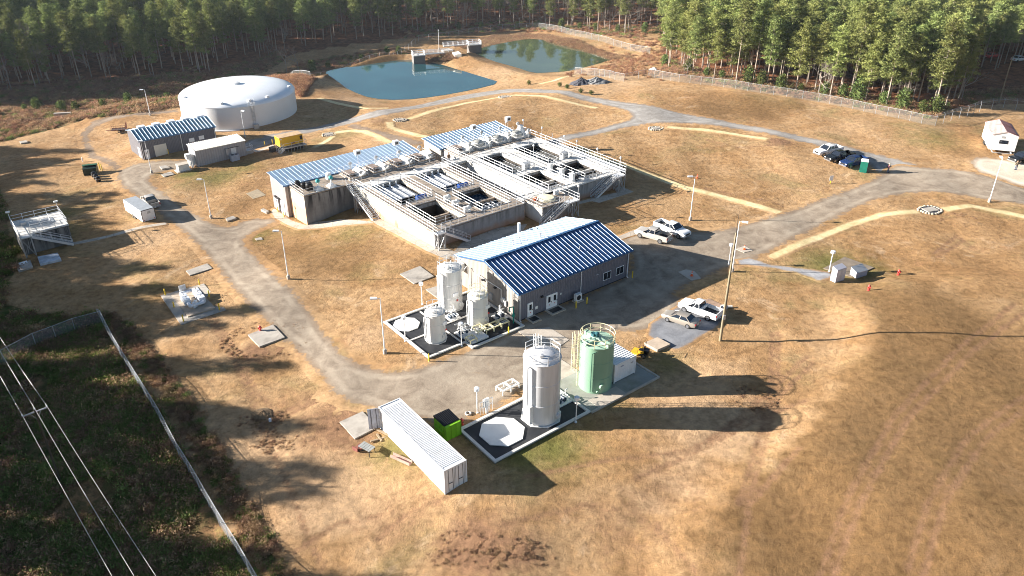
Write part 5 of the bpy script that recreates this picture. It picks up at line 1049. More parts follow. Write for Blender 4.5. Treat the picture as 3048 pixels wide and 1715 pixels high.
def pickup(label, px, head, paint, L=5.8, crew=True, name='pickup_truck', cap=None, z=None):
    x, y, zz = G(*px); o = thing(name, label, 'pickup truck', (x, y, zz+.06), head); h = L/2; w = .98
    cb = -.35 if not crew else -.75   # cab rear
    mb = MB(); loft(mb, [(h,.86,.45,.95,.9),(h-.12,.95,.38,1.05,.92),(h-.5,w,.34,1.12,.9),(1.25,w,.34,1.2,.9),(1.0,w,.34,1.22,.95),(cb,w,.34,1.24,.96),(cb-.02,w,.34,1.24,.96),(cb-.04,w,.34,.72,.96),(-h+.08,w,.40,.72,.96),(-h,w*.98,.45,.72,.96)]); mb.obj('body', paint, o, smooth=True)
    cabin(o, 1.3, cb+.05, .55, cb+.22, 1.2, 1.78, .93, .76, paint)
    mb = MB()
    for s in (-1, 1): mb.box(-h,cb-.05,min(s*w,s*.88),max(s*w,s*.88),.7,1.3)
    mb.box(-h,-h+.09,-.88,.88,.7,1.28); mb.box(cb-.14,cb-.05,-.88,.88,.7,1.28); b = mb.obj('cargo_bed', paint, o); boxpart('bed_liner', BLACK if cap is None else cap, b, (-h+.09,cb-.14,-.88,.88,.725,.80))
    for xx in (h-1.0, -h+1.15):
        for s in (-1, 1): wheel(o, xx, s*(w-.1), .4)
    for s in (-1, 1):
        boxpart('headlight', HEAD, o, (h-.06,h+.015,min(s*.55,s*.84),max(s*.55,s*.84),.78,.94)); boxpart('tail_light', TAIL, o, (-h-.02,-h+.05,min(s*.82,s*.985),max(s*.82,s*.985),.85,1.2)); boxpart('mirror', BLACK, o, (1.0,1.12,min(s*1.0,s*1.2),max(s*1.0,s*1.2),1.2,1.42))
    boxpart('grille', BLACK, o, (h-.02,h+.02,-.5,.5,.62,.92)); boxpart('bumper', CHROME, o, (h-.02,h+.1,-.85,.85,.38,.58),(-h-.1,-h+.02,-.85,.85,.42,.6)); boxpart('licence_plate', WHITE, o, (-h-.115,-h-.101,-.16,.16,.45,.58)); return o
def sedan(label, px, head, paint, suv=0.):
    x, y, zz = G(*px); o = thing('parked_car', label, 'car', (x, y, zz+.07), head); h = 2.38; w = .9; a = suv
    mb = MB(); loft(mb, [(h,.66,.38,.62,.9),(h-.12,.80,.28,.72,.9),(h-.5,.88,.24,.80,.88),(1.15,w,.22,.90+a,.9),(.9,w,.22,.93+a,.92),(-1.2,w,.22,.96+a,.92),(-1.45,w,.24,.96+a,.9),(-h+.25,.86,.3,.92+a,.88),(-h+.05,.8,.34,.85+a,.88),(-h,.72,.4,.66,.9)]); mb.obj('body', paint, o, smooth=True)
    cabin(o, 1.15, -1.62-a, .35, -1.0-a*2, .91+a, 1.36+a*1.2, .84, .62, paint)
    for xx in (1.42,-1.38):
        for s in (-1, 1): wheel(o, xx, s*(w-.1), .32, .22)
    for s in (-1, 1):
        boxpart('headlight', HEAD, o, (h-.16,h-.02,min(s*.5,s*.74),max(s*.5,s*.74),.56,.68)); boxpart('tail_light', TAIL, o, (-h-.005,-h+.12,min(s*.5,s*.78),max(s*.5,s*.78),.66,.84))
    boxpart('licence_plate', WHITE, o, (-h-.02,-h-.002,-.2,.2,.5,.62)); return o
def heading(f, r): a, b = G(*f), G(*r); return atan2(a[1]-b[1], a[0]-b[0])
pickup('white crew cab pickup nearest the office building, its tailgate toward the road', qp(570,262), heading(qp(478,245),qp(672,300)), PG, 5.6)
pickup('white pickup with sunroof facing the road, behind the tan white pickup', qp(700,222), heading(qp(800,262),qp(592,182)), PW, 6.0)
pickup('white pickup with open black bed parked on the asphalt beside the silver sedan', qp(895,785), heading(qp(778,740),qp(1010,822)), PW, 5.5, crew=False)
sedan('champagne silver sedan parked on the asphalt pad', qp(760,845), heading(qp(652,810),qp(870,880)), PS_)
pickup('white crew cab pickup at the left of the row beside the far road', qr(1368,432), heading(qr(1308,432),qr(1430,408)), PW, 5.8)
pickup('black pickup in the middle of the row beside the far road', qr(1438,470), heading(qr(1378,474),qr(1500,448)), PB, 5.8)
pickup('dark blue pickup beside the green portable toilet', qr(1525,502), heading(qr(1465,508),qr(1587,478)), PN, 5.6)
pickup('silver pickup with dark bed parked on the left road hitched to a white trailer', q6(1185,162), heading(q6(1150,110),q6(1228,180)), PG, 5.4)
pickup('dark car with pale windows at the right edge beside the house trailer', (3040,482), radians(200), PB, 5.2)
# enclosed trailer
x, y, z = G(*q6(1108,250)); hd = heading(q6(1010,205), q6(1170,288)); o = thing('enclosed_trailer', 'white enclosed box trailer with dark trimmed rear door behind a pickup', 'trailer', (x, y, z), hd)
boxpart('body', CONT, o, (-3.6,3.6,-1.15,1.15,.45,2.45)); boxpart('roof', mat('grey_trailer_roof', (.34,.36,.38), .5, var=.15), o, (-3.55,3.55,-1.1,1.1,2.45,2.49)); mb = MB()
for b in ((-3.66,-3.6,-1.18,-1.08,.4,2.5),(-3.66,-3.6,1.08,1.18,.4,2.5),(-3.66,-3.6,-1.08,1.08,2.4,2.5)): mb.box(*b)
mb.obj('rear_trim', DARKMETAL, o); boxpart('rear_door', CONT, o, (-3.65,-3.6,-1.05,1.05,.5,2.38)); boxpart('rear_sign', GALV, o, (-3.66,-3.651,-.4,.15,1.7,2.1))
for s in (-1, 1):
    boxpart('tail_light', TAIL, o, (-3.67,-3.652,min(s*.82,s*.96),max(s*.82,s*.96),.6,.75))
    for xx in (-.4,.45): wheel(o, xx, s*1.1, .34, .2)
mb = MB(); mb.beam((3.5,.6,.45),(4.8,0,.45),.08,.1); mb.beam((3.5,-.6,.45),(4.8,0,.45),.08,.1); mb.obj('drawbar', DARKMETAL, o)
# small open trailer
x, y, z = G(355, 392); o = thing('utility_trailer', 'small black open trailer with mesh ramp raised, left of the grey garage', 'trailer', (x, y, z), radians(15)); boxpart('deck', mat('dark_planks', (.06,.04,.03), .9), o, (-1.6,1.6,-.9,.9,.5,.58)); mb = MB(); rails(mb, [(-1.6,-.9,.58),(1.6,-.9,.58)], h=.5, sp=.8, mid=()); rails(mb, [(-1.6,.9,.58),(1.6,.9,.58)], h=.5, sp=.8, mid=())
for i in range(6): mb.tube((1.65,-.9+i*.36,.5),(1.8,-.9+i*.36,2.1),.03,4)
for i in range(5): mb.tube((1.65+i*.035,-.9,.6+i*.36),(1.65+i*.035,.9,.6+i*.36),.03,4)
mb.beam((-1.6,0,.5),(-2.8,0,.45),.1,.1); mb.obj('frame', RUST, o); wheel(o,.2,1.0,.33,.2); wheel(o,.2,-1.0,.33,.2)
# house trailer
a = G(*qh(1240,745)); b = G(*qh(1500,765)); c = G(*qh(1155,545)); hd = atan2(c[1]-a[1], c[0]-a[0])
b = G(2990, 470)
Lh, Wh = hypot(c[0]-a[0], c[1]-a[1])*.92, 4.4
o = thing('house_trailer', 'white box house trailer with rusty pink peaked roof at the right edge', 'trailer', (a[0], a[1], a[2]), hd)
HW = mat('trailer_white', (.82,.80,.78), .5, var=.03, dirt=(.6,.45,.4), dirt_amt=.2); mb = MB(); mb.prism([(0,0),(Lh,0),(Lh,-Wh),(0,-Wh)], .7, 3.6); mb.add([(0,0,3.6),(0,-Wh,3.6),(0,-Wh/2,4.3)], [(0,1,2)]); mb.add([(Lh,0,3.6),(Lh,-Wh,3.6),(Lh,-Wh/2,4.3)], [(0,2,1)]); mb.obj('wall', HW, o)
PINK = mat('pink_rusty_roof', (.62,.48,.46), .6, var=.15, vs=.8, dirt=(.30,.15,.13), dirt_amt=.8)
for s, nm in ((0,'roof'),(1,'roof')):
    y0 = .15 if s == 0 else -Wh-.15; mb = MB(); mb.prism([(-.15,y0),(Lh+.15,y0),(Lh+.15,-Wh/2),(-.15,-Wh/2)], [3.57,3.57,4.32,4.32], [3.63,3.63,4.38,4.38]); mb.obj('roof', PINK, o)
mb = MB()
for i in range(15):
    xx = i*Lh/14; mb.beam((xx,.15,3.66),(xx,-Wh/2,4.41),.05,.04); mb.beam((xx,-Wh-.15,3.66),(xx,-Wh/2,4.41),.05,.04)
mb.obj('roof_rib', RUST, o); boxpart('window', GLASS, o, (-.04,0,-2.9,-1.4,2.0,2.7)); boxpart('vent', GALV, o, (-.04,0,-2.2,-1.6,3.05,3.45)); mb = MB()
for yy in (-.6,-Wh+.6): mb.beam((-1.0,yy,.5),(Lh,yy,.5),.12,.2)
mb.beam((-1.0,-.6,.5),(-1.0,-Wh+.6,.5),.1,.1); mb.obj('chassis', GALV, o)
for xx in (Lh*.55, Lh*.65): wheel(o, xx, -.1, .45); wheel(o, xx, -Wh+.1, .45)
# portable toilet, sign, people
x, y, z = G(*qr(1585,538)); PT = mat('toilet_green', (.01,.17,.12), .4); o = thing('portable_toilet', 'green portable toilet with white roof next to the dark blue pickup', 'toilet', (x, y, z), TH+.5); boxpart('cabin', PT, o, (-.6,.6,-.6,.6,0,2.05)); boxpart('door', mat('toilet_door', (.02,.25,.18), .4), o, (-.42,.42,-.63,-.6,.1,1.95)); mb = MB(); mb.prism([(-.65,-.65),(.65,-.65),(.65,.65),(-.65,.65)], 2.05, 2.12); mb.prism([(-.5,-.6),(.5,-.6),(.5,.6),(-.5,.6)], 2.12, 2.28); mb.obj('roof', WHITE, o)
x, y, z = G(*qr(1385,612)); o = thing('notice_board', 'small blank white notice board on a post in the lawn', 'sign', (x, y, z), .3); mb = MB(); mb.box(-.05,.05,-.05,.05,0,1.3); mb.obj('post', YELLOW, o); boxpart('board', WHITECLEAN, o, (-.38,.38,-.07,-.051,.55,1.5))
SKIN = mat('skin', (.45,.27,.19), .6)
def person(label, pos, head, h, top, legc, hat=None, pose='stand'):
    o = thing('person', label, 'person', pos, head); k = h/1.75
    V = {}; 
    def limb(name, pts, rads, m):
        me = D.meshes.new(name); me.from_pydata([tuple(c*k for c in p) for p in pts], [(i, i+1) for i in range(len(pts)-1)], []); return me
    # body: one connected skinned skeleton
    sx = .14 if pose == 'walk' else .02
    P_ = [(0,0,.95),(0,0,1.15),(0,0,1.38),(0,0,1.5),(0,0,1.6),(0,0,1.72), (.0,.10,.9),(sx,.12,.5),(sx*.2+.02,.12,.08),(sx*.2+.14,.12,.04), (.0,-.10,.9),(-sx*.5,-.12,.5),(-sx*1.9,-.12,.08),(-sx*1.9+.12,-.12,.04), (0,.2,1.4),(-sx*.6,.26,1.15),(sx*.4+.05,.26,.92),(sx*.4+.08,.26,.83), (0,-.2,1.4),(sx*.6,-.26,1.15),(sx+.12,-.25,.93),(sx+.17,-.25,.85)]
    E_ = [(0,1),(1,2),(2,3),(3,4),(4,5),(0,6),(6,7),(7,8),(8,9),(0,10),(10,11),(11,12),(12,13),(2,14),(14,15),(15,16),(16,17),(2,18),(18,19),(19,20),(20,21)]
    R_ = [.16,.15,.16,.065,.095,.09,.1,.07,.05,.04,.1,.07,.05,.04,.07,.05,.038,.035,.07,.05,.038,.035]
    me = D.meshes.new('body'); me.from_pydata([tuple(c*k for c in p) for p in P_], E_, []); b = D.objects.new('body', me); COL.objects.link(b); b.parent = o; me.materials.append(SKIN)
    md = b.modifiers.new('skin', 'SKIN'); 
    for i, r in enumerate(R_): me.skin_vertices[0].data[i].radius = (r*k*(.85 if i in (1,2) else 1), r*k, )
    me.skin_vertices[0].data[0].use_root = True; s = b.modifiers.new('sub', 'SUBSURF'); s.levels = 1; s.render_levels = 1
    mb = MB(); mb.lathe([(.19*k,.86*k),(.185*k,1.1*k),(.21*k,1.35*k),(.14*k,1.46*k),(.08*k,1.5*k)], 12); mb.xform(lambda v: (v[0]*.75, v[1], v[2]))
    for s_, pts in ((1,((0,.2,1.4),(-sx*.6,.26,1.15),(sx*.4+.05,.26,.92))),(-1,((0,-.2,1.4),(sx*.6,-.26,1.15),(sx+.12,-.25,.93)))):
        mb.path([tuple(c*k for c in p) for p in pts], .07*k, 8)
    mb.obj('jacket', top, o, smooth=True); mb = MB(); mb.lathe([(.18*k,.8*k),(.17*k,.98*k)], 10); mb.xform(lambda v: (v[0]*.75, v[1], v[2]))
    for i, j in ((6,7),(7,8),(10,11),(11,12)): mb.tube(tuple(c*k for c in P_[i]), tuple(c*k for c in P_[j]), .10*k if i in (6,10) else .08*k, 8, r2=.075*k)
    mb.obj('trousers', legc, o, smooth=True)
    for i in (9, 13): q = P_[i]; boxpart('boot', BLACK, o, ((q[0]-.17)*k,(q[0]+.07)*k,(q[1]-.05)*k,(q[1]+.05)*k,0.0,.10*k))
    mb = MB(); mb.lathe([(.115*k,1.66*k),(.12*k,1.72*k),(.09*k,1.8*k),(.02,1.83*k)], 12)
    if hat is not None: mb.lathe([(.15*k,1.68*k),(.15*k,1.70*k)], 12)
    mb.obj('hard_hat' if hat is not None else 'hair', hat or mat('dark_hair', (.03,.02,.015), .8), o, smooth=True)
    boxpart('nose', SKIN, o, (.10*k,.125*k,-.015*k,.015*k,1.59*k,1.64*k))
JB = mat('brown_jacket', (.18,.10,.05), .9); JD = mat('maroon_jacket', (.07,.02,.03), .9); JN = mat('jeans_blue', (.10,.13,.20), .9); JC = mat('camouflage_jacket', (.16,.13,.09), .9, var=.6, vs=8)
x, y = frS(15.1, 37.6); person('person in a brown jacket and grey trousers standing on the basin bridge', (x, y, T+.01), -1.2, 1.8, JB, mat('grey_trousers', (.25,.25,.27), .9), mat('brown_hat', (.16,.10,.05), .8))
x, y, z = G(*qr(1737,549)); person('person in a dark maroon jacket and pale hard hat walking across the access road', (x, y, z+.06), radians(170), 1.8, JD, JN, mat('cream_hard_hat', (.8,.7,.35), .4), 'walk')
x, y, z = G(*qh(1595,968)); person('person in camouflage clothing standing in front of the car at the right edge', (x, y, z+.06), radians(90), 1.85, JC, JN)
# ---- slabs, drains, cones, bollards, hydrants
slab('manhole_slab', 'square concrete slab on the lawn left of the tall white tank, with two dark stains', [q4(262,630),q4(385,715),q4(555,650),q4(435,562)], .12, CONC)
slab('manhole_slab', 'concrete slab partly hidden behind the tall white tank', [q4(485,762),q4(590,840),q4(640,780),q4(580,735)], .1, CONC)
slab('manhole_slab', 'concrete slab ringed by dug up soil beside the left road', [q6(1945,1185),q6(2035,1278),q6(2235,1205),q6(2140,1105)], .18, CONC)
slab('manhole_slab', 'pale slab with two round lids near the left road bend', [q6(1458,680),q6(1490,715),q6(1665,660),q6(1625,622)], .12, CONC)
slab('manhole_slab', 'concrete slab under the open container door', [q5(155,785),q5(270,912),q5(440,825),q5(330,705)], .14, CONC)
slab('manhole_slab', 'small slab between the lamp and the tan gallery building', [q6(1770,270),q6(1783,292),q6(1855,270),q6(1830,252)], .2, CONC)
slab('manhole_slab', 'small flat slab in the grass below the pale cabinet', [qg(475,960),qg(520,992),qg(665,955),qg(610,918)], .12, CONC)
slab('manhole_slab', 'low box slab beside the pale cabinet', [qg(455,855),qg(490,892),qg(600,870),qg(545,840)], .3, CONC)
slab('manhole_slab', 'tan slab behind the yellow mower', [qp(508,1000),qp(600,1050),qp(690,1010),qp(600,962)], .35, mat('tan_slab', (.45,.36,.27), .9))
slab('manhole_slab', 'reddish brown slab beside the pickup with the open black bed', [qp(880,695),qp(1010,765),qp(1085,735),qp(960,680)], .08, mat('brown_slab', (.30,.2,.14), .9, var=.3, vs=2))
slab('manhole_slab', 'pale square slab with an orange cone near the road edge', [qp(1147,335),qp(1205,360),qp(1265,345),qp(1210,312)], .1, SIDEWALK)
slab('manhole_slab', 'shaded slab with an orange cone in the gravel yard', [qp(745,495),qp(840,555),qp(905,540),qp(860,492),qp(800,478)], .12, SIDEWALK)
slab('manhole_slab', 'concrete slab in the yard between the tanks and the building door', [q5(1500,95),q5(1745,262),q5(1890,160),q5(1740,66)], .09, SIDEWALK)
slab('equipment_slab', 'dark stained slab under the grey roadside cabinets', [qp(1758,470),qp(1960,530),qp(2110,465),qp(1905,390)], .12, mat('dark_slab', (.20,.16,.12), .9, var=.3, vs=1.))
slab('equipment_slab', 'shaded grey slab with a white plate at the left edge below the pump station', [q6(130,655),q6(150,690),q6(262,655),q6(240,600)], .25, CONC)
slab('white_plate', 'white plate lying on the shaded grey slab at the left edge', [q6(150,628),q6(156,642),q6(222,622),q6(214,608)], .32, WHITE, 'plate')
slab('equipment_slab', 'blueish slab with pale patches right of the white plate slab', [q6(298,580),q6(318,638),q6(485,600),q6(455,548)], .35, mat('blue_white_slab', (.45,.48,.52), .8, var=.4, vs=1.2))
slab('small_pad', 'tiny concrete pad alone in the grass at far left', [q1(148,1075),q1(160,1088),q1(212,1080),q1(200,1066)], .25, CONC)
slab('small_pad', 'tiny concrete pad in the lawn beside the left road fork', [q6(1998,425),q6(2012,438),q6(2062,432),q6(2048,414)], .08, CONC)
slab('flagstone', 'faint flat pad in the grass near the tan gallery building', [q6(1930,70),q6(1985,112),q6(2085,82),q6(2020,35)], .03, mat('faded_pad', (.34,.27,.18), .9, var=.2))
walk('concrete walk around the left end of the tan gallery building and wing wall', [(807,633),(818,650),(858,672),(888,683),(1000,675),(1080,668),(1118,665),(1100,660),(1010,655),(935,662),(916,673),(866,657),(815,620)])
walk('long concrete walk along the south wall of the near basin block', [(1104,655),(1118,668),(1268,748),(1330,775),(1362,753),(1300,730),(1155,655)])
walk('shaded concrete walk between the basins and the blue roofed building', [(1340,765),(1362,775),(1400,740),(1555,690),(1570,668),(1480,680),(1380,718)])
walk('shaded concrete walk below the far right basin wall and stairs', [d_(*p) for d_ in (zf(1540,400,5.367),) for p in ((950,1090),(960,1130),(1190,1075),(1310,1102),(1860,925),(1560,800),(1560,900),(1590,935),(1250,1010))])
walk('pale walk from the building corner to the two white pickups', [qp(320,250),qp(345,268),qp(480,225),qp(570,190),qp(545,178),qp(430,205)])
walk('narrow pale walk from the left pump station to the road', [q6(520,490),q6(560,480),q6(860,415),q6(960,390),q6(1120,345),q6(1310,315),q6(1300,300),q6(1110,328),q6(850,400),q6(545,462)])
slab('pipe_station_pad', 'tilted square concrete pad carrying the white covered pipework', [q6(1260,872),q6(1420,1102),q6(1772,985),q6(1598,778)], .08, CONC)
slab('pipe_station_plinth', 'raised tan plinth in the middle of the pipework pad', [q6(1345,875),q6(1475,1045),q6(1690,975),q6(1540,808)], .22, mat('tan_plinth', (.42,.34,.26), .9), 'plinth')
def drain(px, r, label, n=22):
    x, y, z = G(*px); o = thing('drain_ring', label, 'drain', (x, y, z+.02), .3, 'oval drain rings with stone collars'); mb = MB()
    for i in range(n):
        t = 2*pi*i/n; k_ = random.uniform(.9,1.1); c = (r*1.25*k_*cos(t), r*k_*sin(t)); mb.lathe([(.22,-.1),(.21,.1),(.12,.17),(.02,.18)], 7, c)
    mb.obj('collar', mat('sandbag_white', (.46,.40,.31), .9, var=.3), o); mb = MB(); mb.box(-r*.75,r*.75,-r*.5,r*.5,-.1,.16); mb.obj('cover', CONC, o); mb = MB(); mb.lathe([(r*1.05,.0),(r*1.05,.05)], 16); mb.xform(lambda v: (v[0]*1.15, v[1]*.95, v[2])); mb.obj('stone_bed', ROCK, o)
for px, r, l in (((979,401),1.2,'beside the yellow generator'),((1190,358),1.2,'at the bend of the hooked straw strip'),((1503,290),1.2,'on the inner edge of the far road loop'),((1952,383),1.2,'at the left end of the strip along the far road'),((2769,626),1.5,'below the access road junction at right')): drain(px, r, 'pale ringed storm drain '+l)
def cone(px, label):
    x, y, z = G(*px); o = thing('traffic_cone', label, 'cone', (x, y, z+.12)); mb = MB(); mb.box(-.2,.2,-.2,.2,0,.04); mb.lathe([(.15,.04),(.09,.35)],10); mb.lathe([(.07,.45),(.03,.75)],10); mb.obj('cone', ORANGE, o); mb = MB(); mb.lathe([(.092,.35),(.07,.45)],10,cap=False); mb.obj('reflective_band', WHITECLEAN, o)
cone(qp(1207,338), 'orange cone on the pale slab near the road edge'); cone(qp(840,523), 'orange cone on the shaded slab in the gravel yard'); cone(qr(567,582), 'small orange cone behind the lamp near the straw strip')
def bollard(px, label, m=YELLOW, h=1.1):
    x, y, z = G(*px); o = thing('bollard', label, 'bollard', (x, y, z), 0, 'yellow bollards'); mb = MB(); mb.lathe([(.085,-.2),(.085,h-.06),(.05,h),(.01,h+.02)], 10); mb.obj('post', m, o, smooth=True); mb = MB(); mb.lathe([(.13,-.1),(.13,.05)], 10); mb.obj('footing', SIDEWALK, o)
for px, l in ((q4(1780,922),'in front of the small air conditioning unit'),(q4(1874,885),'right of the small air conditioning unit'),(q4(2266,660),'at the far right corner of the blue roofed building'),(q4(1200,1145),'at the building corner beside the teal standpipe'),(q4(513,1380),'at the front corner of the three tank pad'),
    (q6(1298,870),'at the far left corner of the pipework pad'),(q6(1567,792),'at the top corner of the pipework pad'),(q6(1642,882),'on the right side of the pipework pad'),(q6(1722,985),'at the right corner of the pipework pad'),(q6(1368,972),'on the left side of the pipework pad'),(q6(1440,1075),'at the near corner of the pipework pad'),
    (qg(1950,548),'pale, left of the yellow generator near the shed'),(qg(2060,522),'pale, directly left of the yellow generator'),(qg(582,665),'at the roller door of the grey garage'),((780+232/4.83, 400+1125/4.83),'left of the white door of the tan gallery building'),((780+322/4.83, 400+1200/4.83),'right of the roll door of the tan gallery building')): bollard(px, 'yellow bollard '+l)
def hydrant(px, label):
    x, y, z = G(*px); o = thing('fire_hydrant', label, 'fire hydrant', (x, y, z), .4, 'red fire hydrants'); mb = MB(); mb.lathe([(.2,0),(.2,.08),(.14,.1),(.14,.6),(.19,.62),(.19,.68),(.13,.78),(.04,.88)],12); mb.obj('barrel', RED, o, smooth=True); mb = MB(); mb.tube((-.26,0,.48),(.26,0,.48),.07,8); mb.tube((0,0,.48),(0,-.26,.48),.09,8); mb.obj('outlet', RED, o)
hydrant(qp(2280,512), 'upper red fire hydrant right of the grey cabinets'); hydrant(qp(2073,620), 'lower red fire hydrant below the grey cabinets'); hydrant(q6(2043,1150), 'red hydrant beside the slab ringed by dug up soil'); hydrant(q5(1080,800), 'small dark red standpipe at the left corner of the big tank pad')
x, y, z = G(*q1(625,1222)); o = thing('marker_post', 'tiny white marker post in the shaded grass left of the black dumpster', 'post', (x,y,z)); mb = MB(); mb.lathe([(.12,0),(.12,.9),(.05,1.0)],8); mb.obj('post', WHITE, o)
# cabinets by the gravel path
x, y, z = G(*qp(1855,550)); o = thing('electric_cabinet', 'tall pale grey electric cabinet by the gravel path', 'cabinet', (x, y, z), TH-.15); CG = mat('cabinet_grey', (.46,.45,.50), .5, var=.05)
mb = MB(); mb.prism([(-.9,-.4),(.9,-.4),(.9,.5),(-.9,.5)], [-.1]*4, [2.0,2.0,2.25,2.25]); mb.obj('casing', CG, o); boxpart('door', mat('cabinet_pale', (.6,.58,.6), .5), o, (-.8,-.03,-.43,-.4,.15,1.9),(.03,.8,-.43,-.4,.15,1.9))
x, y, z = G(*qp(2000,515)); o = thing('electric_cabinet', 'low grey cabinet with sloping lid right of the tall cabinet', 'cabinet', (x, y, z), TH-.2); mb = MB(); mb.prism([(-1,-.6),(1,-.6),(1,.6),(-1,.6)], [-.1]*4, [.85,.85,1.25,1.25]); mb.obj('casing', CG, o); mb = MB(); mb.prism([(-1.05,-.65),(1.05,-.65),(1.05,.65),(-1.05,.65)], [.86,.86,1.27,1.27], [.92,.92,1.33,1.33]); mb.obj('lid', GALV, o)
# mower
x, y, z = G(*qp(485,1068)); o = thing('ride_on_mower', 'yellow and black ride on mower parked by the tan slab', 'mower', (x, y, z), radians(150)); MY = mat('mower_yellow', (.75,.42,.03), .4)
mb = MB(); mb.box(-.8,.3,-.4,.4,.35,.6); mb.box(-.95,-.4,-.38,.38,.5,.95); mb.obj('engine_deck', BLACK, o); mb = MB(); mb.prism([(.1,-.75),(1.1,-.6),(1.1,.6),(.1,.75)], .2, .38); mb.box(-.5,.2,-.55,-.38,.5,.8); mb.box(-.5,.2,.38,.55,.5,.8); mb.obj('mower_deck', MY, o); boxpart('seat', BLACK, o, (-.35,.15,-.25,.25,.62,.78),(-.42,-.32,-.25,.25,.78,1.2))
mb = MB(); mb.path([(-.3,-.5,.6),(-.4,-.5,1.7),(-.4,.5,1.7),(-.3,.5,.6)],.03,5); mb.obj('roll_bar', BLACK, o); mb = MB(); mb.path([(.35,-.2,.5),(.3,-.25,1.05)],.025,4); mb.path([(.35,.2,.5),(.3,.25,1.05)],.025,4); mb.obj('lever', DARKMETAL, o)
for xx, yy, rr in ((-.55,.55,.3),(-.55,-.55,.3),(1.1,.4,.16),(1.1,-.4,.16)): wheel(o, xx, yy, rr, .2)
# pipework station
o = thing('pipework', 'white jacketed valve boxes and pipes in a loop on the tan plinth', 'pipework', (0,0,0)); cx, cy, cz = G(*q6(1515,925)); o.location = (cx, cy, cz+.2); o.rotation_euler = (0,0,radians(126))
BW = mat('bluish_white_jacket', (.74,.77,.82), .45, var=.06)
mb = MB(); mb.path([(-2.2,-.9,.6),(2.1,-.9,.6),(2.1,.9,.6),(-2.2,.9,.6),(-2.2,-.9,.6)], .22, 10); mb.tube((-2.2,.4,-.2),(-2.2,.4,1.0),.2,10); mb.tube((2.1,-.9,-.2),(2.1,-.9,.6),.2,10); mb.obj('pipe', BW, o, smooth=True)
for xx, yy in ((-1.3,-.9),(0,-.9),(1.1,-.9),(-.7,.9),(.6,.9)): boxpart('valve_box', BW, o, (xx-.42,xx+.42,yy-.4,yy+.4,.25,1.1)); mb = MB(); mb.tube((xx,yy,1.1),(xx+.1,yy,1.4),.04,5); mb.tube((xx-.12,yy,1.38),(xx+.3,yy,1.38),.03,5); mb.obj('valve_handle', BLACK, o)
mb = MB(); mb.tube((-2.0,.1,-.2),(-2.0,.1,1.1),.24,12); mb.obj('flange_stub', WHITE, o); boxpart('control_cabinet', GALV, o, (2.5,2.7,.0,.9,.6,1.5)); mb = MB(); mb.tube((2.6,.4,0),(2.6,.4,.6),.05,5); mb.obj('cabinet_post', DARKMETAL, o)
# black dumpster and drums
x, y, z = G(*q1(690,1310)); o = thing('dumpster', 'black open skip with green rim at left, beside two yellow posts', 'dumpster', (x,y,z), radians(20)); mb = MB(); mb.prism([(-1.3,-.8),(1.1,-.8),(1.3,.8),(-1.3,.8)], 0, [1.3,1.3,1.7,1.7]); mb.obj('bin', mat('dark_green_steel', (.01,.03,.02), .5), o); mb = MB(); mb.prism([(-1.35,.1),(1.3,.1),(1.35,.85),(-1.35,.85)], 1.68, 1.75); mb.obj('lid', mat('green_rim', (.03,.12,.06), .5), o)
for k, px in enumerate((q1(755,1280), q1(772,1290))): bollard(px, 'yellow post %s the black skip' % ('right beside', 'a step right of')[k], h=1.5)
for k, (px, l) in enumerate(((q1(712,1335),'nearest the black skip'),(q1(728,1352),'in the middle of the three'),(q1(745,1370),'farthest from the black skip'))):
    x, y, z = G(*px); o = thing('waste_bag', 'black plastic drum '+l+' on the left lawn', 'drum', (x,y,z), k, 'black drums behind the skip'); o.name = 'plastic_drum'; mb = MB(); mb.lathe([(.4,0),(.46,.15),(.46,.9),(.3,1.05),(.02,1.1)],14); mb.obj('drum', BLACK, o, smooth=True); mb = MB(); mb.lathe([(.48,.5),(.48,.56)],14); mb.obj('hoop', GALV, o)
# debris beside the container
x, y, z = G(*q5(365,1010)); o = thing('scrap_steps', 'rusty red metal steps with a grey planked top left of the container', 'scrap', (x,y,z), radians(-35)); mb = MB()
for i in range(5): mb.box(-.8+i*.32,-.52+i*.32,-.45,.45,.75,.8)
mb.obj('planked_top', mat('grey_plank', (.30,.31,.30), .9, var=.2), o); mb = MB(); mb.prism([(-1.5,-.6),(-.8,-.55),(-.8,.6),(-1.6,.55)], .02, .12); mb.box(-1.5,-.8,-.6,-.5,.1,.5); mb.obj('tray', RUST, o); mb = MB()
for xx in (-.75,.7):
    for yy in (-.4,.4): mb.beam((xx,yy,0),(xx,yy,.75),.06,.06)
mb.beam((-.7,-.4,.1),(.7,.4,.7),.05,.05); mb.obj('leg', DARKMETAL, o)
x, y, z = G(*q5(622,1070)); o = thing('steel_channel', 'pinkish rusty steel channel lying by the container side', 'scrap', (x,y,z), radians(-32)); mb = MB(); mb.box(-1.2,1.2,-.25,.25,.02,.08); mb.box(-1.2,1.2,-.25,-.2,.08,.35); mb.box(-1.2,1.2,.2,.25,.08,.35); mb.obj('channel', mat('pinkish_steel', (.42,.27,.22), .7, var=.25), o)
for px, an, ln, l in ((q5(500,870),-35,3.2,'long weathered timber lying beside the container'),(q5(445,915),25,1.6,'short broken timber by the scrap steps'),(q5(455,900),-60,1.3,'second broken timber crossing the short one by the scrap steps')):
    x, y, z = G(*px); mb = MB(); mb.box(-ln/2,ln/2,-.09,.09,0,.14); b = mb.obj('timber', WOOD); b.location = (x,y,z); b.rotation_euler = (0,0,radians(an)); tag(b, l, 'timber')
x, y, z = G(*q5(1128,720)); mb = MB(); 
for i in range(16): t = i*pi/8; t2 = t+pi/8; mb.tube((.28*cos(t),.28*sin(t),.12),(.28*cos(t2),.28*sin(t2),.12),.1,6)
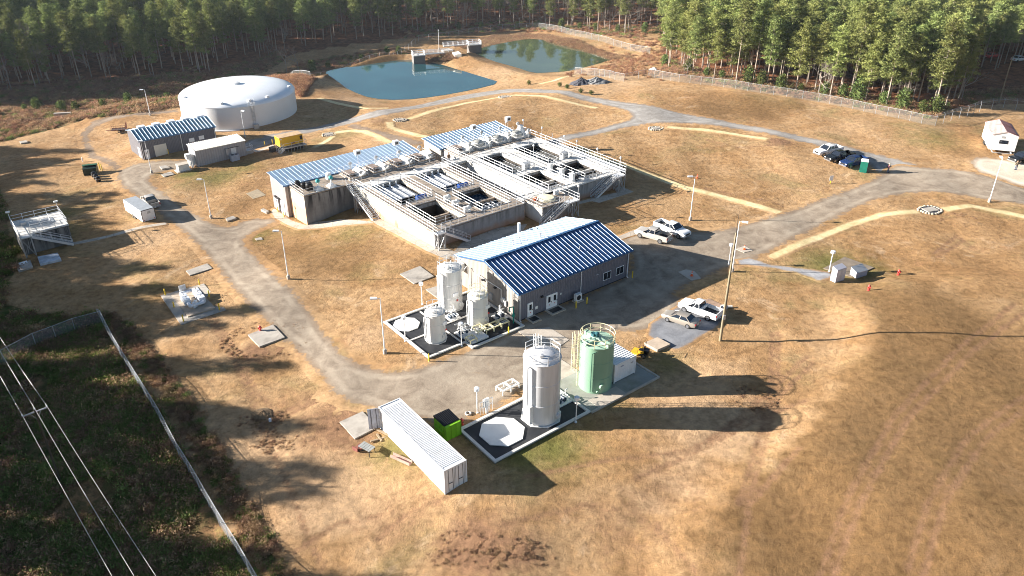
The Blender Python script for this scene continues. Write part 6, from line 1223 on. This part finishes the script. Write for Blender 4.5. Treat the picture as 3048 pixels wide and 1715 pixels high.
b = mb.obj('tyre', mat('pale_tyre', (.55,.5,.44), .8)); b.location = (x,y,z); tag(b, 'pale tyre lying on the gravel by the lamp post and dumpster', 'tyre')
x, y, z = G(*((780+45/4.83, 400+1120/4.83))); mb = MB(); mb.prism([(-.9,-.3),(.9,-.25),(.9,.3),(-.9,.25)], 0, .4); b = mb.obj('concrete_block', CONC); b.location = (x,y,z); b.rotation_euler = (0,0,radians(-45)); tag(b, 'long concrete block in the grass at the gallery building corner', 'concrete block')
x, y, z = G(*qp(1065,742)); mb = MB(); mb.lathe([(.5,0),(.45,.25),(.2,.4),(.02,.45)],9); mb.box(.3,1.1,-.15,.15,.1,.3); b = mb.obj('debris_pile', mat('pale_debris', (.6,.55,.48), .9, var=.4, vs=5)); b.location = (x,y,z); tag(b, 'pale debris heap behind the pole by the brown slab', 'debris')
def mound(px, r, h, m, name, label, cat, seed=1):
    x, y, z = G(*px); rr = random.Random(seed); mb = MB(); n = 22; k = 7; vs = []
    for j in range(k):
        f = j/(k-1)
        for i in range(n): t = 2*pi*i/n; q = r*(1-f)*(1+.18*rr.uniform(-1,1)); vs.append((q*cos(t), q*sin(t)*.8, h*(f**.8)*(1+.1*rr.uniform(-1,1))-.05))
    mb.add(vs, [(j*n+i, j*n+(i+1)%n, (j+1)*n+(i+1)%n, (j+1)*n+i) for j in range(k-1) for i in range(n)]); b = mb.obj(name, m); b.location = (x,y,z); tag(b, label, cat)
mound(q8(2085,562), 3.0, 1.7, ROCK, 'gravel_pile', 'left dark gravel pile by the far road', 'gravel pile', 1); mound(q8(2185,550), 3.4, 1.5, mat('speckled_stone', (.20,.20,.2), .9, var=.7, vs=4, bump=1., bs=4), 'gravel_pile', 'right speckled stone pile by the far road', 'gravel pile', 2)
mound(q7(1580,470), 1.3, .35, mat('soil_heap', (.2,.13,.07), .95, var=.4, vs=3, bump=1, bs=6), 'soil_heap', 'small soil heap in the churned lawn with hose trails', 'soil heap', 3)
x, y, z = G(*q7(1630,515)); o = thing('valve_marker', 'tiny pale blue valve marker in the churned lawn', 'marker', (x,y,z)); mb = MB(); mb.box(-.12,.12,-.12,.12,0,.35); mb.obj('post', BW, o)
# headwall in the gully, wreck yard glimpse at right
x, y, z = G(*q1(440,745)); b = boxpart('concrete_headwall', CONC, None, (-2,2,-.4,.4,-.5,1.2)); b.location = (x,y,z); b.rotation_euler = (0,0,.2); tag(b, 'small concrete headwall in the brushy gully at rear left', 'headwall')
# pond platforms
def platform(label, px, dx, w, l, bridge, zw):
    x, y = ray(*px, zw); z = zw; o = thing('intake_platform', label, 'platform', (x, y, z), TH+dx, 'concrete intake platforms in the ponds'); boxpart('tower', WALL_N, o, (-w/2,w/2,-l/2,l/2,-2,2.3)); boxpart('deck', DECKL, o, (-w/2-.15,w/2+.15,-l/2-.15,l/2+.15,2.3,2.45)); railing(o, [(-w/2,-l/2,2.45),(w/2,-l/2,2.45),(w/2,l/2,2.45),(-w/2,l/2,2.45),(-w/2,-l/2,2.45)], m=WHITECLEAN, r=.07)
    boxpart('footbridge', DECKL, o, (w/2,w/2+bridge,-.6,.6,2.3,2.45)); railing(o, [(w/2,-.6,2.45),(w/2+bridge,-.6,2.45)], m=WHITECLEAN, r=.06); railing(o, [(w/2,.6,2.45),(w/2+bridge,.6,2.45)], m=WHITECLEAN, r=.06); return o
platform('concrete intake tower with white railings in the nearer blue pond', q8(1000,418), -.35, 3.6, 3.0, 9., ZW1); platform('concrete intake platform with white railings in the farther pond', q8(1370,345), pi-.35, 4.0, 3.0, 8., ZW2)
slab('pond_slab', 'small concrete structure on the bank between the two ponds', [q8(1225,372),q8(1240,388),q8(1285,380),q8(1265,364)], 1.0, CONCL); slab('pond_slab', 'second low concrete slab on the pond bank by the lamp', [q8(1150,345),q8(1165,352),q8(1230,345),q8(1200,335)], .6, CONCL)
# ---------------------------------------------------------------- trees
def leaf_mat(name, dark, mid, light, trans=.18):
    m, t, p, out = newmat(name)
    co = t.node('ShaderNodeTexCoord').outputs['Object']; rnd = t.node('ShaderNodeObjectInfo').outputs['Random']
    shift = t.node('ShaderNodeCombineXYZ', {0: t.math('MULTIPLY', rnd, 37.), 1: t.math('MULTIPLY', rnd, 91.)}).outputs[0]
    v = t.node('ShaderNodeVectorMath', {0: co, 1: shift}, operation='ADD').outputs[0]
    c = t.ramp(t.noise(v, .9, 4, .7), [(.32, dark), (.5, mid), (.68, light)])
    hsv = t.node('ShaderNodeHueSaturation', {'Hue': t.math('ADD', .48, t.math('MULTIPLY', rnd, .035)), 'Saturation': .92, 'Value': t.math('ADD', .75, t.math('MULTIPLY', rnd, .55)), 'Color': c})
    d = t.node('ShaderNodeBsdfDiffuse', {'Color': hsv.outputs[0]}); tr = t.node('ShaderNodeBsdfTranslucent', {'Color': hsv.outputs[0]})
    mx = t.node('ShaderNodeMixShader', {0: trans, 1: d.outputs[0], 2: tr.outputs[0]}); t.l.new(mx.outputs[0], out.inputs[0]); t.n.remove(p); return m
PINE = leaf_mat('pine_needles', (.09,.12,.038), (.195,.23,.065), (.34,.36,.11))
PINEL = leaf_mat('sunny_pine_needles', (.11,.14,.038), (.24,.27,.07), (.39,.40,.12))
CEDAR = leaf_mat('cedar_foliage', (.05,.08,.025), (.11,.15,.04), (.19,.23,.06))
BARK = mat('pine_bark', (.38,.31,.25), .95, var=.3, vs=2, streak=True); TWIG = mat('bare_twigs', (.22,.18,.15), .95, var=.2); BARKG = mat('grey_bark', (.27,.235,.20), .95, var=.2)
def quads_mesh(name, C, size, r, m, flat=.5, aspect=.45):
    """C: centres; leafy quads with random orientation"""
    n = len(C); d = r.normal(size=(n,3)); d[:,2] *= flat; d /= np.linalg.norm(d,axis=1)[:,None]
    e = np.cross(d, r.normal(size=(n,3))); e /= np.linalg.norm(e,axis=1)[:,None]
    s = size*(.6+.8*r.random(n))[:,None]; a, b = d*s, e*s*aspect
    V = np.stack([C-a-b*.6, C+a*.2-b, C+a+b*.4, C-a*.1+b], 1).reshape(-1,3)
    me = D.meshes.new(name); me.from_pydata(V.tolist(), [], [tuple(range(4*i,4*i+4)) for i in range(n)]); me.materials.append(m); return me
def pine(seed, h, m, crown_from=.5, nb=34, spread=1.8, per=50, q=.27):
    r = np.random.default_rng(seed); mb = MB(); lean = r.normal(size=2)*.25; pts = [(lean[0]*(k/5)**2, lean[1]*(k/5)**2, h*k/5) for k in range(6)]
    for k in range(5): mb.tube(pts[k], pts[k+1], .17*(1-.18*k), 6, r2=.17*(1-.18*(k+1)), cap=k == 0)
    C = []
    for i in range(nb):
        f = crown_from+(1-crown_from)*((i+.5)/nb)**.9; z = h*f; g = (f-crown_from)/(1-crown_from)
        L = spread*(1-g)**.55*(.55+.6*r.random())+.35; 
        if i < 4: L *= .9
        t = r.random()*2*pi; up = .15+.5*g; tr = np.array((lean[0]*f*f, lean[1]*f*f, z)); e = tr+np.array((cos(t)*L, sin(t)*L, L*up*r.uniform(.4,1.2)))
        mb.tube(tr, e, .04, 4, r2=.015, cap=False)
        for u in (.4,.7,1.0) if L > 1 else (.9,):
            c = tr+(e-tr)*u; C.append(c+r.normal(size=(int(per*(1.1 if u > .7 else .6)),3))*np.array((.5,.5,.2))*(.7+.5*r.random()))
    C.append(np.array((lean[0],lean[1],h))+r.normal(size=(per,3))*(.3,.3,.45)); C = np.concatenate(C)
    return mb.mesh('pine_trunk', BARK), quads_mesh('pine_crown', C, q, r, m, .6, .22)
def bare(seed, h, spread=3., m=TWIG, levels=4):
    r = np.random.default_rng(seed); mb = MB(); tw = MB()
    def grow(p, d, L, rad, lv):
        e = p+d*L; (mb if lv > 1 else tw).tube(p, e, rad, 5 if lv > 1 else 3, r2=rad*.65, cap=False)
        if lv == 0: return
        for k in range(3 if lv > 2 else 4):
            nd = d+r.normal(size=3)*.5+np.array((0,0,.22)); nd /= np.linalg.norm(nd); grow(p+d*L*(r.uniform(.55,1.)), nd, L*r.uniform(.55,.8), rad*.55, lv-1)
    grow(np.array((0,0,0.)), np.array((0,0,1.)), h*.34, .15, levels+1)
    return mb.mesh('bare_trunk', BARKG), tw.mesh('bare_twigs', m)
def bush(seed, rr, h, m, n=500, q=.22):
    r = np.random.default_rng(seed); C = r.normal(size=(n,3)); C /= np.linalg.norm(C,axis=1)[:,None]; C *= r.random((n,1))**.4; C = C*np.array((rr,rr,h/2))+(0,0,h/2); k = r.integers(0, 7, n); C[:,0] += np.sin(k*2.)*.25*rr; C[:,1] += np.cos(k*2.)*.25*rr
    mb = MB(); mb.tube((0,0,0),(0,0,h*.6),.07,5); return mb.mesh('stem', BARK), quads_mesh('foliage', C, q, r, m, 1.)
PINES = [pine(100+i, 15.2+(i%3)*1.5, PINE, (.30,.38,.46,.34,.42)[i], 44+4*(i%3)) for i in range(5)]+[pine(200+i, 15.+i, PINEL, .28+.06*i, 46, 2.1) for i in range(3)]
BARES = [bare(5, 13.), bare(8, 11.), bare(9, 14.)]
CEDARS = [bush(3, 1.5, 5.0, CEDAR, 900, .24), bush(4, 1.1, 3.4, CEDAR, 600, .2)]
TREES = []   # x, y, z, rot, scale, kind
def tree_edge(x, y, z): u, v = proj(x, y, z); return v, np.interp(u, EU, EV), u
xs, ys = [], []
yy = 125.
while yy < 430:
    st = 3.7+max(0, (yy-170))*.012; xx = -290.
    while xx < 320: xs.append(xx+rng.uniform(-1.3,1.3)); ys.append(yy+rng.uniform(-1.3,1.3)); xx += st
    yy += st
X = np.array(xs); Y = np.array(ys); Z = np.concatenate([height(X[i:i+3000], Y[i:i+3000]) for i in range(0, len(X), 3000)])
vv, ev, uu = tree_edge(X, Y, Z); keep = (vv < ev-4)
keep &= ~((uu > 1895) & (uu < 1972) & (vv > 92))                      # clearing between the two woods
keep &= ~((uu > 2830) & (vv > 165) & (rng.random(len(X)) < .55))      # thinner, shaded corner at the far right
keep &= ~((uu > 2885) & (vv > 215))
keep &= ~((uu < 1290) & (vv > ev-30) & (rng.random(len(X)) < .3))
keep &= (uu > -700) & (uu < 3750) & (vv > -330)
idx = np.nonzero(keep)[0]
for i in idx:
    x, y, z, u, v = X[i], Y[i], Z[i], uu[i], vv[i]; right = u > 1960; p = rng.random()
    if right: k = ('bare', rng.integers(3)) if p < .05 else ('pine', rng.integers(8) if p < .75 else 5+rng.integers(3))
    elif 1290 < u < 1960 and v > 20: k = ('bare', rng.integers(3)) if p < .42 else ('pine', rng.integers(5))
    elif u < 330 and v > 120: k = ('bare', rng.integers(3)) if p < .22 else ('pine', rng.integers(5))
    else: k = ('bare', rng.integers(3)) if p < .10 else ('pine', rng.integers(5) if p < .9 else 5+rng.integers(3))
    TREES.append((x, y, z, rng.uniform(0, 6.28), rng.uniform(.74,1.18)*(1. if right else 1.03), k[0], int(k[1]), u, v))
# big bare trees standing out at rear left and by the ponds
for px, sc in (((125,232),1.55),((150,205),1.3),((880,145),1.0),((845,150),.9),((1700,80),1.0),((1870,95),1.1),((2045,222),.55),((2690,310),.8),((2860,300),1.0)):
    x, y, z = G(*px); TREES.append((x, y, z, rng.uniform(0, 6), sc, 'bare', int(rng.integers(3)), px[0], px[1]+400))
# cedars and young growth along the wood edges
for u in np.linspace(1985, 2790, 15): 
    uu_ = u+rng.uniform(-12,12); x, y, z = G(uu_, float(np.interp(uu_, EU, EV))-3-rng.uniform(0,8)); TREES.append((x, y, z, rng.uniform(0,6), rng.uniform(.6,1.25), 'cedar', int(rng.integers(2)), uu_, 380.))
for u in np.linspace(30, 1900, 30):
    uu_ = u+rng.uniform(-30,30); x, y, z = G(uu_, float(np.interp(uu_, EU, EV))-2-rng.uniform(0,8)); TREES.append((x, y, z, rng.uniform(0,6), rng.uniform(.5,1.), 'cedar', int(rng.integers(2)), uu_, 200.))
PROTO = {'pine': PINES, 'bare': BARES, 'cedar': CEDARS}
KN = {'pine': ('pine_tree', 'pine'), 'bare': ('bare_tree', 'bare tree'), 'cedar': ('cedar_tree', 'cedar')}
def inframe(t): return -40 < t[7] < 3090 and t[8] > -40
cand = [t for t in TREES if inframe(t)]
# nearest the camera first, at most 280 pines, all other kinds that stand at the edge
cand.sort(key=lambda t: hypot(t[0], t[1])/t[4])
cnt = {'pine': 0, 'bare': 0, 'cedar': 0}; LIM = {'pine': 285, 'bare': 110, 'cedar': 64}; front = set(); 
LAB = {('pine',1): ('tall pine with bare lower trunk in the right wood behind the long chain link fence', 'pines of the right wood'), ('pine',0): ('tall pine with bare lower trunk in the wood behind the ponds and white tank', 'pines of the rear and left wood'),
       ('bare',1): ('leafless grey tree among the pines of the right wood', 'bare trees of the right wood'), ('bare',0): ('leafless grey brown tree in the wood behind the ponds and tank', 'bare trees of the rear and left wood'),
       ('cedar',1): ('low dark green cedar at the edge of the right wood', 'cedars along the right fence'), ('cedar',0): ('low dark green cedar at the edge of the rear wood', 'cedars along the rear wood')}
for t in cand:
    k = t[5]
    if cnt[k] >= LIM[k]: continue
    cnt[k] += 1; front.add(id(t)); side = 1 if t[7] > 1960 else 0; lab, grp = LAB[(k, side)]
    o = thing(KN[k][0], lab, KN[k][1], (t[0], t[1], t[2]-.1), t[3], grp); o.scale = (t[4],)*3
    tm, cm = PROTO[k][t[6]]
    for nm, me in (('trunk', tm), ('crown', cm)): c = D.objects.new(nm, me); COL.objects.link(c); c.parent = o
rest = [t for t in TREES if id(t) not in front]
# shade wood on the left, outside the frame: it throws the long shadows across the left lawn
def shade_row():
    out = []
    for y in np.arange(18, 178, 2.6):
        base = np.interp(y, [18,40,55,70,85,100,112,125,140,152,175], [-60,-64,-68,-76,-83,-92,-103,-115,-125,-135,-153])
        for k in range(6):
            x = base-k*3.2+rng.uniform(-2.5,1.5); yy = y+rng.uniform(-1.2,1.2)
            if rng.random() < (.38 if k < 2 else .28)+(.24 if y < 78 else 0) or (y < 90 and np.sin(y*.62)+.5*np.sin(y*1.7+1) > .75): continue
            z = hz(x, yy); u, v = proj(x, yy, z+15)
            if u > -25: continue
            out.append((x, yy, z, rng.uniform(0,6.28), rng.uniform(.8,1.2), 'pine', int(rng.integers(8)), -500., 0.))
    return out
rest += shade_row()
# ---- instanced stuff through geometry nodes
def proto_collection(name, meshes):
    c = D.collections.new(name)
    for i, ms in enumerate(meshes):
        bmx = []
        if len(ms) == 1: me = ms[0]
        else:
            me = D.meshes.new(name+'_m'); v = []; f = []; mi = []; mats_ = []
            for m_ in ms:
                o_ = len(v); a = np.empty(len(m_.vertices)*3); m_.vertices.foreach_get('co', a); v += a.reshape(-1,3).tolist(); f += [tuple(x+o_ for x in p.vertices) for p in m_.polygons]; mats_.append(m_.materials[0]); mi += [len(mats_)-1]*len(m_.polygons)
            me.from_pydata(v, [], f); [me.materials.append(q) for q in mats_]; me.polygons.foreach_set('material_index', mi)
        o = D.objects.new('%s_%02d' % (name, i), me); c.objects.link(o)
    return c
def scatter(name, pts, coll, label, cat, group=None):
    """pts: x,y,z,rot,scale,index"""
    me = D.meshes.new(name); A = np.array(pts, float); me.from_pydata(A[:,:3].tolist(), [], [])
    for nm, col in (('rot',3),('scl',4)): a = me.attributes.new(nm, 'FLOAT', 'POINT'); a.data.foreach_set('value', A[:,col].astype(np.float32))
    a = me.attributes.new('kind_index', 'INT', 'POINT'); a.data.foreach_set('value', A[:,5].astype(np.int32))
    ng = D.node_groups.new(name, 'GeometryNodeTree'); ng.interface.new_socket('Geometry', in_out='INPUT', socket_type='NodeSocketGeometry'); ng.interface.new_socket('Geometry', in_out='OUTPUT', socket_type='NodeSocketGeometry')
    N = ng.nodes; L = ng.links; gi = N.new('NodeGroupInput'); go = N.new('NodeGroupOutput'); ip = N.new('GeometryNodeInstanceOnPoints'); ci = N.new('GeometryNodeCollectionInfo')
    ci.inputs['Collection'].default_value = coll; ci.inputs['Separate Children'].default_value = True; ci.inputs['Reset Children'].default_value = True
    def attr(nm, ty): n = N.new('GeometryNodeInputNamedAttribute'); n.data_type = ty; n.inputs['Name'].default_value = nm; return n.outputs['Attribute']
    L.new(gi.outputs[0], ip.inputs['Points']); L.new(ci.outputs[0], ip.inputs['Instance']); ip.inputs['Pick Instance'].default_value = True; L.new(attr('kind_index','INT'), ip.inputs['Instance Index'])
    cx = N.new('ShaderNodeCombineXYZ'); L.new(attr('rot','FLOAT'), cx.inputs[2]); L.new(cx.outputs[0], ip.inputs['Rotation']); cs = N.new('ShaderNodeCombineXYZ'); sa = attr('scl','FLOAT'); [L.new(sa, cs.inputs[k]) for k in range(3)]; L.new(cs.outputs[0], ip.inputs['Scale']); L.new(ip.outputs[0], go.inputs[0])
    o = D.objects.new(name, me); COL.objects.link(o); md = o.modifiers.new('scatter', 'NODES'); md.node_group = ng; tag(o, label, cat, group, 'stuff'); return o
tc = proto_collection('forest_proto', [list(p) for p in PINES+BARES+CEDARS])
off = {'pine': 0, 'bare': len(PINES), 'cedar': len(PINES)+len(BARES)}
scatter('forest', [(t[0], t[1], t[2]-.1, t[3], t[4], off[t[5]]+t[6]) for t in rest], tc, 'dense pine wood filling the background behind the edge trees', 'wood')
# ---- rough grass, brush and brambles
TUFT_B = leaf_mat('brown_brush', (.20,.125,.065), (.36,.225,.125), (.50,.34,.21), .3); TUFT_G = leaf_mat('green_bramble', (.10,.125,.035), (.20,.235,.065), (.33,.36,.11)); TUFT_R = leaf_mat('russet_broomsedge', (.22,.11,.05), (.40,.21,.11), (.58,.36,.2), .35)
def tuft(seed, m, n, rr, h, q, asp=.3):
    r = np.random.default_rng(seed); C = r.normal(size=(n,3))*np.array((rr*.5,rr*.5,h*.28)); C[:,2] = np.abs(C[:,2])+.05; return [quads_mesh('tuft', C, q, r, m, 1.3, asp)]
bc = proto_collection('brush_proto', [tuft(1,TUFT_B,200,.85,.8,.13), tuft(2,TUFT_B,150,.65,.5,.12), tuft(3,TUFT_G,240,.9,.7,.10,.45), tuft(4,TUFT_G,190,.7,.5,.10,.45), tuft(5,TUFT_R,170,.6,1.1,.20,.12), tuft(6,TUFT_R,130,.5,.8,.18,.12)])
def fill(poly, n, kinds, s0, s1, clump=0.):
    xs = [p[0] for p in poly]; ys = [p[1] for p in poly]; x = rng.uniform(max(min(xs),-210), min(max(xs),150), n*8); y = rng.uniform(max(min(ys),34), max(ys), n*8); ok = sd_poly(x, y, poly) > 0
    if clump: ok &= (np.sin(x*.45+np.sin(y*.3)*2)+np.sin(y*.53+np.sin(x*.21)*2)+rng.normal(size=len(x))*.6) > clump-1
    x, y = x[ok][:n], y[ok][:n]; z = height(x, y); return [(a, b, c, rng.uniform(0,6.28), rng.uniform(s0,s1), int(rng.choice(kinds))) for a, b, c in zip(x, y, z)]
scatter('undergrowth', fill(POLY_BRUSH[0], 6500, [0,1,2,2,3,3,3,0], .4, 1.25, .5), bc, 'shaded green and brown brush beside the lower left power line', 'brush')
scatter('undergrowth', fill(POLY_BRUSH[1], 1500, [0,1,2,3], .6, 1.3, .5), bc, 'brush at the left edge below the pump station', 'brush')
def gully_fill(n):
    x = rng.uniform(-230, -15, n); y = rng.uniform(128, 285, n); z = height(x, y); u, v = proj(x, y, z); e = np.interp(u, EU, EV)
    ok = (v < np.interp(u, GUL[:,0], GUL[:,1])-2) & (v > e-14) & (u > -120) & (u < 840)
    return [(a, b, c, rng.uniform(0,6.28), rng.uniform(.7,1.5), int(rng.choice([0,1,0,0,5,4,2]))) for a, b, c in zip(x[ok], y[ok], z[ok])]
scatter('broomsedge', gully_fill(34000)+fill(POLY_BRUSH[3], 1600, [4,5,4,5,0], .8, 1.5), bc, 'tall tan and russet broomsedge in the gully and right of the white tank', 'tall grass')
scatter('bank_brush', fill(POLY_BANK[0], 1500, [0,1,0,5], .6, 1.2)+fill(POLY_BANK[1], 700, [0,1,0,1], .6, 1.2)+fill(POLY_BANK[3], 500, [0,1], .6, 1.1), bc, 'brown brush growing on the banks of the ponds', 'brush')
scatter('undergrowth', fill(POLY_STRIP, 1100, [0,1,1,0,3], .4, .9), bc, 'brown weeds in the strip on the lawn side of the lower left fence', 'brush')
turf = []
for u, v, r0, r1, n in ((1400,1615,.8,2.6,160),(1470,1655,.2,1.8,170),(1570,1640,.3,2.2,120),(1330,1660,.2,1.6,90),(795,1010,3.6,5.2,420),(780,1255,.2,2.6,150),(800,1320,.2,2.0,110),(870,1320,.2,1.4,60),(2250,1192,1.2,2.2,130),(2220,1160,.2,1.0,50),(2850,655,1.5,3.2,120),(1035,1270,.3,1.3,40)):
    x, y, z = G(u, v)
    for k in range(n): tt = rng.uniform(0, 6.28); rr_ = rng.uniform(r0, r1); a, b = x+rr_*cos(tt)*1.15, y+rr_*sin(tt)*.8; turf.append((a, b, hz(a, b)-.05, rng.uniform(0,6.28), rng.uniform(.12,.3), int(rng.choice([0,1,1,0])))) if rng.random() < .6 else None
scatter('upturned_turf', turf, bc, 'clumps of dug up turf and soil around the slabs and in the lower lawn', 'turf')
pts = []
for u in rng.uniform(-50, 3090, 5200):
    e = float(np.interp(u, EU, EV)); 
    if e-40 > 380: continue
    v = e+rng.uniform(-30, 9)
    if u > 2800: v = e+rng.uniform(-40, 2)
    x, y, _ = G(u, v); pts.append((x, y))
A = np.array(pts); zz = height(A[:,0], A[:,1]); scatter('forest_undergrowth', [(a, b, c, rng.uniform(0,6), rng.uniform(.5,1.3), int(rng.choice([0,1,1,4,5,2]))) for (a, b), c in zip(pts, zz)], bc, 'russet leaf litter brush under the trees along the wood edge', 'brush')
fpts = []
for px in [(2000,212),(1985,170),(1950,130),(1900,175),(1850,200),(1820,215),(1930,215)]:
    x, y, z = G(*px)
    for k in range(110): a, b = x+rng.normal()*5, y+rng.normal()*4; fpts.append((a, b, hz(a, b), rng.uniform(0,6), rng.uniform(.6,1.2), int(rng.choice([4,5,4,0]))))
scatter('broomsedge', fpts, bc, 'russet broomsedge in the clearing between the two woods', 'tall grass')
# low shrubs by the far road
for i, px in enumerate((q8(1735,565), q8(1940,578), q8(1990,592), q8(2150,632), q8(2080,620), q8(1040,640))):
    x, y, z = G(*px); o = thing('shrub', 'low green brown shrub '+('left of the gravel piles by the far road','before the left gravel pile','just below the left gravel pile','right below the gravel piles on the mound','between the road and the gravel piles','on the near shore of the blue pond')[i], 'shrub', (x,y,z), i, 'small shrubs'); 
    me = CEDARS[1]; 
    for nm, mm in (('stem', me[0]), ('foliage', me[1])): c = D.objects.new(nm, mm); COL.objects.link(c); c.parent = o
    o.scale = (.5,.5,.35)
# distant parked cars and pole at the right edge
sedan('red car glimpsed through the trees at far right', (2951,172), .4, RED); sedan('white car glimpsed through the trees at the upper right edge', (3030,182), .4, PW)
x, y, z = G(2973, 307); o = thing('utility_pole', 'bare wooden pole in the shaded clearing at far right', 'utility pole', (x, y, z)); mb = MB(); mb.tube((0,0,-.3),(0,0,10.5),.16,8,r2=.1); mb.obj('pole', POLEW, o)
for px, l, s in ((q8(2576-10,470),'white rubble heap beyond the clearing fence',5),):
    mound(px, 1.6, .9, mat('white_rubble', (.72,.70,.68), .9, var=.4, vs=5), 'rubble_heap', l, 'rubble', s)
# ---------------------------------------------------------------- camera, sun, sky
SUN_EL, SUN_DIR = radians(17.), radians(-3.)       # light travels toward SUN_DIR (world x axis = 0)
sd_ = D.lights.new('sun', 'SUN'); sd_.energy = SUN_E; sd_.angle = radians(.5); sd_.color = (1., .94, .86); so = D.objects.new('sun', sd_); COL.objects.link(so)
from mathutils import Vector
lv = Vector((cos(SUN_EL)*cos(SUN_DIR), cos(SUN_EL)*sin(SUN_DIR), -sin(SUN_EL))); so.rotation_euler = lv.to_track_quat('-Z', 'Y').to_euler(); so.location = (-60, 60, 60)
w = D.worlds.new('World'); scene.world = w; w.use_nodes = True; t = w.node_tree; t.nodes.clear(); sk = t.nodes.new('ShaderNodeTexSky'); sk.sky_type = 'NISHITA'; sk.sun_disc = False; sk.sun_elevation = SUN_EL
tos = -lv; sk.sun_rotation = atan2(tos.x, tos.y); sk.air_density = 1.; sk.dust_density = .6; sk.ozone_density = 2.
bg = t.nodes.new('ShaderNodeBackground'); bg.inputs[1].default_value = SKY_E; ow = t.nodes.new('ShaderNodeOutputWorld'); t.links.new(sk.outputs[0], bg.inputs[0]); t.links.new(bg.outputs[0], ow.inputs[0])
if HAZE:
    m = D.materials.new('haze'); m.use_nodes = True; n_ = m.node_tree; n_.nodes.clear(); vo = n_.nodes.new('ShaderNodeVolumeScatter'); vo.inputs['Color'].default_value = (.75,.85,1,1); vo.inputs['Density'].default_value = HAZE; vo.inputs['Anisotropy'].default_value = .0; oo = n_.nodes.new('ShaderNodeOutputMaterial'); n_.links.new(vo.outputs[0], oo.inputs[1])
    mb = MB(); mb.box(-420, 420, 100, 900, -12, 46); tag(mb.obj('haze', m), kind='structure')
cd = D.cameras.new('camera'); cam = D.objects.new('camera', cd); COL.objects.link(cam); cam.location = (0, 0, CAM_H); cam.rotation_euler = (pi/2-PITCH, 0, 0); cd.sensor_width = 36; cd.lens = FPX/3048*36; cd.clip_end = 9000; cd.clip_start = .5; scene.camera = cam
scene.view_settings.view_transform = 'Standard'; scene.view_settings.look = 'None'; scene.view_settings.exposure = 0; scene.view_settings.gamma = 1
scene.cycles.film_exposure = FILM; scene.cycles.max_bounces = 5; scene.cycles.transparent_max_bounces = 12; scene.cycles.diffuse_bounces = 2; scene.cycles.use_denoising = True; scene.cycles.filter_width = 1.0
